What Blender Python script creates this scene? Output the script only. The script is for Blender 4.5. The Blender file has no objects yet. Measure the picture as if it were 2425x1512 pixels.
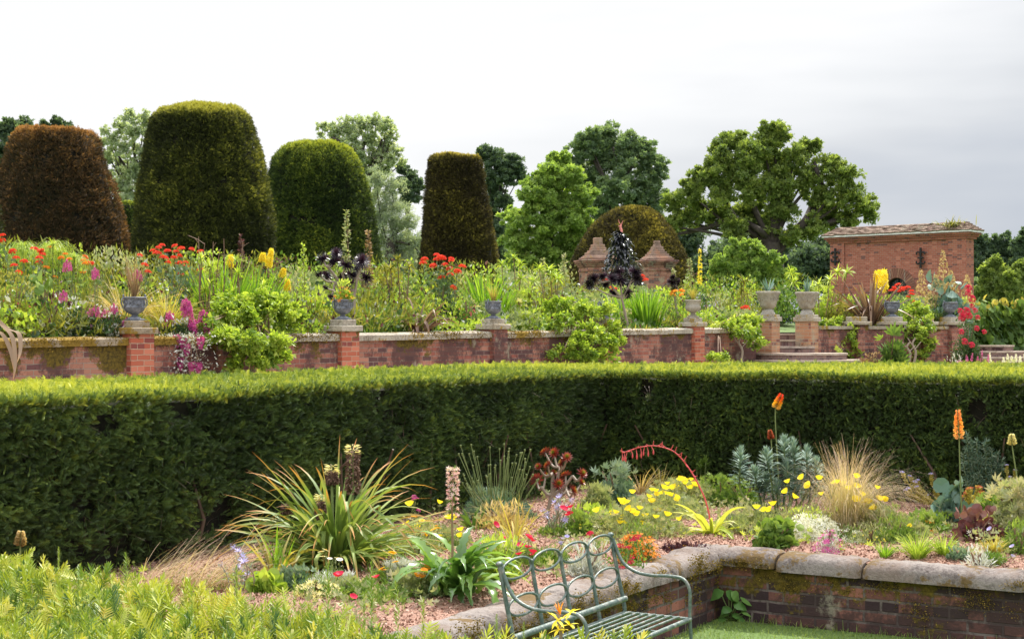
import bpy, math, random
import numpy as np
from mathutils import Vector

# ---------------------------------------------------------------- camera, world, sun
SC = bpy.context.scene
COL = SC.collection
F = 3700.0; CX = 1212.0; HY = 780.0; EYE = 2.04      # picture units of a 2424 wide frame; eye 2.04 m over the lawn
cam_d = bpy.data.cameras.new('camera'); cam = bpy.data.objects.new('camera', cam_d); COL.objects.link(cam)
cam_d.sensor_width = 36.0; cam_d.lens = 36.0 * F / 2424.0
cam_d.shift_y = (HY - 756.0) / 2424.0
cam_d.clip_start = 0.1; cam_d.clip_end = 2000
cam.location = (0, 0, EYE); cam.rotation_euler = (math.radians(90), 0, 0)
SC.camera = cam
SUN_AZ = math.radians(27); SUN_EL = math.radians(57)
world = bpy.data.worlds.new('World'); SC.world = world; world.use_nodes = True
def _world():
    nt = world.node_tree; N = nt.nodes; L = nt.links
    for n in list(N): N.remove(n)
    out = N.new('ShaderNodeOutputWorld'); bg = N.new('ShaderNodeBackground')
    sky = N.new('ShaderNodeTexSky'); sky.sky_type = 'NISHITA'; sky.sun_disc = False
    sky.sun_elevation = SUN_EL; sky.sun_rotation = SUN_AZ
    sc = N.new('ShaderNodeVectorMath'); sc.operation = 'SCALE'; sc.inputs[3].default_value = 0.10
    L.new(sky.outputs[0], sc.inputs[0])
    tc = N.new('ShaderNodeTexCoord')
    # cloud deck: streaky noise over the direction, greyer low on the right
    mp = N.new('ShaderNodeMapping'); mp.inputs['Scale'].default_value = (2.2, 2.2, 11.0); mp.inputs['Rotation'].default_value = (0, math.radians(-10), 0)
    L.new(tc.outputs['Generated'], mp.inputs[0])
    nz = N.new('ShaderNodeTexNoise'); nz.inputs['Scale'].default_value = 1.3; nz.inputs['Detail'].default_value = 4.0; nz.inputs['Roughness'].default_value = 0.5
    L.new(mp.outputs[0], nz.inputs['Vector'])
    dp = N.new('ShaderNodeVectorMath'); dp.operation = 'DOT_PRODUCT'; dp.inputs[1].default_value = (1.15, 0.0, -1.85)
    L.new(tc.outputs['Generated'], dp.inputs[0])
    ad = N.new('ShaderNodeMath'); ad.operation = 'MULTIPLY_ADD'; ad.inputs[1].default_value = 0.72
    L.new(nz.outputs['Fac'], ad.inputs[0])
    db = N.new('ShaderNodeMath'); db.operation = 'SUBTRACT'; db.inputs[1].default_value = 0.12; L.new(dp.outputs['Value'], db.inputs[0]); L.new(db.outputs[0], ad.inputs[2])
    rp = N.new('ShaderNodeValToRGB'); e = rp.color_ramp.elements
    e[0].position = 0.0; e[0].color = (0.745, 0.745, 0.75, 1)
    e[1].position = 0.56; e[1].color = (0.36, 0.395, 0.46, 1)
    for p, c in ((0.14, (0.65, 0.66, 0.675, 1)), (0.25, (0.55, 0.565, 0.59, 1)), (0.36, (0.45, 0.475, 0.52, 1))):
        x = e.new(p); x.color = c
    L.new(ad.outputs[0], rp.inputs[0])
    mx = N.new('ShaderNodeMix'); mx.data_type = 'RGBA'; mx.inputs[0].default_value = 0.96
    L.new(sc.outputs[0], mx.inputs[6]); L.new(rp.outputs[0], mx.inputs[7])
    sx = N.new('ShaderNodeSeparateXYZ'); L.new(tc.outputs['Generated'], sx.inputs[0])
    mr = N.new('ShaderNodeMapRange'); mr.interpolation_type = 'SMOOTHSTEP'; L.new(sx.outputs[2], mr.inputs[0])      # an overcast sky is brightest overhead
    for i_, v_ in ((1, 0.24), (2, 0.75), (3, 0.90), (4, 2.1)): mr.inputs[i_].default_value = v_
    L.new(mx.outputs[2], bg.inputs[0]); L.new(mr.outputs[0], bg.inputs[1])
    L.new(bg.outputs[0], out.inputs[0])
_world()
sun_d = bpy.data.lights.new('sun', 'SUN'); sun_d.energy = 4.3; sun_d.angle = math.radians(0.8); sun_d.color = (1.0, 0.95, 0.86)
sun = bpy.data.objects.new('sun', sun_d); COL.objects.link(sun)
sv = Vector((math.sin(SUN_AZ) * math.cos(SUN_EL), math.cos(SUN_AZ) * math.cos(SUN_EL), math.sin(SUN_EL)))
sun.rotation_euler = (-sv).to_track_quat('-Z', 'Y').to_euler(); sun.location = (10, 0, 30)
SC.view_settings.view_transform = 'Standard'; SC.view_settings.look = 'None'
SC.view_settings.exposure = 0.60; SC.view_settings.gamma = 1.0
SC.render.engine = 'CYCLES'
SC.cycles.max_bounces = 6; SC.cycles.diffuse_bounces = 2; SC.cycles.glossy_bounces = 2
SC.cycles.transmission_bounces = 4; SC.cycles.transparent_max_bounces = 6; SC.cycles.use_denoising = True

# ---------------------------------------------------------------- coordinates
A = lambda *v: np.array(v, dtype=float)
def P(px, py, Y): return A((px - CX) / F * Y, Y, EYE - (py - HY) / F * Y)
def G(px, py, z): return P(px, py, (EYE - z) * F / (py - HY))
def Z(ox, oy, s): return lambda x, y: ((ox + x / s) / 1.584, (oy + y / s) / 1.584)
U = A(0.519, 0.855, 0); V = A(0.855, -0.519, 0)      # the garden's two directions

# ---------------------------------------------------------------- materials
def _mat(name):
    m = bpy.data.materials.new(name); m.use_nodes = True
    nt = m.node_tree; b = nt.nodes['Principled BSDF']
    return m, nt, b
def node(nt, t, **kw):
    n = nt.nodes.new(t)
    for k, v in kw.items(): setattr(n, k, v)
    return n
def ramp(nt, fac, stops):
    r = node(nt, 'ShaderNodeValToRGB'); e = r.color_ramp.elements
    while len(e) > 1: e.remove(e[-1])
    e[0].position = stops[0][0]; e[0].color = (*stops[0][1], 1)
    for p, c in stops[1:]:
        x = e.new(p); x.color = (*c, 1)
    nt.links.new(fac, r.inputs[0]); return r.outputs[0]
def noise(nt, vec, scale, detail=3, rough=0.55):
    n = node(nt, 'ShaderNodeTexNoise'); n.inputs['Scale'].default_value = scale; n.inputs['Detail'].default_value = detail
    n.inputs['Roughness'].default_value = rough
    if vec is not None: nt.links.new(vec, n.inputs['Vector'])
    return n.outputs['Fac']
def mixc(nt, fac, a, b, mode='MIX'):
    m = node(nt, 'ShaderNodeMix', data_type='RGBA', blend_type=mode)
    for s, v in ((0, fac), (6, a), (7, b)):
        if isinstance(v, (int, float)): m.inputs[s].default_value = v
        elif isinstance(v, tuple): m.inputs[s].default_value = (*v, 1)
        else: nt.links.new(v, m.inputs[s])
    return m.outputs[2]
def mth(nt, op, a, b=0.0, c=0.0, clamp=False):
    m = node(nt, 'ShaderNodeMath', operation=op, use_clamp=clamp)
    for i, v in enumerate((a, b, c)):
        if isinstance(v, (int, float)): m.inputs[i].default_value = v
        else: nt.links.new(v, m.inputs[i])
    return m.outputs[0]
def bump(nt, b, h, strength=0.5, dist=0.02):
    n = node(nt, 'ShaderNodeBump'); n.inputs['Strength'].default_value = strength; n.inputs['Distance'].default_value = dist
    nt.links.new(h, n.inputs['Height']); nt.links.new(n.outputs[0], b.inputs['Normal'])
def step(nt, v, lo, hi):
    m = node(nt, 'ShaderNodeMapRange', interpolation_type='SMOOTHSTEP')
    nt.links.new(v, m.inputs[0]); m.inputs[1].default_value = lo; m.inputs[2].default_value = hi
    return m.outputs[0]

MATS = {}
def leafmat(name, cols, tip=None, t0=0.7, t1=1.0, trans=0.35, rough=0.55, spec=0.35):
    """leaf colour runs over the per-leaf tint; tips may take another colour along the leaf"""
    if name in MATS: return MATS[name]
    m, nt, b = _mat(name)
    at = node(nt, 'ShaderNodeAttribute', attribute_name='data'); sp = node(nt, 'ShaderNodeSeparateXYZ')
    nt.links.new(at.outputs['Vector'], sp.inputs[0])
    n = len(cols)
    c = ramp(nt, sp.outputs[0], [(i / max(1, n - 1), q) for i, q in enumerate(cols)])
    if tip: c = mixc(nt, step(nt, sp.outputs[1], t0, t1), c, tip)
    nt.links.new(c, b.inputs['Base Color'])
    b.inputs['Roughness'].default_value = rough; b.inputs['Specular IOR Level'].default_value = spec
    if trans:
        tr = node(nt, 'ShaderNodeBsdfTranslucent'); mx = node(nt, 'ShaderNodeMixShader'); mx.inputs[0].default_value = trans
        tc = mixc(nt, 1.0, c, (1.35, 1.3, 0.6), 'MULTIPLY')
        nt.links.new(tc, tr.inputs[0]); nt.links.new(b.outputs[0], mx.inputs[1]); nt.links.new(tr.outputs[0], mx.inputs[2])
        nt.links.new(mx.outputs[0], nt.nodes['Material Output'].inputs[0])
    MATS[name] = m; return m
def solid(name, col, rough=0.7, metal=0.0, var=0.25, scale=20.0, bmp=0.3, col2=None, spec=0.5):
    if name in MATS: return MATS[name]
    m, nt, b = _mat(name)
    tc = node(nt, 'ShaderNodeTexCoord')
    f = noise(nt, tc.outputs['Object'], scale, 5, 0.62)
    lo = tuple(x * (1 - var) for x in col); hi = col2 or tuple(min(1, x * (1 + var)) for x in col)
    nt.links.new(ramp(nt, f, [(0.3, lo), (0.5, col), (0.7, hi)]), b.inputs['Base Color'])
    b.inputs['Roughness'].default_value = rough; b.inputs['Metallic'].default_value = metal; b.inputs['Specular IOR Level'].default_value = spec
    if bmp: bump(nt, b, f, bmp, 0.02)
    MATS[name] = m; return m
def brickmat(name, c1, c2, mortar, dark, moss=0.3, grime=0.5, lichen=0.3, lo=(0.04, 0.02, 0.022), bw=0.225, bh=0.075, coarse=1.0, dth=.80):
    """brick bond in metres over 'muv', weathered by algae, pale lichen and moss"""
    if name in MATS: return MATS[name]
    m, nt, b = _mat(name)
    at = node(nt, 'ShaderNodeAttribute', attribute_name='muv')
    geo = node(nt, 'ShaderNodeNewGeometry'); pos = geo.outputs['Position']
    wob = node(nt, 'ShaderNodeTexNoise'); wob.inputs['Scale'].default_value = 9.0; nt.links.new(pos, wob.inputs['Vector'])
    wv = node(nt, 'ShaderNodeVectorMath', operation='MULTIPLY_ADD'); wv.inputs[1].default_value = (0.012, 0.012, 0)
    nt.links.new(wob.outputs['Color'], wv.inputs[0]); nt.links.new(at.outputs['Vector'], wv.inputs[2])
    bt = node(nt, 'ShaderNodeTexBrick'); nt.links.new(wv.outputs[0], bt.inputs['Vector'])
    bt.inputs['Scale'].default_value = 1.0; bt.inputs['Brick Width'].default_value = bw; bt.inputs['Row Height'].default_value = bh
    bt.inputs['Mortar Size'].default_value = 0.006 * coarse; bt.inputs['Mortar Smooth'].default_value = 0.3; bt.inputs['Bias'].default_value = -0.15
    bt.inputs['Color1'].default_value = (*c1, 1); bt.inputs['Color2'].default_value = (*c2, 1); bt.inputs['Mortar'].default_value = (*mortar, 1)
    c = bt.outputs['Color']
    # every brick a little different
    sn = node(nt, 'ShaderNodeVectorMath', operation='DIVIDE'); sn.inputs[1].default_value = (bw, bh, 1)
    nt.links.new(at.outputs['Vector'], sn.inputs[0])
    fl = node(nt, 'ShaderNodeVectorMath', operation='FLOOR'); nt.links.new(sn.outputs[0], fl.inputs[0])
    wn = node(nt, 'ShaderNodeTexWhiteNoise', noise_dimensions='2D'); nt.links.new(fl.outputs[0], wn.inputs['Vector'])
    mk = mth(nt, 'SUBTRACT', 1.0, bt.outputs['Fac'])
    c = mixc(nt, mth(nt, 'MULTIPLY', step(nt, wn.outputs['Value'], dth, dth + .06), mk), c, dark)
    c = mixc(nt, mth(nt, 'MULTIPLY', step(nt, wn.outputs['Value'], 0.16, 0.10), mth(nt, 'MULTIPLY', mk, .7)), c, tuple(min(1, x * 1.25) for x in c2))
    n1 = noise(nt, pos, 1.6, 6, 0.66); n2 = noise(nt, pos, 26.0, 4, 0.7)
    g = step(nt, mth(nt, 'ADD', mth(nt, 'MULTIPLY', n1, 0.75), mth(nt, 'MULTIPLY', n2, 0.25)), 0.66 - 0.3 * grime, 0.72 - 0.22 * grime)
    c = mixc(nt, mth(nt, 'MULTIPLY', g, 0.86), c, lo)
    mpv = node(nt, 'ShaderNodeVectorMath', operation='ADD'); mpv.inputs[1].default_value = (7.3, 3.1, 1.7); nt.links.new(pos, mpv.inputs[0])
    n3 = noise(nt, mpv.outputs[0], 2.3, 7, 0.72)
    c = mixc(nt, mth(nt, 'MULTIPLY', step(nt, n3, 0.68 - 0.22 * lichen, 0.76 - 0.2 * lichen), 0.6), c, (0.36, 0.33, 0.25))
    mp2 = node(nt, 'ShaderNodeVectorMath', operation='ADD'); mp2.inputs[1].default_value = (1.3, 9.1, 5.7); nt.links.new(pos, mp2.inputs[0])
    n4 = noise(nt, mp2.outputs[0], 1.9, 8, 0.7)
    sx = node(nt, 'ShaderNodeSeparateXYZ'); nt.links.new(at.outputs['Vector'], sx.inputs[0])
    # moss grows down from the coping: muv.z holds metres below the wall head
    mo = mth(nt, 'SUBTRACT', mth(nt, 'ADD', n4, mth(nt, 'MULTIPLY', n2, 0.16)), mth(nt, 'MULTIPLY', sx.outputs[2], 0.45))
    c = mixc(nt, mth(nt, 'MULTIPLY', step(nt, mo, 0.66 - 0.2 * moss, 0.72 - 0.2 * moss), 0.93), c, ramp(nt, n2, [(0.35, (0.035, 0.028, 0.008)), (0.62, (0.16, 0.115, 0.018))]))
    nt.links.new(c, b.inputs['Base Color']); b.inputs['Roughness'].default_value = 0.9; b.inputs['Specular IOR Level'].default_value = 0.2
    h = mth(nt, 'ADD', mth(nt, 'MULTIPLY', mk, 0.7), mth(nt, 'MULTIPLY', n2, 0.7))
    bump(nt, b, h, 0.7, 0.015)
    MATS[name] = m; return m
def stonemat(name, base, dark, moss=0.3, scale=3.0, mosscol=(0.28, 0.19, 0.05), warm=(0.3, 0.24, 0.16)):
    if name in MATS: return MATS[name]
    m, nt, b = _mat(name)
    geo = node(nt, 'ShaderNodeNewGeometry'); pos = geo.outputs['Position']
    n1 = noise(nt, pos, scale, 7, 0.68); n2 = noise(nt, pos, scale * 13, 5, 0.7); n3 = noise(nt, pos, scale * 0.6, 7, 0.72)
    c = ramp(nt, mth(nt, 'ADD', mth(nt, 'MULTIPLY', n1, 0.55), mth(nt, 'MULTIPLY', n2, 0.45)), [(0.36, dark), (0.5, base), (0.66, tuple(min(1, x * 1.35) for x in base))])
    c = mixc(nt, mth(nt, 'MULTIPLY', step(nt, n3, 0.48, 0.6), 0.5), c, warm)
    n4 = noise(nt, pos, scale * 0.9, 9, 0.75)
    c = mixc(nt, step(nt, mth(nt, 'ADD', n4, mth(nt, 'MULTIPLY', n2, 0.2)), 0.74 - 0.22 * moss, 0.78 - 0.22 * moss), c, mixc(nt, n2, tuple(x * 0.45 for x in mosscol), tuple(min(1, x * 1.5) for x in mosscol)))
    nt.links.new(c, b.inputs['Base Color']); b.inputs['Roughness'].default_value = 0.92; b.inputs['Specular IOR Level'].default_value = 0.2
    bump(nt, b, mth(nt, 'ADD', n2, n1), 0.7, 0.02)
    MATS[name] = m; return m

# ---------------------------------------------------------------- mesh building
class MB:
    def __init__(s): s.v = []; s.f = []; s.d = []; s.u = []; s.n = 0
    def add(s, v, f, data=None, m=0, uv=None, smooth=False):
        v = np.asarray(v, float).reshape(-1, 3); f = np.asarray(f, np.int64)
        if len(v) == 0: return
        s.v.append(v); s.f.append((f + s.n, m, smooth)); s.n += len(v)
        d = np.zeros((len(v), 3)) if data is None else np.broadcast_to(np.asarray(data, float), (len(v), 3))
        s.d.append(d)
        s.u.append(np.zeros((len(v), 3)) if uv is None else np.asarray(uv, float).reshape(-1, 3))
    def mesh(s, name, mats):
        me = bpy.data.meshes.new(name)
        v = np.concatenate(s.v); nv = len(v)
        loops = []; starts = []; tot = []; mi = []; sm = []; k = 0
        for f, m, smooth in s.f:
            n, q = f.shape
            loops.append(f.ravel()); starts.append(k + np.arange(n) * q); k += n * q
            mi.append(np.full(n, m)); sm.append(np.full(n, smooth))
        loops = np.concatenate(loops); starts = np.concatenate(starts)
        me.vertices.add(nv); me.vertices.foreach_set('co', v.astype(np.float32).ravel())
        me.loops.add(len(loops)); me.loops.foreach_set('vertex_index', loops.astype(np.int32))
        me.polygons.add(len(starts)); me.polygons.foreach_set('loop_start', starts.astype(np.int32))
        me.polygons.foreach_set('material_index', np.concatenate(mi).astype(np.int32))
        me.polygons.foreach_set('use_smooth', np.concatenate(sm))
        for nm, arr in (('data', s.d), ('muv', s.u)):
            a = me.attributes.new(nm, 'FLOAT_VECTOR', 'POINT'); a.data.foreach_set('vector', np.concatenate(arr).astype(np.float32).ravel())
        for m in mats: me.materials.append(m)
        me.update(calc_edges=True)
        return me
def obj(name, mb, mats, parent=None, loc=None):
    if not isinstance(mats, (list, tuple)): mats = [mats]
    o = bpy.data.objects.new(name, mb if isinstance(mb, bpy.types.Mesh) else mb.mesh(name, mats)); COL.objects.link(o)
    if parent is not None: o.parent = parent
    if loc is not None: o.location = tuple(loc)
    return o
def tag(o, label=None, cat=None, group=None, kind=None):
    if label: o['label'] = label
    if cat: o['category'] = cat
    if group: o['group'] = group
    if kind: o['kind'] = kind
    return o
def thing(name, label, cat, loc=(0, 0, 0), group=None, rz=0):
    o = bpy.data.objects.new(name, None); COL.objects.link(o); o.empty_display_size = 0.1
    o.location = tuple(float(x) for x in loc); o.rotation_euler = (0, 0, rz)
    return tag(o, label, cat, group)
def kids(o): return [c for c in bpy.data.objects if c.parent == o]
def dup(o, loc=None, rz=None, label=None, scale=None, parent=None):
    c = o.copy(); COL.objects.link(c); c.parent = parent
    for ch in kids(o): dup(ch, parent=c)
    if loc is not None: c.location = tuple(loc)
    if rz is not None: c.rotation_euler = (0, 0, rz)
    if scale is not None: c.scale = (scale,) * 3 if isinstance(scale, (int, float)) else scale
    if label: c['label'] = label
    return c

def rg(seed): return np.random.default_rng(seed)
def nrm(a): return a / np.maximum(1e-9, np.linalg.norm(a, axis=-1, keepdims=True))
def vn(p, s=1.0, seed=0):
    """cheap smooth noise in -1..1 over points"""
    r = rg(seed + 77); p = np.asarray(p) * s; o = np.zeros(p.shape[:-1]); w = 0
    for k in range(9):
        d = nrm(r.normal(size=3)) * (0.8 + 0.55 * k) * 1.9; a = 1 / (1 + 0.45 * k)
        o += a * np.sin(p @ d + r.uniform(0, 6.28) + 1.3 * np.sin(p @ (nrm(r.normal(size=3)) * 1.7) + k)); w += a
    return o / w * 1.6
def frames(d, r, up=None):
    d = nrm(d); a = r.normal(size=d.shape) if up is None else np.broadcast_to(up, d.shape) + r.normal(size=d.shape) * 0.15
    x = nrm(np.cross(a, d)); y = np.cross(d, x)
    return np.stack([x, y, d], axis=-1)
def inst(mb, T, pts, fr, S, tint, m=0, rnd=None):
    tv, tf = T[0], T[1]; ta = T[2] if len(T) > 2 else tv[:, 2]
    n = len(pts); k = len(tv)
    if n == 0: return
    S = np.broadcast_to(np.asarray(S, float).reshape(-1, 1), (n, 3)) if np.ndim(S) < 2 else S
    loc = tv[None] * S[:, None, :]
    v = np.einsum('nij,nmj->nmi', fr, loc) + np.asarray(pts)[:, None]
    f = (tf[None] + (np.arange(n) * k)[:, None, None]).reshape(-1, tf.shape[1])
    tint = np.broadcast_to(np.asarray(tint, float), (n,))
    d = np.stack([np.repeat(tint, k), np.tile(ta, n), np.zeros(n * k)], -1)
    mb.add(v.reshape(-1, 3), f, d, m)
# leaf templates (z = leaf axis)
LEAF = (A([0, 0, 0], [.28, .10, .45], [0, 0, 1], [-.28, .10, .45]), np.array([[0, 1, 2, 3]]))
NARROW = (A([0, 0, 0], [.10, .04, .45], [0, 0, 1], [-.10, .04, .45]), np.array([[0, 1, 2, 3]]))
BROAD = (A([-.04, 0, 0], [.04, 0, 0], [-.34, .1, .18], [.34, .1, .18], [-.42, .14, .48], [.42, .14, .48], [-.2, .06, .84], [.2, .06, .84], [-.01, -.06, 1.05], [.01, -.06, 1.05]), np.array([[2 * i, 2 * i + 1, 2 * i + 3, 2 * i + 2] for i in range(4)]))
def _fan(n, spread, L=1.0, w=0.12):
    v = []; f = []
    for i in range(n):
        a = -spread / 2 + spread * i / max(1, n - 1); tw = (i % 2 - .5) * .35
        d = A(math.sin(a), tw * .6, math.cos(a)); s = A(math.cos(a), 0, -math.sin(a)) * w
        l = L * (1 - .25 * abs(a) / max(.1, spread / 2)); b = len(v)
        v += [A(0, 0, 0), d * l * .5 + s, d * l, d * l * .5 - s]; f.append([b, b + 1, b + 2, b + 3])
    return (np.array(v), np.array(f))
_a = np.arange(9) / 9 * 6.283
ROUND = (np.concatenate([A([0, .1, .5]), np.stack([np.sin(_a) * .5, .03 * np.cos(_a * 3), .5 - np.cos(_a) * .5 * (1 - .25 * (np.arange(9) == 0))], -1)]), np.array([[0, 1 + i, 1 + (i + 1) % 9] for i in range(9)]))
FAN5 = _fan(5, 2.4, 1.0, .11); FAN3 = _fan(3, 1.9, 1.0, .2)
def _star(n, tilt, w):
    v = []; f = []
    for i in range(n):
        a = 2 * math.pi * i / n + .3; ti = tilt + .25 * ((i * 7) % 3 - 1)
        d = A(math.cos(a) * math.sin(ti), math.sin(a) * math.sin(ti), math.cos(ti)); s = A(-math.sin(a), math.cos(a), 0) * w; b = len(v)
        v += [A(0, 0, 0), d * .5 + s, d, d * .5 - s]; f.append([b, b + 1, b + 2, b + 3])
    return (np.array(v), np.array(f))
STAR = _star(6, 1.0, .12); WHORL = _star(9, 1.15, .10)
def _yew(n=11, w=.035, tip=.42):
    """a yew shoot: needles in two ranks along a twig, shorter towards the end"""
    v = []; f = []; t = []
    for i in range(n):
        z = .08 + .80 * i / (n - 1); L = tip * (1 - .45 * (i / (n - 1)) ** 2)
        for sg in (-1, 1):
            b = len(v); o = .025 * ((i * 5) % 3 - 1)
            v += [A(0, 0, z - w), A(sg * L * .75, .06 + o, z + L * .55 ), A(sg * L, .02 + o, z + L * .62 + w), A(0, 0, z + w)]
            f.append([b, b + 1, b + 2, b + 3]); t += [z * .5, z * .5 + .25, z * .5 + .5, z * .5]
    b = len(v); v += [A(-.02, 0, 0), A(.02, 0, 0), A(.03, 0.03, 1.05), A(-.03, -0.02, 1.05)]; f.append([b, b + 1, b + 2, b + 3]); t += [0, 0, 1, 1]
    return (np.array(v), np.array(f), np.array(t))
YEW = _yew(7, .030, .46); YEWS = _yew(6, .05, .5)
def _shoot(n=26, L=.34, w=.022, ang=.9):
    """an upright shoot: needles all round the twig"""
    v = []; f = []; t = []
    for i in range(n):
        z = .05 + .9 * i / (n - 1); a = i * 2.4; l = L * (1 - .5 * (i / (n - 1)) ** 3); an = ang * (1 - .65 * (i / (n - 1)) ** 2)
        d = A(math.cos(a) * math.sin(an), math.sin(a) * math.sin(an), math.cos(an)); s = A(-math.sin(a), math.cos(a), 0) * w; b = len(v)
        v += [A(0, 0, z) - s * .6, A(0, 0, z) + d * l * .6 - s, A(0, 0, z) + d * l, A(0, 0, z) + d * l * .6 + s, A(0, 0, z) + s * .6]
        f.append([b, b + 1, b + 2, b + 3, b + 4]); t += [z * .4, z * .5 + .2, z * .5 + .5, z * .5 + .2, z * .4]
    return (np.array(v), np.array(f), np.array(t))
SHOOT = _shoot(); SHOOTN = _shoot(22, .50, .034, 1.05); SHOOTS = _shoot(14, .4, .045, 1.0)

def straps(mb, P0, az, el, L, W, droop, segs=6, fold=0.0, tint=0.5, m=0, roll=0.0, kink=None, pw=1.5, profile='strap'):
    """arching blades; all arguments per blade"""
    n = len(P0); bc = lambda x: np.broadcast_to(np.asarray(x, float), (n,))
    az, el, L, W, droop, tint, roll = map(bc, (az, el, L, W, droop, tint, roll))
    P0 = np.asarray(P0, float); h = np.stack([np.cos(az), np.sin(az), np.zeros(n)], -1)
    side0 = np.stack([-np.sin(az), np.cos(az), np.zeros(n)], -1)
    pts = [P0.copy()]; S = []; p = P0.copy()
    for i in range(segs + 1):
        s = i / segs; e = el - droop * s ** pw
        if kink is not None: e = e - bc(kink[1]) * (s > bc(kink[0]))
        d = h * np.cos(e)[:, None]; d[:, 2] += np.sin(e)
        nn = -h * np.sin(e)[:, None]; nn[:, 2] += np.cos(e)
        if i: p = p + d * (L / segs)[:, None]; pts.append(p.copy())
        c, q = np.cos(roll)[:, None], np.sin(roll)[:, None]
        S.append((side0 * c + nn * q, nn * c - side0 * q))
    rows = []; dat = []
    for i in range(segs + 1):
        s = i / segs
        w = {'strap': min(1, .55 + 2.2 * s) * (1 - s ** 2.2) ** .8 + .015, 'blade': (.35 + 1.9 * s * (1 - s)) * (1 - s ** 5) + .01, 'toothed': (.45 + 1.6 * s * (1 - s)) * (1 - s ** 4) * (1.25 if i % 2 else .72) + .01, 'hair': 1 - .7 * s}[profile]
        sd, nn = S[i]; wv = (W * w)[:, None] * .5
        if fold: rows += [pts[i] - sd * wv + nn * wv * fold, pts[i] - nn * wv * fold * .3, pts[i] + sd * wv + nn * wv * fold]; k = 3
        else: rows += [pts[i] - sd * wv, pts[i] + sd * wv]; k = 2
        dat += [np.stack([tint, np.full(n, s), np.full(n, abs(j - (k - 1) / 2) * 2 / (k - 1))], -1) for j in range(k)]
    v = np.stack(rows, 1); R = k * (segs + 1); f = []
    for i in range(segs):
        for j in range(k - 1): f.append([i * k + j, i * k + j + 1, (i + 1) * k + j + 1, (i + 1) * k + j])
    f = (np.array(f)[None] + (np.arange(n) * R)[:, None, None]).reshape(-1, 4)
    mb.add(v.reshape(-1, 3), f, np.stack(dat, 1).reshape(-1, 3), m, smooth=True)
    return pts[-1]
def tube(mb, pts, rad, n=6, m=0, tint=.5, cap=True, smooth=True):
    pts = np.asarray(pts, float); k = len(pts); rad = np.broadcast_to(np.asarray(rad, float), (k,))
    t = nrm(np.gradient(pts, axis=0)); up = A(0, 0, 1) if abs(t[0][2]) < .9 else A(1, 0, 0)
    x = nrm(np.cross(up, t[0])); v = []
    for i in range(k):
        x = nrm(x - t[i] * (x @ t[i])); y = np.cross(t[i], x)
        a = np.arange(n) * 2 * math.pi / n
        v.append(pts[i] + rad[i] * (np.cos(a)[:, None] * x + np.sin(a)[:, None] * y))
    f = [[i * n + j, i * n + (j + 1) % n, (i + 1) * n + (j + 1) % n, (i + 1) * n + j] for i in range(k - 1) for j in range(n)]
    v = np.concatenate(v); dat = np.stack([np.full(k * n, tint), np.repeat(np.linspace(0, 1, k), n), np.zeros(k * n)], -1)
    mb.add(v, f, dat, m, smooth=smooth)
    if cap:
        for i in (0, k - 1): mb.add(v[i * n:(i + 1) * n], [list(range(n))], (tint, 0, 0), m)
def spline(pts, n=8):
    """Catmull-Rom through the points"""
    p = np.asarray(pts, float); q = np.vstack([2 * p[0] - p[1], p, 2 * p[-1] - p[-2]]); out = []
    for i in range(len(p) - 1):
        a, b, c, d = q[i:i + 4]
        for t in np.linspace(0, 1, n, endpoint=False):
            out.append(.5 * (2 * b + (c - a) * t + (2 * a - 5 * b + 4 * c - d) * t * t + (3 * b - a - 3 * c + d) * t ** 3))
    out.append(p[-1]); return np.array(out)
def lathe(mb, prof, n=28, c=(0, 0, 0), m=0, sq=False, smooth=True, jit=0, wave=None, seed=0, tint=.5):
    """profile [(r, z)]; sq makes a four-sided one (r = half width); wave(r, z, a) may flute it"""
    r = rg(seed)
    if sq: n = 4; ang = np.arange(4) * math.pi / 2 + math.pi / 4; k = math.sqrt(2); smooth = False
    else: ang = np.arange(n) * 2 * math.pi / n; k = 1
    v = []
    for (R, z) in prof:
        rr = np.full(n, R * k) * (1 + jit * r.normal(size=n))
        if wave: rr = rr * np.array([wave(R, z, a) for a in ang])
        v.append(np.stack([rr * np.cos(ang), rr * np.sin(ang), np.full(n, z)], -1))
    v = np.concatenate(v) + np.asarray(c, float); h = len(prof)
    per = np.abs(v[:, :2] - np.asarray(c)[:2])
    if sq:
        for i in range(h - 1):
            for j in range(4):
                q = v[[i * 4 + j, i * 4 + (j + 1) % 4, (i + 1) * 4 + (j + 1) % 4, (i + 1) * 4 + j]]
                w = np.linalg.norm(q[1] - q[0]); uv = A([j * 1.0, q[0][2], 0], [j * 1.0 + w, q[1][2], 0], [j * 1.0 + w, q[2][2], 0], [j * 1.0, q[3][2], 0]) if abs(q[2][2] - q[0][2]) > .02 else q * A(1, 1, 0)
                mb.add(q, [[0, 1, 2, 3]], (tint, 0, 0), m, uv)
    else:
        f = [[i * n + j, i * n + (j + 1) % n, (i + 1) * n + (j + 1) % n, (i + 1) * n + j] for i in range(h - 1) for j in range(n)]
        mb.add(v, f, (tint, 0, 0), m, smooth=smooth)
    for i in (0, h - 1):
        if prof[i][0] > 0.003: mb.add(v[i * n:(i + 1) * n], [list(range(n))], (tint, 0, 0), m, v[i * n:(i + 1) * n] * A(1, 1, 0))
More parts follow.
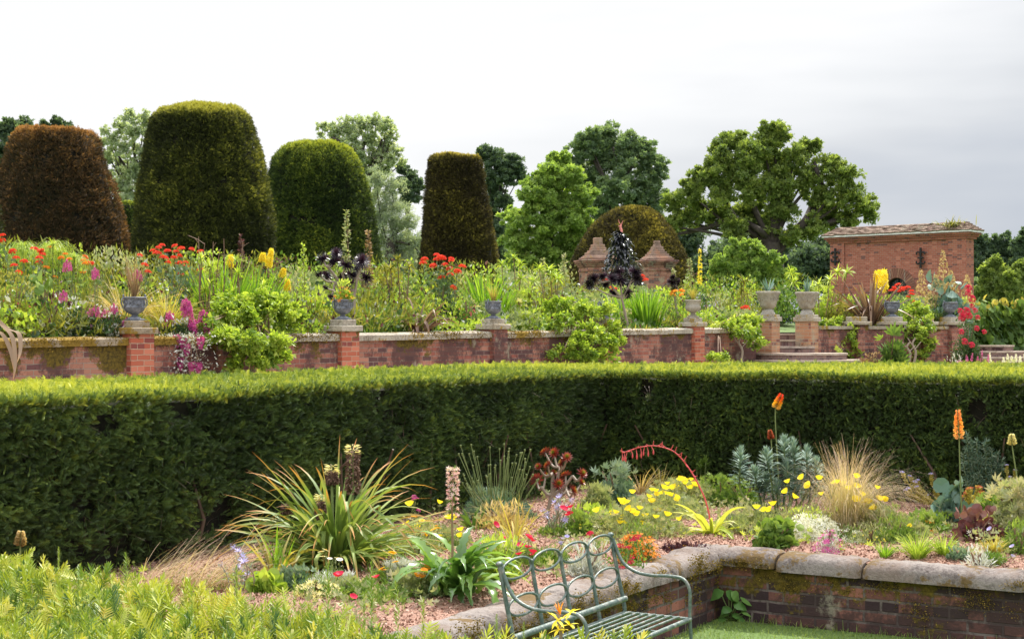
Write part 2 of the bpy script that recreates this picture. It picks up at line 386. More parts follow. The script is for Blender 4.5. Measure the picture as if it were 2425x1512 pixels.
def hexa(mb, c8, m=0, top=None, u0=0.0):
    """box from 8 corners (bottom 4, top 4); muv = metres along, height, metres below the head"""
    c = np.asarray(c8, float)
    for q in ((0, 1, 5, 4), (1, 2, 6, 5), (2, 3, 7, 6), (3, 0, 4, 7)):
        w = np.linalg.norm(c[q[1]] - c[q[0]]); zt = c[4:, 2].max() if top is None else top
        a = c[list(q)]; u = u0 if q[0] == 0 else 0.11
        uv = A([u, a[0][2], zt - a[0][2]], [u + w, a[1][2], zt - a[1][2]], [u + w, a[2][2], zt - a[2][2]], [u, a[3][2], zt - a[3][2]])
        mb.add(a, [[0, 1, 2, 3]], (.5, 0, 0), m, uv)
    for q in ((7, 6, 5, 4), (0, 3, 2, 1)): mb.add(c[list(q)], [[0, 1, 2, 3]], (.5, 0, 0), m, c[list(q)] * A(1, 1, 0))
def slab(mb, p0, p1, back, z0, z1, m=0, u0=0.0, z0b=None, z1b=None, top=None):
    """upright slab: front foot line p0-p1 (xy), 'back' = thickness vector; sloping head if z1b is given"""
    p0 = A(*p0[:2], 0); p1 = A(*p1[:2], 0); back = A(*back[:2], 0); e = A(0, 0, 1)
    z0b = z0 if z0b is None else z0b; z1b = z1 if z1b is None else z1b
    hexa(mb, [p0 + e * z0, p1 + e * z0b, p1 + back + e * z0b, p0 + back + e * z0, p0 + e * z1, p1 + e * z1b, p1 + back + e * z1b, p0 + back + e * z1], m, top, u0)
def block(mb, c, ux, half, z0, z1, m=0, rough=0.0, r=None, cham=0.0, top=None):
    """box turned to ux with half sizes (a, b); chamfered head; rough moves its corners"""
    ux = nrm(A(*ux[:2], 0)); uy = A(-ux[1], ux[0], 0); c = A(*c[:2], 0); e = A(0, 0, 1); a, b = half
    q = [(-a, -b), (a, -b), (a, b), (-a, b)]
    j = (lambda: r.normal(size=3) * rough) if r is not None else (lambda: 0)
    lo = [c + ux * x + uy * y + e * z0 for x, y in q]; hi = [c + ux * x + uy * y + e * (z1 - cham) + j() for x, y in q]
    hexa(mb, lo + hi, m, top)
    if cham:
        k = [c + ux * x * (1 - cham / a) + uy * y * (1 - cham / b) + e * z1 for x, y in q]
        v = np.array(hi + k); mb.add(v, [[0, 1, 5, 4], [1, 2, 6, 5], [2, 3, 7, 6], [3, 0, 4, 7], [4, 5, 6, 7]], (.5, 0, 0), m, v * A(1, 1, 0))
def grid(mb, fn, nu, nv, m=0, smooth=True):
    u, v = np.meshgrid(np.linspace(0, 1, nu), np.linspace(0, 1, nv)); p = fn(u.ravel(), v.ravel())
    i, j = np.meshgrid(np.arange(nu - 1), np.arange(nv - 1)); a = (j * nu + i).ravel()
    mb.add(p, np.stack([a, a + 1, a + nu + 1, a + nu], -1), (.5, 0, 0), m, p * A(1, 1, 0), smooth)
# ================================================================ GROUND
M_soil = solid('mulch soil', (0.30, 0.165, 0.12), 0.95, var=.4, scale=60, bmp=.8, col2=(0.46, 0.30, 0.235))
M_dirt = solid('dark earth', (0.07, 0.05, 0.035), 0.95, scale=20)
M_gravelpath = solid('path gravel', (0.30, 0.25, 0.19), 0.95, scale=50)
M_field = solid('distant turf', (0.09, 0.14, 0.035), 0.95, scale=.8)
M_lawn = solid('lawn base', (0.09, 0.15, 0.03), 0.95, scale=30)
K = G(1700, 1462, 0)                       # inner corner of the retaining wall at lawn level
HC = G(1430, 1145, 0.5)                    # near corner of the clipped hedge
WP = A(-5.15, 21.5, 0); WD = A(.6, .8, 0); WN = A(.8, -.6, 0)      # garden wall: start, direction, outward normal
wall = lambda t: WP + WD * t
wtop = lambda t: 1.93 + .0085 * t
def gz(x, y):
    """height of the ground behind the garden wall's face"""
    s = -((x - WP[0]) * WN[0] + (y - WP[1]) * WN[1]); t = (x - WP[0]) * WD[0] + (y - WP[1]) * WD[1]
    return 1.86 + .006 * np.clip(t, -10, 30) + .10 * np.clip(s, 0, 6)
mb = MB(); grid(mb, lambda u, v: np.stack([-9 + 24 * u, 3 + 11.5 * v, np.zeros_like(u) + .01 * np.sin(u * 40) * np.sin(v * 31)], -1), 40, 30)
tag(obj('lawn', mb, M_lawn), kind='structure')
def bedz(x, y):
    x = np.asarray(x, float); y = np.asarray(y, float); du = (x - K[0]) * U[0] + (y - K[1]) * U[1]; dv = -((x - K[0]) * V[0] + (y - K[1]) * V[1])
    w = np.clip((np.maximum(du, dv) - .15) / .8, 0, 1); return .458 + .030 * np.clip((np.maximum(du, dv) - .26) / .25, 0, 1) + .03 * w * vn(np.stack([x, y, np.zeros_like(x)], -1), 1.1, 3)
mb = MB(); nu_, nv_ = 220, 220
def fn(u, v):
    p = K * A(1, 1, 0) + U * (-12 + 18 * u)[:, None] + V * (-6 + 18 * v)[:, None]; p[:, 2] = bedz(p[:, 0], p[:, 1]) + .004 * vn(p, 14, 5); return p
grid(mb, fn, nu_, nv_); f_ = mb.f[0][0]; c_ = mb.v[0][f_].mean(1) - K; uu, vv = c_ @ U, c_ @ V
mb.f[0] = (f_[~((uu < .10) & (vv > -.10))], 0, True)
tag(obj('flower_bed_soil', mb, M_soil), kind='structure')
# paths behind the clipped hedge, sloping gently up to the garden wall
mb = MB()
def fn(u, v):
    t = -14 + 50 * u; p = WP + WD * t[:, None] + WN * (7.5 * (1 - v))[:, None]
    p[:, 2] = .40 + (.56 + .016 * np.clip(t, 0, 30)) * v ** .8; return p
grid(mb, fn, 30, 12); tag(obj('gravel_path', mb, M_gravelpath), kind='structure')
# high ground: border soil and everything out to the horizon
mb = MB()
def fn(u, v):
    t = np.where(u < .5, -16 + 90 * u, 29 + 1600 * (u - .5) ** 2 * 4 * (1)); t = np.where(u < .08, -600 * (.08 - u) / .08 - 8.8, t)
    s = .25 + 7 * np.clip(v / .3, 0, 1) + 900 * np.clip((v - .3) / .7, 0, 1) ** 2
    p = WP + WD * t[:, None] - WN * s[:, None]; p[:, 2] = gz(p[:, 0], p[:, 1]) - .03; return p
grid(mb, fn, 60, 50); tag(obj('ground', mb, M_field), kind='structure')
mb = MB(); mb.add([[-700, -80, -.12], [700, -80, -.12], [700, 900, -.12], [-700, 900, -.12]], [[0, 1, 2, 3]], uv=[[0, 0, 0]] * 4)
tag(obj('terrain', mb, M_field), kind='structure')
mb = MB()
def fn(u, v):
    x = 20 + 190 * u; y = 95 + 150 * v; z = 1.6 + 15 * np.clip((x - 38) / 70, 0, 1) ** .7 * np.sin(np.clip(v, 0, 1) * 1.57) ; return np.stack([x, y, z], -1)
grid(mb, fn, 30, 20); tag(obj('hill', mb, M_field), kind='structure')

# ================================================================ NEAR RETAINING WALL
M_nb = brickmat('old dark brick', (0.12, 0.058, 0.052), (0.30, 0.125, 0.095), (0.17, 0.14, 0.13), (0.045, 0.028, 0.032), moss=.70, grime=.80, lichen=.34, dth=.66, lo=(0.048, 0.032, 0.032), bw=.23, bh=.078, coarse=1.7)
M_cs = stonemat('worn sandstone', (0.235, 0.205, 0.19), (0.075, 0.058, 0.055), moss=.5, scale=3.2, mosscol=(0.15, 0.10, 0.045), warm=(0.18, 0.125, 0.095))
M_moss = leafmat('moss', [(0.10, 0.07, 0.012), (0.22, 0.15, 0.02), (0.34, 0.24, 0.05)], trans=.1, rough=.9)
rw = thing('retaining_wall', 'low L-shaped dark brick wall with rounded stone coping beside the green bench', 'wall', (K[0], K[1], 0))
k0 = A(0, 0, 0); mb = MB()
slab(mb, k0 - U * 11, k0 + U * .0, -V * .24, -.1, .375, u0=0); slab(mb, k0 + U * 0, k0 + V * 9.5, U * .24, -.1, .375, u0=3.3)
slab(mb, k0 - V * .24, k0 - V * .001, U * .24, -.1, .372)
obj('brickwork', mb, M_nb, rw)
def coping_stone(p, d, inward, L, seed, h=.118, w=.33, over=.05):
    """half-round weathered stone lying along d"""
    r = rg(seed); n = max(6, int(L / .03)); q = 13; mb = MB(); v = []; uv = []
    sq = r.uniform(-.008, .008)
    for i in range(n):
        x = L * i / (n - 1); e = min(x, L - x); er = 1 - max(0, 1 - e / .035) ** 2 * .20
        for j in range(q):
            a = math.pi * (1.02 * j / (q - 1) - .0); cx, sx = math.cos(a), math.sin(a)
            sup = 2 / 2.9; X = math.copysign(abs(cx) ** sup, cx) * w / 2 * er; Zc = abs(sx) ** sup * h * er
            if sx < 0: Zc = 0
            pt = p + d * x + inward * (w / 2 - over - X) + A(0, 0, Zc)
            v.append(pt)
    v = np.array(v); nn = vn(v + K, 2.6, seed) * .012 + vn(v + K, 11, 9) * .009 + r.normal(size=len(v)) * .0022
    v[:, 2] += nn * (v[:, 2] > .005) + sq; v += inward * (nn * .7)[:, None]; v[:, 2] += .372 + .004
    f = [[i * q + j, i * q + j + 1, (i + 1) * q + j + 1, (i + 1) * q + j] for i in range(n - 1) for j in range(q - 1)]
    mb.add(v, np.array(f)[:, ::-1], (.5, 0, 0), uv=v, smooth=True)
    for i in (0, n - 1): mb.add(v[i * q:(i + 1) * q], [list(range(q))], (.5, 0, 0), uv=v[i * q:(i + 1) * q])
    obj('coping_stone', mb, M_cs, rw)
x = .02; sd = 10
for L in (.42, .62, 1.08, .66, .95, .8, 1.1, .9, 1.0, .9):      # right arm, from the corner
    coping_stone(k0 + V * x, V, U, L - .014, sd); x += L; sd += 1
x = .30; 
for L in (.8, .72, .66, .9, .6, .84, 1.0, .8, .9, 1.1, 1.2):    # left arm, back towards the camera
    coping_stone(k0 - U * (x - .28 + L), U, -V, L - .014, sd); x += L; sd += 1
coping_stone(k0 - V * .25 + U * .02, V, U, .27, 99)
# moss cushions on coping and wall face
mb = MB(); r = rg(5); pp = []; nn = []
def mosspatch(c, d, nrmv, sx, sz, n):
    a = r.normal(size=(n, 2)) * A(sx, sz)[None] * .5; pp.append(c + d * a[:, :1] + A(0, 0, 1) * a[:, 1:]); nn.append(np.broadcast_to(nrmv, (n, 3)) + r.normal(size=(n, 3)) * .5)
for t in r.uniform(.1, 6.5, 46):
    mosspatch(k0 - U * t + V * .055 + A(0, 0, .42 + r.uniform(-.05, .06)), U, V + A(0, 0, .5), r.uniform(.05, .2), r.uniform(.02, .06), 130)
for t in np.concatenate([r.uniform(2.9, 4.6, 26), r.uniform(.1, .4, 6), r.uniform(.8, 2.4, 4)]):
    mosspatch(k0 + V * t - U * .055 + A(0, 0, .40 + r.uniform(-.03, .04)), V, -U + A(0, 0, .5), r.uniform(.05, .2), r.uniform(.02, .05), 110)
for t in np.concatenate([r.uniform(3.2, 4.9, 90), r.uniform(.3, 3.2, 22)]):
    mosspatch(k0 + V * t - U * .006 + A(0, 0, .33 - abs(r.normal()) * .09), V, -U + A(0, 0, .2), r.uniform(.08, .2), r.uniform(.04, .09), 130)
for t in r.uniform(.0, 3, 26):
    mosspatch(k0 - U * t + V * .006 + A(0, 0, .30 - abs(r.normal()) * .07), U, V + A(0, 0, .2), r.uniform(.05, .15), r.uniform(.03, .08), 70)
pp = np.concatenate(pp); nn = np.concatenate(nn)
inst(mb, LEAF, pp, frames(nn, r), r.uniform(.008, .018, len(pp)), r.uniform(0, 1, len(pp)))
obj('moss', mb, M_moss, rw)['kind'] = 'stuff'

# ================================================================ LAWN BLADES AND MULCH CHIPS
M_grass = leafmat('lawn grass', [(0.10, 0.17, 0.03), (0.17, 0.26, 0.05), (0.27, 0.33, 0.09)], trans=.35)
mb = MB(); r = rg(8); n = 42000
q = np.stack([r.uniform(-3.2, 4.9, n), r.uniform(8.3, 11.4, n), np.zeros(n)], -1)
rel = q - K * A(1, 1, 0); ok = ((rel @ V) > .01) & ((rel @ U) < -.01); q = q[ok]; n = len(q)
straps(mb, q, r.uniform(0, 6.28, n), r.uniform(.7, 1.5, n), r.uniform(.018, .04, n) * (1 + 1.2 * ((rel[ok] @ U) > -.06)), .005, r.uniform(0, 1.0, n), segs=2, tint=np.clip(.5 + .3 * vn(q, 1.5, 4) + r.normal(size=n) * .2, 0, 1), profile='hair')
tag(obj('lawn_grass', mb, M_grass), 'short mown green grass at the foot of the low brick wall', 'grass', kind='stuff')
M_chip = leafmat('mulch chips', [(0.15, 0.075, 0.05), (0.32, 0.165, 0.115), (0.46, 0.27, 0.20), (0.62, 0.45, 0.36)], trans=0, rough=.9)
CHIP = (A([-.5, 0, -.3], [.5, 0, -.25], [.45, .1, .3], [-.4, .12, .28], [0, .42, 0]), np.array([[0, 1, 4], [1, 2, 4], [2, 3, 4], [3, 0, 4]]))
mb = MB(); n = 75000
q = np.concatenate([K * A(1, 1, 0) - U * r.uniform(-3.5, 6.5, n)[:, None] - V * r.uniform(.27, 3.4, n)[:, None],
                    K * A(1, 1, 0) + V * r.uniform(-.6, 5.4, n)[:, None] + U * r.uniform(.27, 4.2, n)[:, None]])
q = q[r.uniform(size=len(q)) < .8]
q[:, 2] = bedz(q[:, 0], q[:, 1]) + .004; n = len(q)
fr = frames(A(0, 0, 1) + r.normal(size=(n, 3)) * .8, r)
inst(mb, CHIP, q, fr[:, :, [0, 2, 1]], r.uniform(.006, .022, n), r.uniform(0, 1, n))
tag(obj('mulch_chips', mb, M_chip), 'reddish bark and stone chips covering the flower bed', 'mulch', kind='stuff')

# ================================================================ HEDGES
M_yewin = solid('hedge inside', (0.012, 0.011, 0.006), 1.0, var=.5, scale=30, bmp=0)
M_yew = leafmat('yew needles', [(0.022, 0.038, 0.014), (0.055, 0.098, 0.028), (0.115, 0.185, 0.044), (0.27, 0.34, 0.045), (0.56, 0.58, 0.085)], trans=.22, rough=.5, spec=.3)
M_twig = leafmat('dead twigs', [(0.06, 0.04, 0.03), (0.16, 0.10, 0.07)], trans=0)
def face_pts(r, p0, p1, z0, z1, n, nrmv, noise_amp=.05, seed=0):
    """points over an upright face; clipped surface with soft bulges and hollows"""
    a = r.uniform(0, 1, n); z = r.uniform(z0, z1, n); q = p0 + (p1 - p0) * a[:, None]; q[:, 2] = z
    b = vn(q, 1.3, seed) + .5 * vn(q, 4.5, seed + 1)
    return q + nrmv * (b * noise_amp)[:, None], b
def hedge_core(mb, front, back, z0, z1, inset=.07):
    """closed prism between a front and a back polyline"""
    f = [A(*p[:2], 0) for p in front]; b = [A(*p[:2], 0) for p in back]; ring = f + b[::-1]; n = len(ring)
    c = sum(ring) / n
    lo = np.array([p + A(0, 0, z0) for p in ring]); hi = np.array([p + A(0, 0, z1 - inset) for p in ring])
    v = np.concatenate([lo, hi]); mb.add(v, [[i, (i + 1) % n, n + (i + 1) % n, n + i] for i in range(n)])
    m = len(f)
    for i in range(m - 1): mb.add(np.array([hi[i], hi[i + 1], hi[n - 2 - i], hi[n - 1 - i]]), [[0, 1, 2, 3]])
ztop = 1.62
HC0 = HC * A(1, 1, 0)
def inv(px, py, z=ztop): return G(px, py, z) * A(1, 1, 0)
nearL = HC0 - U * 11.0; nearR = HC0 + V * 6.5
farL = inv(-260, 917); fm1 = inv(500, 887.5); fm2 = inv(1222, 862.5); farR = inv(2950, 859)
hedge = thing('clipped_hedge', 'long angled dark yew hedge with yellow-green top running behind the flower bed', 'hedge', (HC0[0], HC0[1], 0))
O = HC0
mb = MB(); IN = .12
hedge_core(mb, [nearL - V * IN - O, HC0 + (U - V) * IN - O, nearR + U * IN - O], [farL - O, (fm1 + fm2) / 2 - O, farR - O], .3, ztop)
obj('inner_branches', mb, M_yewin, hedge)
mb = MB(); r = rg(21)
def yew_face(mb, p0, p1, nv, n, size, z0, z1, seed, tmpl=YEW, dens_fall=True):
    q, b = face_pts(r, p0, p1, z0, z1, n, nv, .045, seed)
    hole = vn(q, 2.2, seed + 5) + .6 * vn(q, 7, seed + 6)
    ok = (hole > -1.05 + .35 * r.uniform(size=n)) & (r.uniform(size=n) < np.clip(.25 + (q[:, 2] - z0) * 2.4, .25, 1))
    q = q[ok]; b = b[ok]; m = len(q); q = q + nv * r.uniform(-.11, .015, m)[:, None]
    d = nv + A(0, 0, .25) + r.normal(size=(m, 3)) * .55
    t = .30 + .2 * b + r.normal(size=m) * .15 + .2 * np.clip((q[:, 2] - z1 + .12) * 6, 0, 1)  # light painted in: paler at the top edge and bulges, darker in hollows
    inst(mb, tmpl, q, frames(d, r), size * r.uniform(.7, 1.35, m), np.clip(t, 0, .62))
yew_face(mb, nearL - O, k0, V, 46000, .056, .5, ztop - .01, 1, YEW)
yew_face(mb, k0, nearR - O, -U, 42000, .044, .5, ztop - .01, 2, YEWS)
# the level top: young shoots standing up, their yellow partly sunlight painted into the tint
def top_pts(n, quad, z):
    a, b = r.uniform(size=(2, n)); p = (quad[0] * (1 - a)[:, None] + quad[1] * a[:, None]) * (1 - b)[:, None] + (quad[3] * (1 - a)[:, None] + quad[2] * a[:, None]) * b[:, None]
    p[:, 2] = z + .012 * vn(p, 1.5, 8) ; return p
for quad, n, T in (((nearL, HC0, fm2, farL), 52000, YEWS), ((HC0, nearR, farR, fm2), 38000, YEWS)):
    q = top_pts(n, quad, ztop - .035); d = A(0, 0, 1) + r.normal(size=(n, 3)) * .35
    keep = (q[:, 0] / q[:, 1] > -.40) & (q[:, 0] / q[:, 1] < .50); q = q[keep]; d = d[keep]; n = len(q)
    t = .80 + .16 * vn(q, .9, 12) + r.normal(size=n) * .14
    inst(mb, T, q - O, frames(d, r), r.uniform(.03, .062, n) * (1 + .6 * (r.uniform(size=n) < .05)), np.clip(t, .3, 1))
for a_, b_, nv in ((nearL, HC0, V), (HC0, nearR, -U)):
    n = 9000; w = r.uniform(size=n); q = a_ + (b_ - a_) * w[:, None] + nv * r.uniform(-.03, .05, n)[:, None]; q[:, 2] = ztop - .03 + r.normal(size=n) * .012 + .02 * vn(q, 2, 3)
    inst(mb, YEWS, q - O, frames(A(0, 0, .8) + nv * .55 + r.normal(size=(n, 3)) * .4, r), r.uniform(.03, .055, n), np.clip(.60 + r.normal(size=n) * .18, .2, 1))
obj('foliage', mb, M_yew, hedge)
mb = MB(); n = 2600
q, b = face_pts(r, nearL - O, k0, .5, 1.5, n, V, .03, 1); q2, _ = face_pts(r, k0, nearR - O, .5, 1.5, n, -U, .03, 2)
q = np.concatenate([q - V * .05, q2 + U * .05]); q = q[(vn(q, 2.2, 6) < -.2) | (r.uniform(size=len(q)) < .1)]; n = len(q)
straps(mb, q, r.uniform(0, 6.28, n), r.uniform(-.6, .9, n), r.uniform(.08, .25, n), .004, .5, segs=3, tint=r.uniform(0, 1, n), profile='hair')
for i in range(26):
    t = r.uniform(0, 6); s_ = r.uniform(0, 5.5)
    for p in (-U * t - V * r.uniform(.05, .1), V * s_ + U * r.uniform(.05, .1)):
        if r.uniform() < .6: tube(mb, [p + A(0, 0, .4), p + A(r.normal() * .05, r.normal() * .05, .75), p + A(r.normal() * .12, r.normal() * .1, 1.1)], [.022, .015, .008], 5, tint=.4)
obj('bare_twigs', mb, M_twig, hedge)

# near hedge in the lower left foreground
NH = A(-.55, 3.15, 0); nz_ = 1.515
near = thing('foreground_hedge', 'bright fresh yew hedge top seen from above in the lower left foreground', 'hedge', NH)
nf = [inv(-420, 1200, nz_), inv(350, 1345, nz_), inv(1100, 1462, nz_), inv(1500, 1500, nz_), inv(1960, 1530, nz_)]
mb = MB(); hedge_core(mb, [A(-2.4, 2.0, 0) - NH, A(-1.2, 1.75, 0) - NH, A(0, 1.6, 0) - NH, A(.5, 1.55, 0) - NH, A(1.0, 1.5, 0) - NH], [p - NH - A(0, .05, 0) for p in nf], .0, nz_, .09)
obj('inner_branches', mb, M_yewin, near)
M_ny = leafmat('fresh yew needles', [(0.06, 0.13, 0.04), (0.15, 0.24, 0.04), (0.29, 0.37, 0.045), (0.46, 0.49, 0.07), (0.60, 0.52, 0.14)], tip=(0.58, 0.58, 0.22), t0=.8, t1=1.0, trans=.28, rough=.45, spec=.4)
mb = MB(); n = 14000
y = r.uniform(1.9, 4.4, n); x = r.uniform(-1.9, .9, n); fy = np.interp(x, [p[0] for p in nf], [p[1] for p in nf]); ok = (y < fy + .03) & (np.abs(x) < .37 * y + .2); q = np.stack([x, y, np.zeros(n)], -1)[ok]; n = len(q); fy = fy[ok]
hgt = .026 * vn(q, 2.6, 31) + .024 * vn(q, 9, 32)
edge = np.clip((q[:, 1] - fy + .10) / .12, 0, 1); q[:, 2] = nz_ - .068 + hgt - .008 * np.clip((q[:, 0] + .35) / .4, 0, 1) - .05 * edge ** 2 + r.uniform(-.035, .012, n)
d = A(0, .25, 1) + r.normal(size=(n, 3)) * A(.5, .5, .15) + A(0, .8, 0) * (edge ** 2)[:, None]
isx = r.uniform(size=n) < .72
tn = np.clip(.56 + .18 * vn(q, 3.5, 33) + .12 * vn(q, 9, 32) + r.normal(size=n) * .23, 0, 1)
NYEW = _yew(9, .036, .44)
inst(mb, NYEW, q[~isx] - NH, frames(d[~isx], r), r.uniform(.042, .070, (~isx).sum()), tn[~isx])
inst(mb, SHOOTN, q[isx] - NH, frames(d[isx], r), r.uniform(.032, .062, isx.sum()), tn[isx] - .05)
# taller leading shoots
tall = [(775, 1335, 1500), (860, 1395, 1490), (700, 1350, 1440), (945, 1370, 1480), (620, 1420, 1500), (1000, 1405, 1500), (1175, 1440, 1512), (880, 1330, 1460), (560, 1330, 1420), (1240, 1455, 1512), (455, 1385, 1450), (300, 1300, 1380), (140, 1282, 1330), (1345, 1475, 1520)]
for px, yt, yb in tall:
    Y = (EYE - nz_) * F / (yb - HY); p = P(px, yb, Y); h = (yb - yt) / F * Y * 1.15
    m = 3; qq = np.array([p - NH + A(0, 0, h * f_ - .02) for f_ in (0, .33, .62)])
    inst(mb, SHOOT, qq, frames(np.array([A(.0, 0, 1) + r.normal(size=3) * .08] * 3), r), A(.42, .42, .4) * h * 1.05, np.clip(.35 + r.normal() * .1, 0, 1))
obj('foliage', mb, M_ny, near)
mb = MB(); n = 1500
pick = q[r.integers(0, len(q), n)] - NH - A(0, 0, .03)
straps(mb, pick, r.uniform(0, 6.28, n), r.uniform(.2, 1.3, n), r.uniform(.03, .07, n), .0035, .3, segs=2, tint=r.uniform(0, 1, n), profile='hair')
obj('twigs', mb, leafmat('pale twigs', [(0.25, 0.16, 0.09), (0.42, 0.30, 0.20)], trans=0), near)
# ================================================================ GARDEN WALL WITH PIERS
M_wb = brickmat('garden wall brick', (0.30, 0.105, 0.08), (0.38, 0.18, 0.13), (0.30, 0.235, 0.20), (0.13, 0.065, 0.065), moss=.42, grime=.78, lichen=.5, lo=(0.085, 0.045, 0.045))
M_wbm = brickmat('mossy wall brick', (0.30, 0.13, 0.10), (0.40, 0.20, 0.14), (0.30, 0.25, 0.21), (0.15, 0.07, 0.07), moss=1.0, grime=.62, lichen=.35, lo=(0.075, 0.04, 0.04))
M_pb = brickmat('pier brick', (0.42, 0.115, 0.07), (0.47, 0.17, 0.11), (0.46, 0.34, 0.25), (0.24, 0.07, 0.06), moss=.18, grime=.18, lichen=.15, bh=.078, bw=.23)
M_cap = stonemat('coping stone', (0.40, 0.36, 0.30), (0.16, 0.13, 0.10), moss=.42, scale=1.9, mosscol=(0.30, 0.20, 0.04))
M_capm = stonemat('mossy coping stone', (0.33, 0.27, 0.2), (0.12, 0.09, 0.06), moss=.85, scale=2.2, mosscol=(0.24, 0.155, 0.03))
def tpx(px):
    k = (px - CX) / F; return (k * WP[1] - WP[0]) / (WD[0] - k * WD[1])
O = A(0, 0, 0)
gw = thing('garden_wall', 'long weathered red brick wall with stone coping and capped piers left of the steps', 'wall', wall(0) + A(0, 0, 1))
o0 = wall(0) + A(0, 0, 1)
piers = [tpx(327), tpx(820), tpx(1176), tpx(1440), tpx(1648)]
tends = [-9.0] + piers + [tpx(1800)]
for i in range(len(tends) - 1):
    t0, t1 = tends[i] + (.2 if i else 0), tends[i + 1] - .2
    mb = MB(); slab(mb, wall(t0) - o0, wall(t1) - o0, -WN * .30, -.4, wtop(t0) - .11 - 1, z0b=-.3, z1b=wtop(t1) - .11 - 1, u0=t0)
    obj('brick_bay', mb, M_wbm if i == 0 else M_wb, gw)
    n = max(1, round((t1 - t0) / 1.05)); r = rg(i)
    for k in range(n):
        a, b = t0 + (t1 - t0) * k / n + .004, t0 + (t1 - t0) * (k + 1) / n - .004
        mb = MB(); p0, p1 = (wall(a) - o0) * A(1, 1, 0) + WN * .05, (wall(b) - o0) * A(1, 1, 0) + WN * .05; e = A(0, 0, 1); j = r.uniform(-.007, .007)
        za, zb = wtop(a) - 1 + j, wtop(b) - 1 + j; bk = -WN * .42; f1 = -WN * .03
        pr = [(0, -.107), (0, -.02), (.03, 0), (.36, .02), (.42, -.02), (.42, -.107)]
        L0 = np.array([p0 - WN * s + e * (za + h) for s, h in pr]); L1 = np.array([p1 - WN * s + e * (zb + h) for s, h in pr])
        v = np.concatenate([L0, L1]); mb.add(v, [[q, (q + 1) % 6, 6 + (q + 1) % 6, 6 + q] for q in range(6)], uv=v)
        mb.add(L0, [list(range(6))], uv=L0); mb.add(L1, [list(range(5, -1, -1))], uv=L1)
        obj('coping_stone', mb, M_capm if (i == 0 or (i == 1 and k < 2)) else M_cap, gw)
for i, t in enumerate(piers):
    zt = wtop(t); c = wall(t) - WN * .14 - o0; mb = MB(); r = rg(40 + i)
    block(mb, c, WD, (.20, .235), -.4, zt + .05 - 1)
    pr_ = obj('brick_pier', mb, M_pb if i != 2 else M_wb, gw)
    mb = MB(); c2 = c + WN * .06; block(mb, c2, WD, (.245, .21), zt + .052 - 1, zt + .14 - 1, rough=.004, r=r, cham=.012); block(mb, c2, WD, (.155, .14), zt + .142 - 1, zt + .235 - 1, rough=.004, r=r, cham=.01)
    obj('pier_cap', mb, M_capm if i == 0 else M_cap, pr_)
# moss and drooping growth on the coping
mb = MB(); r = rg(51); pp = []
for t in np.concatenate([r.uniform(-9, 1, 60), r.uniform(2.4, 4.1, 14), r.uniform(5.7, 7.9, 18), r.uniform(8.4, 11.0, 22), r.uniform(12, 17, 10)]):
    m = 90; w = r.uniform(.06, .22); a = r.normal(size=m) * w; tt = t + a
    pp.append(wall(0) + WD * tt[:, None] + WN * (.055 - .2 * r.uniform(size=m) ** 2)[:, None] + np.stack([0 * tt, 0 * tt, wtop(tt) + .0 - abs(r.normal(size=m)) * .07], -1))
pp = np.concatenate(pp); n = len(pp)
inst(mb, LEAF, pp - o0, frames(WN + A(0, 0, 1) + r.normal(size=(n, 3)) * .6, r), r.uniform(.018, .04, n), r.uniform(0, 1, n))
obj('moss', mb, M_moss, gw)['kind'] = 'stuff'

# right of the steps
GPL = P(1818, 780, 36.2) * A(1, 1, 0); GPR = P(1910, 780, 36.8) * A(1, 1, 0)
rwp = [P(1936, 780, 37.0), P(1975, 780, 38.0), P(2035, 780, 38.6), P(2290, 780, 40.2)]; rwp = [p * A(1, 1, 0) for p in rwp]
wr = thing('garden_wall', 'red brick wall with piers right of the steps, half hidden by hanging lime shrubs', 'wall', rwp[0]); o1 = rwp[0]
for i in range(3):
    a, b = rwp[i] - o1, rwp[i + 1] - o1; d = nrm(b - a); nn = A(d[1], -d[0], 0)
    mb = MB(); slab(mb, a, b, -nn * .3, .7, 2.05); obj('brick_bay', mb, M_wb, wr)
    mb = MB(); slab(mb, a + nn * .04, b + nn * .04, -nn * .38, 2.052, 2.13); obj('coping_stone', mb, M_cap, wr)
d3 = nrm(rwp[3] - rwp[2]); n3 = A(d3[1], -d3[0], 0)
rpier = []
for i, px in enumerate((2034, 2118, 2192, 2256)):
    k = (px - CX) / F; s = (k * rwp[2][1] - rwp[2][0]) / (d3[0] - k * d3[1]); c = rwp[2] + d3 * s - n3 * .1; rpier.append(c)
    mb = MB(); block(mb, c - o1, d3, (.17, .25), .7, 2.16); q = obj('brick_pier', mb, M_wb, wr)
    mb = MB(); block(mb, c - o1, d3, (.24, .30), 2.162, 2.24, cham=.01); block(mb, c - o1, d3, (.17, .2), 2.242, 2.36, cham=.01); obj('pier_cap', mb, M_cap, q)
# gate piers and the steps between them
gps = []
for i, (c, lab) in enumerate(((GPL, 'tall worn brick pier left of the steps carrying a carved stone urn'), (GPR, 'tall worn brick pier right of the steps carrying a carved stone urn'))):
    g = thing('gate_pier', lab, 'pier', c + A(0, 0, .93), group='brick gate piers at the steps'); mb = MB()
    block(mb, O, WD, (.20, .20), -.2, 1.30); obj('brick_shaft', mb, brickmat('gate pier brick', (0.40, 0.19, 0.11), (0.46, 0.27, 0.16), (0.40, 0.33, 0.25), (0.22, 0.10, 0.08), moss=.2, grime=.30, lichen=.75), g)
    mb = MB(); block(mb, O, WD, (.24, .24), 1.302, 1.40, cham=.012); block(mb, O, WD, (.20, .20), 1.402, 1.46, cham=.01); obj('pier_cap', mb, M_cap, g); gps.append(c)
M_step = stonemat('step paving', (0.42, 0.35, 0.30), (0.20, 0.15, 0.13), moss=.05, scale=3)
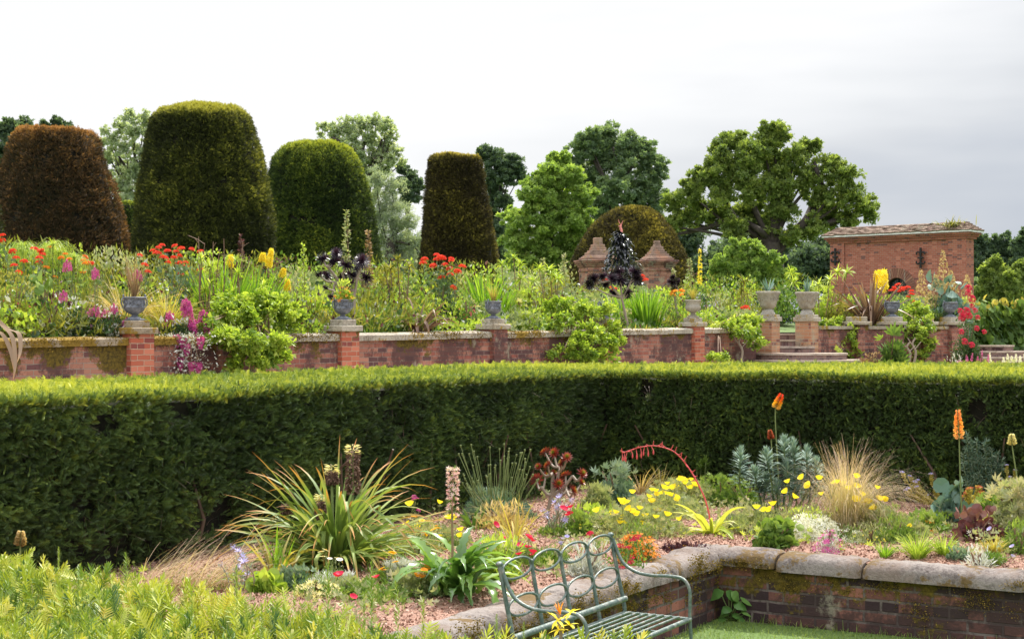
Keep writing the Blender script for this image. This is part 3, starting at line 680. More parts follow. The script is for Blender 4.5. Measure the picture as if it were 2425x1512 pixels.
M_sbr = brickmat('step brick', (0.24, 0.15, 0.14), (0.30, 0.19, 0.16), (0.26, 0.22, 0.20), (0.15, 0.09, 0.09), moss=.0, grime=.35, lichen=.2, bw=.08, bh=.2)
def steps(name, label, c, d, radii, z0, rise, top_extra=()):
    s = thing(name, label, 'steps', c + A(0, 0, z0)); n_ = A(d[1], -d[0], 0)
    for i, R in enumerate(radii):
        a = np.linspace(-math.pi / 2, math.pi / 2, 22); p = np.stack([np.sin(a) * R, np.cos(a) * R], -1)
        ring = np.array([d * x + n_ * y for x, y in p]); z_a = rise * i - (.2 if i == 0 else 0); z_b = rise * (i + 1) - .045
        w = np.concatenate([[0], np.cumsum(np.linalg.norm(np.diff(ring, axis=0), axis=1))]); m = len(ring)
        mb = MB(); lo = ring + A(0, 0, z_a + .001); hi = ring + A(0, 0, z_b)
        mb.add(np.concatenate([lo, hi]), [[k, k + 1, m + k + 1, m + k] for k in range(m - 1)], uv=np.concatenate([np.stack([w, w * 0 + z_a, w * 0 + 1], -1), np.stack([w, w * 0 + z_b, w * 0 + 1], -1)]))
        obj('riser', mb, M_sbr, s)
        mb = MB(); r2 = ring * (1 + .03 / R); lo = r2 + A(0, 0, z_b + .002); hi = r2 + A(0, 0, z_b + .045)
        mb.add(np.concatenate([lo, hi]), [[k, k + 1, m + k + 1, m + k] for k in range(m - 1)]); mb.add(hi, [list(range(m))])
        obj('tread', mb, M_step, s)
    for i, (w_, back) in enumerate(top_extra):
        zi = rise * (len(radii) + i); mb = MB(); a = -d * w_ + n_ * (-back); b = d * w_ + n_ * (-back)
        slab(mb, a, b, -n_ * 1.4, zi - .1, zi + rise - .045); obj('riser', mb, M_sbr, s)
        mb = MB(); slab(mb, a + n_ * .03, b + n_ * .03, -n_ * 1.4, zi + rise - .043, zi + rise); obj('tread', mb, M_step, s)
    return s
sc_ = (GPL + GPR) / 2 + WN * .1
dS = nrm(A(1.0, .12, 0))
steps('garden_steps', 'curved brick and stone steps rising between the two tall brick piers', sc_ + A(.12, 0, 0), dS, (1.42, 1.14), 1.20, .15, ((.42, -.05), (.42, .35), (.42, .75)))
steps('garden_steps', 'dark stepped brick blocks at the far right edge below the vine', P(2352, 780, 41.5) * A(1, 1, 0), A(1, .05, 0), (1.1, .82, .5), 1.18, .15)

# ================================================================ URNS
M_lead = solid('lead', (0.155, 0.17, 0.21), 0.55, .25, var=.35, scale=9, bmp=.35, col2=(0.27, 0.285, 0.33))
M_ust = stonemat('urn stone', (0.36, 0.33, 0.28), (0.15, 0.13, 0.11), moss=.15, scale=5)
M_ped = stonemat('urn foot stone', (0.37, 0.35, 0.32), (0.18, 0.16, 0.15), moss=.1, scale=4)
M_usoil = solid('urn compost', (0.05, 0.035, 0.025), 0.95)
def lead_urn():
    t = thing('lead_urn', '', 'urn', (0, 0, 0), 'lead urns on the wall piers')
    H = .56
    mb = MB(); block(mb, A(0, 0, 0), A(1, 0, 0), (.15, .15), 0, .035, cham=.006)
    lathe(mb, [(.14, .036), (.135, .06), (.08, .075), (.06, .10), (.058, .115), (.085, .13)], 24); obj('foot', mb, M_lead, t)
    mb = MB(); lathe(mb, [(.085, .13), (.15, .165), (.185, .205), (.20, .25), (.203, .258)], 48, wave=lambda R, z, a: 1 + (.05 * abs(math.cos(8 * a)) if z < .25 else .03))
    lathe(mb, [(.205, .26), (.212, .268), (.205, .276), (.20, .29), (.198, .41), (.205, .435), (.235, .45), (.24, .468), (.228, .475), (.20, .472), (.19, .44), (.18, .40)], 32); obj('bowl', mb, M_lead, t)
    r = rg(3)                                                               # raised figures round the band
    for a0 in np.arange(0, 6.28, .785):
        mb = MB()
        for _ in range(9):
            a = a0 + r.normal() * .13; z = .35 + r.normal() * .028; d = A(math.cos(a), math.sin(a), 0)
            q = A(*(d * .198)[:2], z); tube(mb, [q, q + A(-d[1], d[0], r.normal() * .8) * .03 + d * .012, q + A(-d[1], d[0], r.normal()) * .06], [.012, .016, .006], 5)
        obj('relief_figure', mb, M_lead, t)
    for s in (-1, 1):
        mb = MB(); tube(mb, spline([A(s * .19, 0, .29), A(s * .235, 0, .27), A(s * .27, 0, .33), A(s * .262, 0, .42), A(s * .225, 0, .455), A(s * .235, 0, .50), A(s * .215, 0, .515)], 5), [.014] * 15 + [.016] * 10 + [.021] * 5 + [.012], 8)
        obj('handle', mb, M_lead, t)
    mb = MB(); lathe(mb, [(.195, .44), (.1, .455), (.004, .46)], 20); obj('compost', mb, M_usoil, t); return t
def stone_urn(small=False):
    t = thing('stone_urn', '', 'urn', (0, 0, 0), 'carved stone urns')
    if small:
        mb = MB(); block(mb, O, A(1, 0, 0), (.15, .15), 0, .04, cham=.008); lathe(mb, [(.13, .042), (.075, .07), (.06, .12), (.09, .15)], 20); obj('foot', mb, M_ust, t)
        mb = MB(); lathe(mb, [(.09, .15), (.18, .19), (.205, .25), (.20, .30), (.178, .32), (.185, .36), (.19, .42), (.215, .45), (.21, .475), (.18, .47), (.17, .42)], 32, wave=lambda R, z, a: 1 + (.03 * math.cos(14 * a) if .32 < z < .43 else 0))
        obj('bowl', mb, M_ust, t); mb = MB(); lathe(mb, [(.175, .44), (.004, .45)], 16); obj('compost', mb, M_usoil, t)
    else:
        mb = MB(); lathe(mb, [(.215, 0), (.215, .05), (.19, .06), (.175, .12), (.135, .15), (.125, .165), (.145, .175), (.15, .18)], 32); obj('foot', mb, M_ped, t)
        mb = MB(); lathe(mb, [(.15, .18), (.20, .20), (.235, .26), (.265, .38), (.295, .50), (.335, .60), (.365, .63), (.372, .665), (.365, .70), (.335, .705), (.30, .66)], 56,
                         wave=lambda R, z, a: 1 + (.055 * (abs(math.cos(4 * a)) ** .6) - .02 if .22 < z < .6 else (.022 * math.cos(16 * a) if z >= .6 and z < .69 else 0)))
        obj('bowl', mb, M_ust, t)
        mb = MB(); r = rg(6)
        for k in range(10):
            a0 = k * .628 + .3
            for j in range(7):
                u = (j - 3) / 3; a = a0 + u * .19; zt = .60 - .16 * u * u; q = [A(math.cos(a0 + u * .05) * .225, math.sin(a0 + u * .05) * .225, .30), A(math.cos(a0 + u * .12) * .268, math.sin(a0 + u * .12) * .268, .42), A(math.cos(a) * .318, math.sin(a) * .318, zt)]
                tube(mb, q, [.008, .013, .018], 5)
        obj('carving', mb, M_ust, t); mb = MB(); lathe(mb, [(.31, .66), (.15, .68), (.004, .69)], 20); obj('compost', mb, M_usoil, t)
    return t
lu = lead_urn(); capz = lambda t: wtop(t) + .236
uinfo = [(0, 'grey lead urn with loop handles on the mossy pier, holding a tall brown grass tuft'), (1, 'grey lead urn with fluted bowl on the second pier, holding a bushy green geranium'), (2, 'blue-grey lead urn in front of a stand of upright sword leaves'), (3, 'grey lead urn half hidden behind lime leaves, below the dark rosettes')]
urns = []
for i, lab in uinfo:
    c = wall(piers[i]) - WN * .08; o = lu if i == 0 else dup(lu); o.location = (c[0], c[1], capz(piers[i])); o.rotation_euler = (0, 0, [.62, .55, .95, .7][i]); o['label'] = lab; urns.append(A(*o.location))
    o.scale = (.68 - .01 * i,) * 3
for c, lab in ((rpier[1], 'grey lead urn among feathery green leaves on the wall right of the steps'), (rpier[3], 'pale lead urn beside the crimson roses near the right end of the wall')):
    o = dup(lu, scale=.8); o.location = (c[0], c[1], 2.361); o.rotation_euler = (0, 0, .3); o['label'] = lab; urns.append(A(*o.location))
su = stone_urn(); su.location = (GPL[0], GPL[1], 2.391); su['label'] = 'large carved stone urn on the pier left of the steps, holding an upright blue agave'; su.scale = (.76,) * 3
su2 = dup(su); su2.location = (GPR[0], GPR[1], 2.391); su2['label'] = 'large carved stone urn on the pier right of the steps, holding a thin grey agave'; su2.rotation_euler = (0, 0, .4)
ss = stone_urn(True); c = wall(piers[4]) - WN * .08; ss.location = (c[0], c[1], capz(piers[4])); ss['label'] = 'small pale stone urn with rounded bowl on the last pier before the steps'; ss.scale = (.82,) * 3
urns += [A(*su.location) + A(0, 0, .52), A(*su2.location) + A(0, 0, .52), A(*ss.location) + A(0, 0, .37)]

# ================================================================ TERRACE PIERS WITH PYRAMID TOPS
M_pyr = stonemat('pyramid cap brick', (0.30, 0.21, 0.17), (0.13, 0.09, 0.08), moss=.2, scale=3, warm=(0.42, 0.20, 0.12))
M_pcor = brickmat('cornice brick', (0.28, 0.11, 0.085), (0.36, 0.18, 0.13), (0.30, 0.24, 0.2), (0.14, 0.08, 0.08), moss=.0, grime=.5, lichen=.75, bh=.07)
for px, ya, Y, sc, lab in ((1415, 563, 57.5, 1.0, 'brick pier with a weathered stepped pyramid top, left of the black spiky sculpture'), (1555, 570, 62.5, .96, 'brick pier with a pointed pyramid top, right of the black spiky sculpture')):
    top = P(px, ya, Y); base = A(top[0], top[1], gz(top[0], top[1]) - .02); H = top[2] - base[2]
    t = thing('terrace_pier', lab, 'pier', base, 'brick piers with pyramid tops', rz=.25); e = A(1, 0, 0)
    mb = MB(); block(mb, O, e, (.55 * sc, .55 * sc), -.1, H - 1.25 * sc); obj('brick_shaft', mb, M_pcor, t)
    mb = MB(); z = H - 1.25 * sc
    for k, (w, h) in enumerate(((.58, .07), (.56, .10), (.60, .07), (.64, .07), (.69, .07), (.72, .045))):
        block(mb, O, e, (w * sc, w * sc), z + .002, z + h * sc, cham=.012); z += h * sc
    obj('cornice', mb, M_pcor, t)
    mb = MB(); hp = H - z; rr = rg(int(px))
    prof = [(.54, 0), (.545, .05), (.50, .11), (.44, .17), (.39, .22), (.31, .34), (.25, .44), (.20, .56), (.145, .70), (.12, .74), (.085, .84), (.10, .88), (.06, 1.0)]
    if ya == 563: prof = prof[:9] + [(.13, .74), (.14, .80), (.11, 1.0)]
    for k in range(len(prof) - 1):
        block(mb, O, e, (prof[k][0] * sc + .012 * (k % 2), prof[k][0] * sc + .012 * (k % 2)), z + prof[k][1] * hp + .002, z + prof[k + 1][1] * hp, rough=.006, r=rr, cham=.015)
    obj('pyramid_top', mb, M_pyr, t)

# ================================================================ PAVILION
M_pv = brickmat('pavilion brick', (0.33, 0.105, 0.075), (0.40, 0.155, 0.11), (0.36, 0.28, 0.24), (0.17, 0.075, 0.07), moss=.0, grime=.3, lichen=.12, lo=(0.17, 0.065, 0.055), bw=.225, bh=.085, dth=.88)
M_tile = brickmat('old roof tiles', (0.24, 0.17, 0.13), (0.33, 0.24, 0.19), (0.10, 0.07, 0.05), (0.16, 0.10, 0.08), moss=.1, grime=.3, lichen=.6, bw=.20, bh=.11)
M_fas = solid('lead flashing', (0.72, 0.71, 0.72), .5, var=.15, scale=4)
M_iron = solid('black iron', (0.02, 0.02, 0.022), .6, .3)
M_arch = brickmat('arch brick', (0.22, 0.10, 0.075), (0.30, 0.16, 0.11), (0.30, 0.22, 0.18), (0.22, 0.11, 0.09), moss=0, grime=.25, lichen=.3, bw=.11, bh=.35)
M_glass = solid('dark window glass', (0.03, 0.05, 0.045), .12, 0, var=.3, scale=1, bmp=0)
A0 = P(1968, 780, 74.5); A1 = P(2287, 780, 70); A0[2] = A1[2] = 2.2
dW = nrm(A1 - A0); nW = A(dW[1], -dW[0], 0); Lw = float(np.linalg.norm(A1 - A0)); zE = EYE + 4.43 - 2.2
if nW[1] > 0: nW = -nW
pv = thing('brick_pavilion', 'red brick garden pavilion with arched window and low tiled roof at the right', 'building', A0)
aC = (2122 - CX) / F; sC = (aC * A0[1] - A0[0]) / (dW[0] - aC * dW[1]); zc = P(0, 685, 72)[2] - 2.2; ri = .55; ro = 1.0
TH = .30; mb = MB()
def wl(s0, s1, z0, z1): slab(mb, dW * s0, dW * s1, -nW * TH, z0, z1, u0=s0)
wl(0, sC - ri, -.3, zE - .35); wl(sC + ri, Lw, -.3, zE - .35); wl(sC - ri + .0, sC + ri - .0, zc + ri + .02, zE - .352)
wl(sC - ri, sC + ri, -.3, zc - 1.6)
n = 14; a = np.linspace(0, math.pi, n)                                     # spandrels round the arch
for k in range(n - 1):
    x0, x1 = math.cos(a[k]) * ri, math.cos(a[k + 1]) * ri; z0_, z1_ = math.sin(a[k]) * ri + zc, math.sin(a[k + 1]) * ri + zc; zt_ = zc + ri + .02
    q = np.array([dW * (sC + x0) + A(0, 0, z0_), dW * (sC + x1) + A(0, 0, z1_), dW * (sC + x1) + A(0, 0, zt_), dW * (sC + x0) + A(0, 0, zt_)])
    mb.add(q, [[0, 1, 2, 3]], uv=np.array([[sC + x0, z0_, 1], [sC + x1, z1_, 1], [sC + x1, zt_, 1], [sC + x0, zt_, 1]]))
    mb.add(np.array([q[0], q[1], q[1] - nW * TH, q[0] - nW * TH]), [[0, 1, 2, 3]], uv=[[0, 0, 1], [.1, 0, 1], [.1, .4, 1], [0, .4, 1]])
sd_ = -nW
for s0 in (0, Lw):                                                          # side and back walls
    b0 = dW * s0 - nW * TH; b1_ = dW * s0 - nW * .78; ins = dW * (.3 if s0 == 0 else -.3)
    slab(mb, b0, b1_, ins, -.3, zE - .35)
slab(mb, dW * .3 - nW * .55, dW * (Lw - .3) - nW * .55, -nW * .22, -.3, zE - .352)
w_ = obj('brick_wall', mb, M_pv, pv)
mb = MB(); slab(mb, dW * -.03 + nW * .07, dW * .72 + nW * .07, -nW * .065, -.3, zE - .35, u0=.05); obj('pilaster', mb, M_pv, pv); mb = MB(); slab(mb, dW * (Lw - .85) + nW * .05, dW * (Lw + .03) + nW * .05, -nW * .045, -.3, zE - .35)
obj('pilaster', mb, M_pv, pv)
mb = MB(); z = zE - .348
for h, o_ in ((.10, .10), (.09, .17), (.10, .25)):
    q0, q1 = dW * -o_ + nW * o_, dW * (Lw + o_) + nW * o_; slab(mb, q0, q1, -nW * (.8 + 2 * o_), z, z + h - .003); z += h
obj('cornice', mb, M_pv, pv)
mb = MB(); o_ = .33; e1, e2 = dW * -o_ + nW * o_, dW * (Lw + o_) + nW * o_
slab(mb, e1, e2, -nW * .04, z, z + .085); slab(mb, e2 - nW * .042, e2 - nW * (.8 + 2 * o_), -dW * .04, z, z + .085); slab(mb, e1 - nW * .042, e1 - nW * (.8 + 2 * o_), dW * .04, z, z + .085); obj('flashing', mb, M_fas, pv)
zr = z + .086; hr = .40; i_ = .70; D_ = .8 + 2 * o_
cs = [e1 + nW * .02 - dW * .02, e2 + nW * .02 + dW * .02, e2 - nW * D_ + dW * .02, e1 - nW * D_ - dW * .02]
tp = [cs[0] + dW * .5 - nW * i_, cs[1] - dW * .5 - nW * i_, cs[2] - dW * .5 + nW * i_, cs[3] + dW * .5 + nW * i_]
mb = MB(); e = A(0, 0, 1); r = rg(2)
nt_ = 6
for k in range(4):                                                          # courses of tiles, each lapping the one below
    a0, a1, b0, b1_ = cs[k], cs[(k + 1) % 4], tp[k], tp[(k + 1) % 4]
    for c_ in range(nt_):
        f0, f1 = c_ / nt_, (c_ + 1) / nt_; m = 40
        s = np.linspace(0, 1, m); lo = (a0 + (b0 - a0) * f0) * (1 - s)[:, None] + (a1 + (b1_ - a1) * f0) * s[:, None]; hi = (a0 + (b0 - a0) * f1) * (1 - s)[:, None] + (a1 + (b1_ - a1) * f1) * s[:, None]
        lo[:, 2] = zr + hr * f0 + .035 + r.normal(size=m) * .010; hi[:, 2] = zr + hr * f1 + r.normal(size=m) * .004
        lo2 = lo.copy(); lo2[:, 2] -= .05; w = np.linalg.norm(a1 - a0) * s
        v = np.concatenate([lo2, lo, hi]); uv = np.concatenate([np.stack([w, w * 0 + c_ * .11 - .01, w * 0 + 1], -1), np.stack([w, w * 0 + c_ * .11, w * 0 + 1], -1), np.stack([w, w * 0 + c_ * .11 + .109, w * 0 + 1], -1)])
        mb.add(v, [[i, i + 1, m + i + 1, m + i] for i in range(m - 1)] + [[m + i, m + i + 1, 2 * m + i + 1, 2 * m + i] for i in range(m - 1)], uv=uv)
mb.add(np.array([p + e * (zr + hr) for p in tp]), [[0, 1, 2, 3]], uv=np.array(tp) * 1)
obj('tiled_roof', mb, M_tile, pv)
# arch ring of rubbed bricks
for k in range(23):
    a0, a1 = math.pi * k / 23 + .012, math.pi * (k + 1) / 23 - .012; c4 = []
    for nn_ in (.035, -.02):
        c4 += [dW * (sC + math.cos(aa) * R) + A(0, 0, zc + math.sin(aa) * R) + nW * nn_ for aa, R in ((a0, ri), (a1, ri), (a1, ro), (a0, ro))]
    if k == 0: mb = MB()
    hexa(mb, c4[4:] + c4[:4])
    for q in range(6): mb.u[-1 - q] = np.array(mb.u[-1 - q]) * .2 + A(k * .11 + .03, .03, 1)
obj('arch_ring', mb, M_arch, pv)
fr_ = MB(); ins = -nW * .22
wf = [dW * (sC + math.cos(x) * (ri - .03)) + A(0, 0, zc + math.sin(x) * (ri - .03)) + ins for x in np.linspace(0, math.pi, 15)]
wf = [dW * (sC + ri - .03) + A(0, 0, zc - 1.6) + ins] + wf + [dW * (sC - ri + .03) + A(0, 0, zc - 1.6) + ins]
tube(fr_, wf, .04, 5); tube(fr_, [dW * sC + A(0, 0, zc - 1.6) + ins, dW * sC + A(0, 0, zc + ri - .05) + ins], .045, 5); tube(fr_, [dW * (sC - ri) + A(0, 0, zc - .5) + ins, dW * (sC + ri) + A(0, 0, zc - .5) + ins], .03, 5)
wo = obj('window', fr_, M_iron, pv)
mb = MB(); 
for x in np.linspace(-ri + .1, ri - .1, 9): tube(mb, [dW * (sC + x) + A(0, 0, zc - 1.6) + ins, dW * (sC + x) + A(0, 0, zc + math.sqrt(max(0, ri * ri - x * x)) - .04) + ins], .009, 4)
for zz in np.arange(-1.5, .4, .16): tube(mb, [dW * (sC - ri) + A(0, 0, zc + zz) + ins * 1.02, dW * (sC + ri) + A(0, 0, zc + zz) + ins * 1.02], .008, 4)
obj('glazing_bars', mb, M_iron, wo)
mb = MB(); g0 = [p - nW * .03 for p in wf]; mb.add(np.array(g0), [list(range(len(g0)))]); obj('pane', mb, M_glass, wo)
def anchor(px, py0, py1, Y):
    """iron wall tie: upright bar with curled fleurs at head and foot"""
    k = (px - CX) / F; s = (k * A0[1] - A0[0]) / (dW[0] - k * dW[1]); c = dW * s + nW * .12; z0, z1 = P(px, py1, Y)[2] - 2.2, P(px, py0, Y)[2] - 2.2; mb = MB(); H = z1 - z0
    U3 = lambda x, z: c + dW * x + A(0, 0, z0 + z * H)
    tube(mb, [U3(0, 0), U3(0, 1)], .055, 6)
    for s_ in (-1, 1):
        for base, up in ((.78, 1), (.22, -1)):
            tube(mb, spline([U3(0, base - .05 * up), U3(.12 * s_, base + .01 * up), U3(.20 * s_, base - .04 * up), U3(.19 * s_, base - .12 * up)], 4), .038, 5)
    tube(mb, [U3(-.14, .5), U3(.14, .5)], .045, 6)
    obj('wall_tie', mb, M_iron, pv)
anchor(1980, 585, 626, 73.2); anchor(2182, 580, 630, 69.2)

# black leafy obelisk with red finial
M_blk = leafmat('black petals metal', [(0.010, 0.012, 0.018), (0.03, 0.035, 0.045)], trans=0, rough=.22, spec=.8)
top = P(1470, 552, 45); bz = P(1470, 800, 45)[2]
ob = thing('obelisk_sculpture', 'glossy black obelisk of curved leaves with pink figure on top, between pyramid piers', 'sculpture', (top[0], top[1], bz)); H = top[2] - bz
mb = MB(); tube(mb, [A(0, 0, 0), A(0, 0, H)], [.06, .03], 6, tint=0)
for k in range(6):
    a = k * 1.047; tube(mb, [A(math.cos(a) * .7, math.sin(a) * .7, 0), A(math.cos(a) * .34, math.sin(a) * .34, H * .55), A(0, 0, H * .98)], .018, 5, tint=0)
obj('frame', mb, M_iron, ob)
mb = MB(); r = rg(9); n = 900; zf = r.uniform(.02, 1, n) ** 1.0; R = .95 * (1 - zf) ** .9 + .03; a = r.uniform(0, 6.28, n)
q = np.stack([R * np.cos(a), R * np.sin(a), zf * H], -1)
straps(mb, q, a + r.normal(size=n) * .6, r.uniform(-.2, .9, n), r.uniform(.16, .36, n), r.uniform(.07, .13, n), r.uniform(.8, 2.4, n), segs=4, fold=.25, tint=r.uniform(0, 1, n), profile='blade')
obj('leaves', mb, M_blk, ob)
M_pink = solid('pink finial', (0.75, 0.25, 0.22), .5)
mb = MB(); tube(mb, spline([A(0, 0, H), A(.02, 0, H + .12), A(-.02, 0, H + .26), A(.01, 0, H + .42)], 4), [.03, .06, .08, .075, .06, .055, .07, .06, .045, .05, .05, .03, .02], 8)
tube(mb, [A(-.0, 0, H + .38), A(-.09, 0, H + .52), A(-.12, 0, H + .66)], [.022, .018, .01], 6); tube(mb, [A(.02, 0, H + .38), A(.05, 0, H + .50), A(.10, 0, H + .60)], [.022, .018, .01], 6); tube(mb, [A(0, 0, H + .3), A(-.10, 0, H + .36), A(-.12, 0, H + .30)], [.02, .02, .01], 6)
fo = obj('finial_figure', mb, M_pink, ob); fo.scale = (.6,) * 3; fo.location = (0, 0, H * .4)

# ================================================================ CLIPPED YEWS
def topcols(kind):
    return {'brown': [(0.030, 0.034, 0.016), (0.052, 0.042, 0.022), (0.086, 0.054, 0.028), (0.15, 0.085, 0.036), (0.36, 0.19, 0.06)],
            'green': [(0.020, 0.026, 0.010), (0.038, 0.045, 0.016), (0.062, 0.074, 0.020), (0.14, 0.15, 0.028), (0.33, 0.32, 0.06)],
            'deep': [(0.020, 0.036, 0.014), (0.038, 0.064, 0.018), (0.068, 0.105, 0.022), (0.16, 0.21, 0.035), (0.34, 0.37, 0.05)],
            'olive': [(0.032, 0.028, 0.014), (0.054, 0.044, 0.020), (0.080, 0.068, 0.024), (0.16, 0.14, 0.030), (0.36, 0.30, 0.06)]}[kind]
def topiary(label, prof, Y, kind, n, seed, leaf=.10, upk=.8):
    """prof: [(y, xl, xr)] in picture units, top to bottom"""
    yb, xl, xr = prof[-1]; base = P((xl + xr) / 2, yb, Y); g = gz(base[0], base[1]); base[2] = g
    t = thing('clipped_yew', label, 'topiary', base, 'large clipped yews on the upper terrace')
    zs = []; rs = []; cs = []
    for y, a, b in prof: zs.append(P(0, y, Y)[2] - g); rs.append((b - a) / 2 / F * Y); cs.append(((a + b) / 2 - (prof[-1][1] + prof[-1][2]) / 2) / F * Y)
    zs.append(-.05); rs.append(rs[-1] * 1.02); cs.append(0); zs, rs, cs = map(np.array, (zs, rs, cs))
    order = np.argsort(zs); zs, rs, cs = zs[order], rs[order], cs[order]; r = rg(seed)
    # arc-length sampling of the profile so the domed head is covered too
    L = np.concatenate([[0], np.cumsum(np.hypot(np.diff(zs), np.diff(rs)))]); L2 = np.linspace(0, L[-1], 90); z_ = np.interp(L2, L, zs); r_ = np.interp(L2, L, rs); c_ = np.interp(L2, L, cs)
    k3 = np.ones(7) / 7; rsm = np.convolve(np.pad(r_, 3, mode='edge'), k3, 'valid'); zsm = np.convolve(np.pad(z_, 3, mode='edge'), k3, 'valid'); rsm[-1] = 0.0; rsm[:3] = r_[:3]
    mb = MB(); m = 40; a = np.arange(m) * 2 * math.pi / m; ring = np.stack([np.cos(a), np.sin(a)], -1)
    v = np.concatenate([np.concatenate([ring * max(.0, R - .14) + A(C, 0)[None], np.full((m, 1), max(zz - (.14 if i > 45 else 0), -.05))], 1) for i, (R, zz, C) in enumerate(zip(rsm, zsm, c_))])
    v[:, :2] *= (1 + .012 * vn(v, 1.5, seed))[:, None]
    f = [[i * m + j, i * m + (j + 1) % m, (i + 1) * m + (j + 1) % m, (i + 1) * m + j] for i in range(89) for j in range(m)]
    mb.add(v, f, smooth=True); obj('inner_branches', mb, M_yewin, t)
    # tufts over the front three quarters and the head
    w = rsm[:-1] * np.hypot(np.diff(zsm), np.diff(rsm)) + 1e-6; idx = r.choice(len(w), n, p=w / w.sum()); fr = r.uniform(size=n)
    R = rsm[idx] + (rsm[idx + 1] - rsm[idx]) * fr; zz = zsm[idx] + (zsm[idx + 1] - zsm[idx]) * fr; C = c_[idx]
    th = -math.pi / 2 + r.normal(size=n) * 1.15; n0 = n; dz = np.diff(zsm)[idx]; dr = np.diff(rsm)[idx]; nl = np.hypot(dz, dr) + 1e-9
    nv = np.stack([np.cos(th) * dz / nl, np.sin(th) * dz / nl, -dr / nl], -1)
    q = np.stack([R * np.cos(th) + C, R * np.sin(th), zz], -1)
    b = vn(q, .9, seed + 1) + .55 * vn(q, 3.2, seed + 2) + .4 * vn(q, 9, seed + 3)
    q = q + nv * (b * .07 - .05 - r.uniform(0, .10, n))[:, None]
    hole = vn(q, 2.6, seed + 7) + .7 * vn(q, 6, seed + 8) + .5 * vn(q, 15, seed + 9); ok = hole > -.95; q, nv, b = q[ok], nv[ok], b[ok]; n = len(q)
    up = np.clip(nv[:, 2], 0, 1)
    tn = .32 + .22 * b + .16 * vn(q, .55, seed + 4) + r.normal(size=n) * .19 + upk * up ** 1.5  # up-facing tufts tinted brighter: a top highlight painted into the colour
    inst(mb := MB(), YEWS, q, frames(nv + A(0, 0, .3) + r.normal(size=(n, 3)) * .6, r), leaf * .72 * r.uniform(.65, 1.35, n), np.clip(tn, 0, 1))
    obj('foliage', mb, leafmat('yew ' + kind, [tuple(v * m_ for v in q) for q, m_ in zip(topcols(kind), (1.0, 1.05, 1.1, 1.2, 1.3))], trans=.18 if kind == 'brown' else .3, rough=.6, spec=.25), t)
    return t
topiary('rust-brown clipped yew drum, the browned one at the left', [(305, 55, 212), (309, 42, 222), (325, 33, 235), (345, 22, 244), (420, 0, 263), (520, -26, 293), (600, -50, 314), (660, -60, 322)], 42, 'brown', 50000, 1, .11)
topiary('tallest clipped yew drum with domed olive head, left of centre', [(251, 430, 520), (256, 400, 560), (268, 362, 592), (285, 350, 603), (330, 343, 611), (400, 335, 631), (500, 325, 648), (600, 317, 658), (680, 312, 664)], 40, 'green', 66000, 2, .10)
topiary('rounded bell-shaped deep green clipped yew right of the tallest one', [(332, 715, 780), (338, 690, 805), (352, 662, 825), (385, 640, 848), (430, 628, 865), (500, 618, 885), (600, 610, 903), (670, 606, 908)], 50, 'deep', 56000, 3, .12)
topiary('slim flat-topped olive clipped yew column near the centre', [(363, 1030, 1130), (366, 1018, 1141), (374, 1009, 1146), (430, 1004, 1152), (500, 998, 1163), (600, 988, 1174), (690, 980, 1180)], 45, 'olive', 42000, 4, .10)
topiary('broad dome-shaped clipped yew behind the pyramid-topped piers', [(491, 1470, 1530), (495, 1450, 1548), (510, 1425, 1565), (540, 1395, 1590), (570, 1374, 1609), (610, 1354, 1628), (660, 1338, 1642)], 72, 'olive', 40000, 5, .16, .35)
topiary('green clipped yew cut off by the left edge of the picture', [(455, -110, -35), (462, -125, -20), (480, -140, 2), (540, -150, 12), (600, -158, 19), (680, -165, 24)], 36, 'green', 9000, 6, .10)
topiary('small flat dark clipped yew seen between the brown and the tallest yew', [(475, 268, 322), (478, 262, 330), (484, 258, 334), (560, 255, 337), (620, 254, 338)], 58, 'deep', 7000, 7, .13)

# ================================================================ TREES
M_bark = solid('bark', (0.045, 0.036, 0.03), .9, var=.4, scale=6, bmp=.6)
def crownmat(k, c): return leafmat('crown ' + k, [tuple(min(.6, v * f_) for v, f_ in zip(q, (1.7, 1.68, 2.0))) for q in c], trans=.5, rough=.5, spec=.3)  # crowns lifted and turned bluer: distance haze painted into the leaf colour
CR = {'oak': [(0.055, 0.085, 0.024), (0.10, 0.145, 0.034), (0.17, 0.22, 0.05), (0.27, 0.31, 0.08)],
      'ash': [(0.13, 0.17, 0.10), (0.20, 0.25, 0.14), (0.27, 0.32, 0.18), (0.36, 0.40, 0.23)],
      'willow': [(0.13, 0.17, 0.11), (0.18, 0.225, 0.15), (0.235, 0.275, 0.185), (0.29, 0.33, 0.23)],
      'lime': [(0.08, 0.13, 0.032), (0.135, 0.21, 0.045), (0.21, 0.29, 0.065), (0.31, 0.38, 0.10)],
      'dark': [(0.035, 0.058, 0.036), (0.052, 0.084, 0.048), (0.075, 0.115, 0.058), (0.11, 0.15, 0.07)],
      'mid': [(0.065, 0.105, 0.055), (0.095, 0.145, 0.070), (0.135, 0.19, 0.085), (0.18, 0.235, 0.10)]}
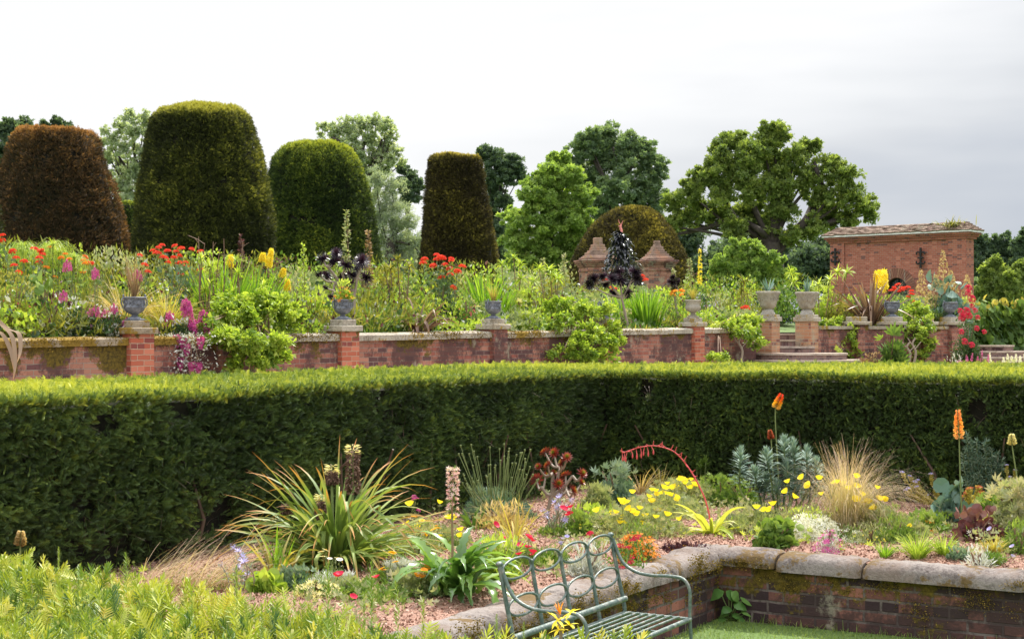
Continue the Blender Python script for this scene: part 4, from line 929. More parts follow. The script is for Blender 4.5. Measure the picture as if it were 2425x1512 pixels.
def tree(label, base_px, base_y, Y, lobes, kind, leaf, n, seed, limbs=(), trunk_r=.3, gap=.5, name='tree', cat='tree', group=None, depth=.9, sub=.30, droop=0, trunk_top=None):
    """lobes: (x, y, r) in picture units; each is filled with small leaf clumps"""
    r = rg(seed); b = P(base_px, base_y, Y); b[2] = min(b[2], gz(b[0], b[1])) ; g = b[2]
    t = thing(name, label, cat, b, group)
    k = Y / F; pts = []; cen = []
    tot = sum(R * R for _, _, R in lobes)
    for i, (x, y, R) in enumerate(lobes):
        c = P(x, y, Y) - b; rr = R * k; c[1] += r.uniform(-1, 1) * rr * depth * .9; cen.append(c)
        m = max(12, int(46 * (1 if R * k > .5 else .6))); d = nrm(r.normal(size=(m, 3))); d[:, 1] = -abs(d[:, 1]) * .8 + d[:, 1] * .25
        cc = c + d * (rr * r.uniform(.2, 1.12, m))[:, None]; nl = int(n * 1.8 * R * R / tot / m) + 1
        for q in cc:
            s = rr * sub * r.uniform(.35, 1.15); e = nrm(r.normal(size=(nl, 3))) * (r.uniform(0, 1, nl) ** .45 * s)[:, None] * A(1.15, 1, .75); e[:, 2] -= droop * r.uniform(0, 1, nl) * s
            pts.append(np.concatenate([q + e, np.full((nl, 1), r.uniform())], 1))
    p = np.concatenate(pts); ct = p[:, 3]; p = p[:, :3]
    ok = vn(p, 1.5 / max(.3, .12 * max(R for _, _, R in lobes) * k), seed) > -1 + gap * .9; p = p[ok]; ct = ct[ok]; m = len(p)
    tn = np.clip(.25 + .35 * ct + r.normal(size=m) * .16, 0, 1)
    d = A(0, -.15, .35) + r.normal(size=(m, 3)) * .7; fr = frames(d, r)
    inst(mb := MB(), FAN3 if not droop else NARROW, p, fr, leaf * .55 * r.uniform(.5, 1.6, m), tn); obj('crown', mb, crownmat(kind, CR[kind]), t)
    mb = MB(); top = P(*(trunk_top or (base_px, min(y for _, y, _ in lobes) * .5 + base_y * .5)), Y) - b
    tube(mb, spline([A(0, 0, -.2), top * .5 + A(r.normal() * .1, 0, 0), top], 5), np.linspace(trunk_r * 1.25, trunk_r * .7, 11), 9)
    obj('trunk', mb, M_bark, t)
    mb = MB()
    for q in limbs:
        L = [P(x, y, Y) - b + A(0, r.normal() * .3, 0) for x, y in q[1:]]; s = spline(L, 5); tube(mb, s, np.linspace(q[0] * k, q[0] * k * .35, len(s)), 7)
    for i, c in enumerate(cen):
        s0 = top * r.uniform(.75, 1.0); j = min(range(len(cen)), key=lambda j_: np.linalg.norm(cen[j_] - (s0 * .5 + c * .5)) if j_ != i else 9e9)
        mid = cen[j] * .5 + (s0 * .5 + c * .5) * .5; s = spline([s0, mid, c], 5); tube(mb, s, np.linspace(trunk_r * .24, trunk_r * .05, len(s)), 6)
        for _ in range(3):
            w = nrm(r.normal(size=3)) * lobes[i][2] * k * .6; tube(mb, [c - w * .2, c + w * .5 + A(0, 0, .05), c + w], [trunk_r * .07, trunk_r * .045, trunk_r * .02], 4)
    obj('limbs', mb, M_bark, t); return t
W = 'woodland and park trees behind the terrace'
oak = [(1830, 322, 36), (1800, 345, 34), (1735, 340, 34), (1700, 350, 24), (1700, 395, 42), (1760, 385, 46), (1830, 385, 48), (1905, 352, 26), (1880, 372, 30), (1925, 345, 20), (1660, 425, 36), (1630, 460, 34), (1700, 450, 42), (1765, 440, 46), (1840, 440, 44), (1905, 425, 36), (1960, 395, 32), (1995, 420, 34), (1950, 460, 42), (2010, 465, 34), (2045, 485, 28), (2060, 505, 22), (1590, 480, 26), (1610, 520, 30), (1585, 535, 24), (1655, 500, 36), (1715, 505, 40), (1780, 500, 42), (1850, 495, 34), (1810, 540, 36), (1740, 550, 32), (1960, 510, 38), (2005, 520, 28), (1920, 540, 34), (1870, 560, 26)]
tree('great spreading oak with heavy forked limbs, the largest tree at right', 1828, 660, 88, oak, 'oak', .27, 54000, 11, ((18, (1828, 640), (1832, 590), (1860, 560), (1900, 530), (1925, 490), (1945, 440)), (13, (1826, 600), (1815, 565), (1790, 545), (1760, 520)), (14, (1830, 570), (1835, 520), (1840, 460), (1838, 410)), (10, (1790, 545), (1720, 530), (1650, 545), (1600, 555)), (10, (1945, 440), (1930, 410), (1925, 385)), (9, (1860, 560), (1920, 540), (1990, 520))), .78, .62, 'oak_tree', 'tree', W, trunk_top=(1826, 575), sub=.36)
tree('grey-green rounded tree with fine upswept branches behind the bright lime tree', 1450, 650, 125, [(1395, 340, 36), (1440, 325, 34), (1490, 345, 38), (1530, 370, 34), (1560, 400, 26), (1370, 365, 30), (1350, 395, 28), (1420, 380, 42), (1480, 400, 44), (1540, 435, 36), (1390, 430, 40), (1450, 450, 44), (1510, 475, 42), (1550, 490, 30), (1420, 490, 40), (1480, 510, 40)], 'mid', .36, 34000, 12, ((9, (1450, 540), (1440, 470), (1425, 420), (1400, 370)), (8, (1450, 480), (1480, 420), (1510, 370)), (7, (1440, 470), (1460, 400), (1450, 350))), .8, .54, group=W, sub=.33)
tree('bright fresh green tree in front of the grey-green one, centre right', 1300, 690, 80, [(1320, 385, 32), (1290, 420, 38), (1345, 420, 36), (1265, 470, 42), (1320, 470, 48), (1375, 465, 34), (1240, 520, 38), (1295, 530, 52), (1360, 520, 44), (1225, 570, 36), (1280, 590, 50), (1345, 580, 50), (1400, 560, 34), (1240, 630, 40), (1300, 640, 50), (1370, 640, 44), (1200, 510, 20)], 'lime', .25, 42000, 13, (), .4, .30, group=W, sub=.34)
tree('tree with dark feathery crown behind the slim yew, right side', 1170, 680, 105, [(1150, 365, 22), (1180, 385, 28), (1215, 390, 24), (1232, 415, 20), (1160, 415, 30), (1195, 425, 26), (1170, 455, 28), (1190, 480, 22), (1160, 500, 26), (1175, 540, 26), (1165, 580, 30), (1185, 620, 34)], 'dark', .30, 15000, 14, (), .35, .45, group=W, sub=.34)
tree('tall airy ash with open branches rising behind the bell-shaped yew', 870, 690, 95, [(765, 300, 16), (790, 315, 22), (820, 300, 22), (855, 300, 22), (890, 290, 22), (915, 300, 22), (925, 325, 18), (800, 340, 24), (835, 330, 26), (875, 330, 28), (910, 345, 24), (940, 360, 14), (850, 365, 28), (890, 370, 28), (925, 380, 22), (870, 400, 26), (905, 405, 24), (760, 318, 10), (955, 385, 10)], 'ash', .24, 7500, 15, ((7, (860, 480), (850, 420), (835, 360), (800, 335), (785, 325)), (7, (865, 440), (885, 380), (905, 330)), (6, (850, 420), (860, 350), (870, 310)), (5, (885, 380), (925, 360), (945, 372))), .4, .55, group=W, sub=.36)
tree('pale silvery willow-like tree right of the bell-shaped yew', 925, 700, 78, [(890, 425, 30), (925, 440, 32), (900, 475, 34), (940, 490, 34), (895, 520, 34), (935, 535, 40), (970, 525, 24), (905, 570, 40), (950, 580, 42), (985, 570, 24), (920, 630, 46), (970, 630, 40), (1010, 620, 30)], 'willow', .22, 26000, 16, (), .3, .34, group=W, sub=.36, droop=.8)
tree('tree with near-black green crown in the gap left of the slim yew', 965, 690, 110, [(955, 400, 16), (970, 425, 20), (985, 440, 16), (955, 440, 22), (975, 465, 20), (960, 480, 16), (1000, 600, 26), (990, 640, 30)], 'dark', .30, 8000, 17, (), .3, .42, group=W, sub=.36)
tree('tall wispy grey-green tree between the brown and the tallest yew', 330, 660, 95, [(310, 275, 20), (340, 280, 20), (370, 290, 22), (395, 265, 14), (285, 300, 20), (320, 310, 26), (355, 320, 26), (270, 335, 22), (300, 350, 28), (340, 360, 30), (255, 370, 22), (280, 395, 28), (320, 400, 32), (360, 400, 30), (240, 340, 14), (300, 440, 34), (340, 450, 34), (270, 440, 28), (300, 490, 36), (250, 310, 12), (240, 440, 22), (330, 530, 36)], 'ash', .24, 10000, 18, ((6, (345, 480), (335, 420), (320, 370), (310, 300)), (5, (335, 420), (350, 350), (375, 300)), (5, (335, 440), (300, 400), (270, 350))), .35, .50, group=W, sub=.36)
tree('dark tree behind the brown yew at the far left edge', 20, 700, 100, [(25, 300, 22), (50, 295, 20), (5, 320, 26), (45, 320, 24), (70, 305, 14), (-20, 340, 34), (25, 355, 34), (-10, 400, 44), (30, 420, 36), (-5, 470, 48), (10, 540, 50)], 'dark', .30, 17000, 19, (), .4, .32, group=W, sub=.36)
tree('dark tree top just showing above the brown yew', 130, 700, 105, [(110, 300, 16), (130, 290, 16), (150, 300, 16), (165, 310, 12), (125, 325, 26), (150, 340, 26), (200, 350, 22), (220, 335, 16), (140, 400, 40), (210, 400, 34)], 'dark', .28, 9000, 20, (), .4, .36, group=W, sub=.36)
tree('bushy yellow-green young oak in front of the great oak', 1765, 720, 60, [(1752, 585, 18), (1790, 590, 22), (1740, 605, 22), (1710, 625, 24), (1765, 615, 30), (1810, 615, 26), (1840, 635, 26), (1700, 650, 24), (1740, 650, 32), (1790, 650, 34), (1835, 665, 28), (1865, 650, 18), (1690, 680, 26), (1760, 690, 34), (1820, 695, 32), (1738, 572, 9)], 'lime', .17, 26000, 21, (), .14, .34, 'young_tree', 'tree', W, sub=.36)
BK = 'dense background trees closing the gaps'
for i, (x, y0, w, Y, kd, lab) in enumerate(((1640, 560, 90, 110, 'dark', 'dark shaded trees under the left side of the great oak'), (1900, 575, 110, 118, 'dark', 'dark shaded trees under the right side of the great oak'), (1725, 590, 70, 120, 'mid', 'mid green tree behind the great oak trunk on its left'),
        (1550, 590, 80, 130, 'mid', 'mid green tree just right of the broad dome yew'), (1110, 560, 90, 128, 'mid', 'mid green tree low behind the slim yew'), (1010, 585, 60, 125, 'dark', 'dark low tree between the willow-like tree and the slim yew'),
        (780, 560, 120, 130, 'mid', 'mid green trees behind the bell-shaped yew'), (260, 540, 120, 130, 'mid', 'mid green tree low behind the small flat yew'), (1980, 590, 80, 112, 'dark', 'dark tree tucked against the left end of the pavilion'), (1460, 620, 90, 110, 'mid', 'mid green tree hidden behind the broad dome yew'))):
    r = rg(60 + i); lb = [(x + r.uniform(-w, w), y0 + r.uniform(0, 100), r.uniform(26, 44)) for _ in range(int(w / 5.5))]
    tree(lab, x, 720, Y, lb, kd, .36, 11000, 80 + i, (), .3, .22, group=BK, sub=.42)
for i, (lab, lb, kd, Y, n) in enumerate((('dark pine-topped tree just right of the pavilion on the hill', [(2310, 590, 22), (2330, 575, 16), (2318, 562, 10), (2300, 625, 26), (2335, 610, 24), (2300, 665, 26)], 'dark', 150, 9000),
        ('dark tree on the hill skyline in the middle of the right-hand wood', [(2370, 580, 26), (2385, 558, 10), (2350, 600, 24), (2390, 605, 28), (2375, 640, 32)], 'dark', 150, 9000),
        ('dark tree on the hill at the right edge of the picture', [(2420, 575, 24), (2445, 560, 24), (2425, 550, 10), (2430, 610, 30), (2450, 640, 34)], 'dark', 148, 8000),
        ('olive green tree lower on the hill behind the vine', [(2350, 640, 24), (2340, 670, 30), (2375, 665, 28), (2330, 700, 28), (2385, 700, 34), (2355, 620, 12)], 'oak', 115, 12000),
        ('olive green tree at the right edge behind the vine', [(2420, 650, 26), (2440, 625, 22), (2410, 680, 30), (2440, 690, 34), (2415, 630, 12)], 'oak', 115, 10000),
        ('dark low trees right against the pavilion corner', [(2300, 700, 26), (2315, 680, 22), (2295, 730, 26), (2330, 735, 26), (2370, 740, 26), (2410, 740, 26)], 'mid', 120, 9000))):
    tree(lab, lb[0][0], 730, Y, lb, kd, .40, n, 120 + i, (), .3, .25, group='wooded hill right of the pavilion', sub=.40)
# ================================================================ PLANT BUILDERS
def lm(key):
    T = {'lime': ([(0.11, 0.20, 0.025), (0.24, 0.36, 0.045), (0.40, 0.51, 0.085), (0.56, 0.63, 0.16)], .42),
         'green': ([(0.04, 0.09, 0.02), (0.085, 0.16, 0.03), (0.15, 0.25, 0.045), (0.26, 0.36, 0.08)], .35),
         'pale': ([(0.14, 0.19, 0.08), (0.23, 0.29, 0.13), (0.34, 0.38, 0.20), (0.52, 0.48, 0.32)], .35),
         'olive': ([(0.08, 0.10, 0.02), (0.16, 0.18, 0.03), (0.27, 0.28, 0.05), (0.42, 0.38, 0.10)], .35),
         'deep': ([(0.018, 0.045, 0.018), (0.04, 0.08, 0.028), (0.07, 0.13, 0.04), (0.13, 0.20, 0.07)], .25),
         'blue': ([(0.05, 0.11, 0.075), (0.10, 0.18, 0.12), (0.18, 0.27, 0.18), (0.30, 0.38, 0.28)], .25),
         'glauc': ([(0.09, 0.17, 0.14), (0.16, 0.27, 0.22), (0.27, 0.38, 0.32), (0.42, 0.52, 0.45)], .15),
         'silver': ([(0.30, 0.33, 0.29), (0.46, 0.48, 0.44), (0.62, 0.64, 0.60), (0.8, 0.81, 0.78)], .15),
         'purple': ([(0.035, 0.012, 0.02), (0.07, 0.025, 0.035), (0.14, 0.05, 0.055), (0.24, 0.12, 0.10)], .2),
         'brown': ([(0.10, 0.06, 0.03), (0.20, 0.12, 0.06), (0.34, 0.22, 0.12), (0.5, 0.38, 0.24)], .25),
         'straw': ([(0.30, 0.22, 0.09), (0.45, 0.34, 0.16), (0.60, 0.48, 0.26), (0.74, 0.62, 0.40)], .4),
         'gold': ([(0.22, 0.20, 0.04), (0.36, 0.31, 0.06), (0.50, 0.43, 0.11), (0.62, 0.55, 0.22)], .4),
         'sword': ([(0.06, 0.15, 0.015), (0.13, 0.27, 0.025), (0.23, 0.40, 0.035), (0.38, 0.54, 0.08)], .45),
         'stem': ([(0.12, 0.17, 0.05), (0.20, 0.25, 0.09)], .0), 'bstem': ([(0.16, 0.09, 0.06), (0.27, 0.17, 0.11)], .0), 'greystem': ([(0.22, 0.17, 0.13), (0.34, 0.28, 0.22)], .0),
         'red': ([(0.55, 0.02, 0.01), (0.80, 0.05, 0.02), (0.9, 0.12, 0.05)], .25), 'crimson': ([(0.42, 0.008, 0.04), (0.60, 0.015, 0.07), (0.72, 0.04, 0.12)], .2),
         'magenta': ([(0.35, 0.03, 0.20), (0.60, 0.07, 0.36), (0.78, 0.22, 0.55)], .25), 'yellow': ([(0.75, 0.52, 0.02), (0.88, 0.72, 0.03), (0.95, 0.88, 0.15)], .35),
         'orange': ([(0.75, 0.14, 0.01), (0.88, 0.30, 0.02), (0.92, 0.45, 0.05)], .3), 'black': ([(0.016, 0.010, 0.018), (0.035, 0.020, 0.036), (0.085, 0.035, 0.060)], .05),
         'white': ([(0.75, 0.75, 0.68), (0.85, 0.85, 0.80)], .3), 'pink': ([(0.70, 0.35, 0.42), (0.85, 0.60, 0.65), (0.9, 0.78, 0.8)], .3), 'lilac': ([(0.30, 0.27, 0.62), (0.45, 0.42, 0.78), (0.6, 0.55, 0.85)], .2),
         'rust': ([(0.40, 0.08, 0.03), (0.60, 0.18, 0.08)], .2), 'gazania': ([(0.80, 0.38, 0.01), (0.90, 0.55, 0.02)], .3), 'cream': ([(0.75, 0.68, 0.30), (0.85, 0.80, 0.50)], .3)}[key]
    return leafmat(key + (' plant' if key not in ('stem',) else ''), T[0], trans=T[1], rough=(.25 if key == 'black' else .45 if key in ('lime', 'deep', 'sword') else .6), spec=(.7 if key == 'black' else .4))
def blob(r, n, w, h, d=None, z0=0.0, shell=.55):
    """points through a dome-shaped clump, denser outside"""
    d = w if d is None else d; e = nrm(r.normal(size=(n, 3))); e[:, 2] = np.abs(e[:, 2]) * 1.0 - .12; R = r.uniform(0, 1, n) ** (1 - shell)
    p = e * R[:, None] * A(w, d, h); p[:, 2] = np.maximum(p[:, 2], -.02 * h) + z0; return p, e
def leafy(mb, r, n, w, h, T, leaf, z0=0, d=None, tilt=.55, shell=.55, c=(0, 0), lump=.3, tint0=.45, m=0):
    p, e = blob(r, n, w, h, d, z0, shell); L = max(w, h)
    p += e * (vn(p, 3.2 / L, int(r.integers(999))) * L * lump * .55)[:, None]; p[:, 2] = np.maximum(p[:, 2], .0); p[:, :2] += c
    tn = tint0 + .22 * vn(p, 2.5 / L, 3) + r.normal(size=n) * .16
    inst(mb, T, p, frames(e * .7 + A(0, 0, tilt) + r.normal(size=(n, 3)) * .5, r), leaf * r.uniform(.6, 1.4, n), np.clip(tn, 0, 1), m)
    return p
def bush(label, base, h, w, key, leaf=.05, n=1400, T=LEAF, seed=0, name='border_shrub', cat='shrub', group=None, stems=5, z0=None, d=None, lump=.3, shell=.5, spots=None, tint0=.45, tiers=3):
    r = rg(seed + 1000); t = thing(name, label, cat, base, group); mb = MB()
    for k in range(tiers):                                              # several overlapping mounds, never one ball
        f = 1 if k == 0 else r.uniform(.45, .72); a = r.uniform(0, 6.28); q = .0 if k == 0 else .48
        leafy(mb, r, int(n * (.45 if k == 0 else .55 / max(1, tiers - 1))), w * (.8 if k == 0 else f * .75), h * (r.uniform(.75, .92) if k == 0 else f * r.uniform(.8, 1.25)), T, leaf, z0=(z0 or 0), d=(d or w) * (.8 if k == 0 else f), c=(math.cos(a) * w * q, math.sin(a) * w * q * .6), lump=lump, shell=shell, tint0=tint0)
    m = int(n * .06); a = r.uniform(0, 6.28, m)                         # loose shoots above the mass
    p = np.stack([np.cos(a) * w * r.uniform(0, .85, m), np.sin(a) * w * .5, h * r.uniform(.7, 1.05, m)], -1)
    inst(mb, T, p, frames(A(0, 0, 1) + r.normal(size=(m, 3)) * .4, r), leaf * r.uniform(.8, 1.5, m), np.clip(tint0 + .25 + r.normal(size=m) * .15, 0, 1))
    obj('foliage', mb, lm(key), t); mb = MB()
    for _ in range(stems):
        a = r.uniform(0, 6.28); q = w * r.uniform(.2, .7)
        tube(mb, spline([A(0, 0, -.03), A(math.cos(a) * q * .5, math.sin(a) * q * .5, h * .45), A(math.cos(a) * q, math.sin(a) * q, h * .85)], 3), np.linspace(.014, .004, 7), 4)
    obj('stems', mb, lm('bstem'), t)
    if spots:
        k2, ns, sz = spots; mb = MB(); p, e = blob(r, ns, w * .95, h * .98, None, 0, .85); e[:, 1] = -abs(e[:, 1]); p[:, 1] = -abs(p[:, 1])
        inst(mb, STAR, p + (z0 or 0) * A(0, 0, 1), frames(e + A(0, 0, .3), r), sz * r.uniform(.7, 1.3, ns), r.uniform(size=ns)); obj('blossom', mb, lm(k2), t)
    return t
def swords(label, base, h, w, key='sword', n=90, W=.03, seed=0, droop=.55, name='sword_leaf_plant', cat='plant', group=None, elv=(1.0, 1.5), fold=.25, kink=False, tipmat=None, segs=6, foot=.25, lenv=(.6, 1.15), pw=1.5):
    r = rg(seed + 2000); t = thing(name, label, cat, base, group); mb = MB(); az = r.uniform(0, 6.28, n)
    P0 = np.stack([np.cos(az) * w * foot * r.uniform(0, 1, n), np.sin(az) * w * foot * r.uniform(0, 1, n), np.full(n, -.02)], -1)
    kk = (r.uniform(.45, .8, n), np.where(r.uniform(size=n) < .3, r.uniform(.5, 1.8, n), 0)) if kink else None
    straps(mb, P0, az, r.uniform(*elv, n), h * r.uniform(*lenv, n), W * r.uniform(.6, 1.2, n), droop * r.uniform(.2, 1.6, n), segs, fold, np.clip(.5 + r.normal(size=n) * .22, 0, 1), roll=r.normal(size=n) * .5, kink=kk, pw=pw)
    obj('leaves', mb, tipmat or lm(key), t); return t
def head_dome(key='red', R=.05, n=60, seed=1, flat=.55):
    r = rg(seed); e = nrm(r.normal(size=(n, 3))); e[:, 2] = abs(e[:, 2]); mb = MB()
    inst(mb, STAR, e * A(R, R, R * flat) * .75, frames(e + A(0, 0, .4), r), R * .42 * r.uniform(.7, 1.2, n), r.uniform(size=n)); return mb.mesh('flower_head', [lm(key)])
def spike_mesh(mb, p0, p1, R, n, key=None, fl=.03, T=STAR, seed=0, taper=.8, down=.0, tint=None, m=0, start=0.0):
    r = rg(seed); f = start + (1 - start) * r.uniform(0, 1, n); a = r.uniform(0, 6.28, n); ax = nrm(p1 - p0); x = nrm(np.cross(ax, A(0, 1, .1))); y = np.cross(ax, x)
    d = np.cos(a)[:, None] * x + np.sin(a)[:, None] * y; rr = R * (1 - taper * f ** 1.6) * np.minimum(1, .5 + 4 * (f - start))
    q = p0 + (p1 - p0) * f[:, None] + d * (rr * .5)[:, None]
    tn = r.uniform(size=n) if tint is None else np.clip(tint(f) + r.normal(size=n) * .08, 0, 1)
    inst(mb, T, q, frames(d + ax * (.35 - down), r), (fl * r.uniform(.7, 1.3, n) * (1 - .5 * taper * f)), tn, m)
def bp(px, s=1.0):
    """ground point s metres behind the garden wall on the sight line of px"""
    k = (px - CX) / F
    if px < 1835: Y = (s - .8 * WP[0] + .6 * WP[1]) / (.6 - .8 * k)
    else: Y = 38.3 + (px - 1900) / 400 * 1.8 + s
    p = A(k * Y, Y, 0); p[2] = gz(p[0], p[1]) if px < 1835 else 2.0 + .10 * min(s, 5); return p
def hgt(base, ytop): return P(0, ytop, base[1])[2] - base[2]
def wid(base, dpx): return dpx / F * base[1]
def flowering(label, base, heads, key, R, seed, fol=None, name='flower_clump', cat='flower', group=None, spread=1.0, yoff=.25, leafkey='blue', stem='stem', hn=60, flat=.55, leafs=.05, leaves=True, sw=.005, me=None, tiltx=.2, T=None, nl=3, yc=0.0):
    """stems from one base to heads given in picture units; every head a part of its own"""
    r = rg(seed + 3000); t = thing(name, label, cat, base, group); me = me or head_dome(key, R, hn, seed, flat); mb = MB(); lp = []; ld = []
    for (x, y) in heads:
        Y = base[1] + yc + r.uniform(-yoff, yoff); q = P(x, y, Y) - base; o = bpy.data.objects.new('flower_head', me); COL.objects.link(o); o.parent = t; o.location = tuple(q)
        o.rotation_euler = (r.normal() * tiltx, r.normal() * tiltx, r.uniform(0, 6)); o.scale = (r.uniform(.85, 1.15),) * 3
        f = A(q[0] * .35 + r.normal() * .04, q[1] * .3, 0); s = spline([f, (f + q) * .5 + A(r.normal() * .02, 0, .02), q - A(0, 0, R * .1)], 4); tube(mb, s, np.linspace(sw, sw * .6, len(s)), 4, tint=r.uniform())
        if leaves:
            for z in np.arange(.12, .93, .09):
                c = s[int(z * (len(s) - 1))]
                for _ in range(nl): lp.append(c + r.normal(size=3) * .01); ld.append(A(*r.normal(size=2), .5 + r.uniform()))
    obj('stems', mb, lm(stem), t)
    if leaves: mb = MB(); inst(mb, T or LEAF, np.array(lp), frames(np.array(ld), r), leafs * r.uniform(.6, 1.3, len(lp)), np.clip(.55 + r.normal(size=len(lp)) * .2, 0, 1)); obj('foliage', mb, lm(leafkey), t)
    return t
def rosette_mesh(key='black', R=.12, n=46, seed=3, mat=None, up=.15, W=.34, cup=.5):
    if W < .3: n = 90
    r = rg(seed); mb = MB(); i = np.arange(n); az = i * 2.39996; f = i / n
    straps(mb, np.zeros((n, 3)), az, (-.35 if W > .3 else -1.1) + (1.75 if W > .3 else 2.5) * f ** 1.1, R * (1.1 - (.72 if W > .3 else .35) * f), R * W * (1 - .45 * f), -cup * np.ones(n) * .6, 3, .35, f, profile='blade'); return mb.mesh('rosette', [mat or lm(key)])
def rosettes(label, base, heads, key, seed, joints, name='tree_aeonium', cat='succulent', mat=None, stem='greystem', group=None, sr=.022, W=.34):
    r = rg(seed); t = thing(name, label, cat, base, group); me = rosette_mesh(key, 1.0, 46, seed, mat, W=W); mb = MB()
    J = [P(x, y, base[1]) - base for x, y in joints]
    tube(mb, spline([A(0, 0, -.05)] + J[:1], 4), np.linspace(sr * 1.5, sr * 1.2, 5), 7)
    for j in J[1:]: tube(mb, spline([J[0], (J[0] + j) / 2 + A(0, 0, -.03), j], 4), np.linspace(sr * 1.2, sr, 9), 6)
    for x, y, R in heads:
        Rm = R / F * base[1] * (1.5 if key == 'black' else 1.35); q = P(x, y, base[1] + r.uniform(-.25, .2)) - base; o = bpy.data.objects.new('rosette', me); COL.objects.link(o); o.parent = t; o.location = tuple(q); o.scale = (Rm,) * 3
        lean = A((x - base_px(base)) / 60 * .4, 0, 0); o.rotation_euler = (r.uniform(.6, 1.2), r.normal() * .3 + lean[0] * .5, r.uniform(0, 6))
        j = min(J, key=lambda v: np.linalg.norm(v - q) + (5 if v[2] > q[2] else 0)); s = spline([j, (j + q) / 2 + A(0, 0, -.05), q - A(0, 0, Rm * .12)], 4); tube(mb, s, np.linspace(sr, sr * .6, len(s)), 6)
    obj('branches', mb, lm(stem), t); return t
def base_px(b): return CX + F * b[0] / b[1]
def whorls(label, base, heads, key, seed, name='whorl_leaf_plant', cat='plant', group=None, stem='bstem', R=.13, n=26):
    """bare stems, each topped by a mop of narrow leaves"""
    r = rg(seed + 4000); t = thing(name, label, cat, base, group); mb = MB(); az = r.uniform(0, 6.28, n)
    straps(mb, np.zeros((n, 3)), az, r.uniform(-.5, 1.3, n), np.full(n, 1.0) * r.uniform(.7, 1.1, n), .16, r.uniform(.3, 1.1, n), 4, .2, np.clip(.6 + r.normal(size=n) * .2, 0, 1), profile='blade'); me = mb.mesh('leaf_whorl', [lm(key)]); sm = MB()
    for h in heads:
        x, y = h[:2]; k = h[2] if len(h) > 2 else 1
        q = P(x, y, base[1] + r.uniform(-.2, .2)) - base; o = bpy.data.objects.new('leaf_whorl', me); COL.objects.link(o); o.parent = t; o.location = tuple(q); o.scale = (R * k * r.uniform(.85, 1.15),) * 3; o.rotation_euler = (r.normal() * .2, r.normal() * .2, r.uniform(0, 6))
        s = spline([A(q[0] * .4, 0, -.02), q * A(.75, .7, .5) + A(r.normal() * .03, 0, 0), q], 4); tube(sm, s, np.linspace(.014, .008, len(s)), 5, tint=r.uniform())
    obj('stems', sm, lm(stem), t); return t
def spikes(label, base, tips, key, seed, R=.03, fl=.02, n=70, name='flower_spikes', cat='flower', group=None, stem='stem', leafkey=None, part='flower_spike', down=0, straight=False, taper=.8, yoff=.15):
    """tips: (x, y_top, y_bottom of the spike)"""
    r = rg(seed + 5000); t = thing(name, label, cat, base, group); sm = MB()
    for i, (x, y0, y1, *lean) in enumerate(tips):
        Y = base[1] + r.uniform(-yoff, yoff); q1 = P(x, y0, Y) - base; q0 = P(x - (lean[0] if lean else r.normal() * 2), y1, Y) - base; mb = MB()
        spike_mesh(mb, q0, q1, R, n, fl=fl, seed=seed + i, down=down, taper=taper); obj(part, mb, lm(key), t)
        f = q0 * A(.5, .5, 0); s = spline([f, (f + q0) / 2, q0, q1], 4); tube(sm, s, np.linspace(.006, .002, len(s)), 4)
    obj('stems', sm, lm(stem), t)
    if leafkey:
        mb = MB(); q = P(tips[0][0], tips[0][2], base[1]) - base; leafy(mb, r, 260, abs(q[2]) * .35 + .05, abs(q[2]) * .8, LEAF, .05); obj('foliage', mb, lm(leafkey), t)
    return t
B2, B3, B4, B5, B6 = Z(0, 880, 2.7), Z(750, 880, 2.7), Z(1500, 880, 2.7), Z(2250, 880, 2.7), Z(3000, 780, 2.439)

# ================================================================ BACK BORDER
# under-storey that nobody could count
r = rg(300); mb = MB(); n = 52000
px = r.uniform(-60, 2300, n); s = r.uniform(.15, 5.5, n) ** 1.0; k = (px - CX) / F
Y = np.where(px < 1790, (s - .8 * WP[0] + .6 * WP[1]) / (.6 - .8 * k), 38.4 + (px - 1900) / 400 * 1.8 + s); ok = (px < 1795) | (px > 1935) | (s > 1.6); px, s, k, Y = px[ok], s[ok], k[ok], Y[ok]; n = len(px)
q = np.stack([k * Y, Y, 0 * Y], -1); q[:, 2] = np.where(px < 1835, gz(q[:, 0], q[:, 1]), 2.0 + .1 * np.minimum(s, 5))
tall = np.clip(.25 + .16 * s + .22 * vn(q, .9, 7) + .12 * vn(q, 3, 8), .08, 1.1) * np.where(px > 1935, .45, np.where((px > 1345) & (px < 1620), .6, 1)); q[:, 2] += tall * r.uniform(0, 1, n) ** .6
zone = np.clip(.5 + .5 * vn(q, .55, 11), 0, .999); cls = (zone * 4).astype(int)
rp_ = r.uniform(size=n); cls = np.where(rp_ < .05, 4, np.where(rp_ < .09, 5, np.where(rp_ < .12, 6, cls)))
for c_, key in enumerate(('green', 'olive', 'lime', 'pale', 'deep', 'purple', 'silver')):  # the few silver leaves scattered here are painted glints
    m = cls == c_; T = (LEAF, NARROW, LEAF, FAN3, BROAD, LEAF, LEAF)[c_]
    inst(mb, T, q[m], frames(A(0, -.2, .8) + r.normal(size=(m.sum(), 3)) * .6, r), r.uniform(.04, .13, m.sum()) * (1.6 if c_ == 1 else 1), np.clip(.4 + .25 * vn(q[m], 2, 5) + r.normal(size=m.sum()) * .18, 0, 1), c_)
tag(obj('border_foliage', mb, [lm('green'), lm('olive'), lm('lime'), lm('pale'), lm('deep'), lm('purple'), lm('silver')]), 'mixed low green foliage filling the raised border behind the brick wall', 'foliage', kind='stuff')

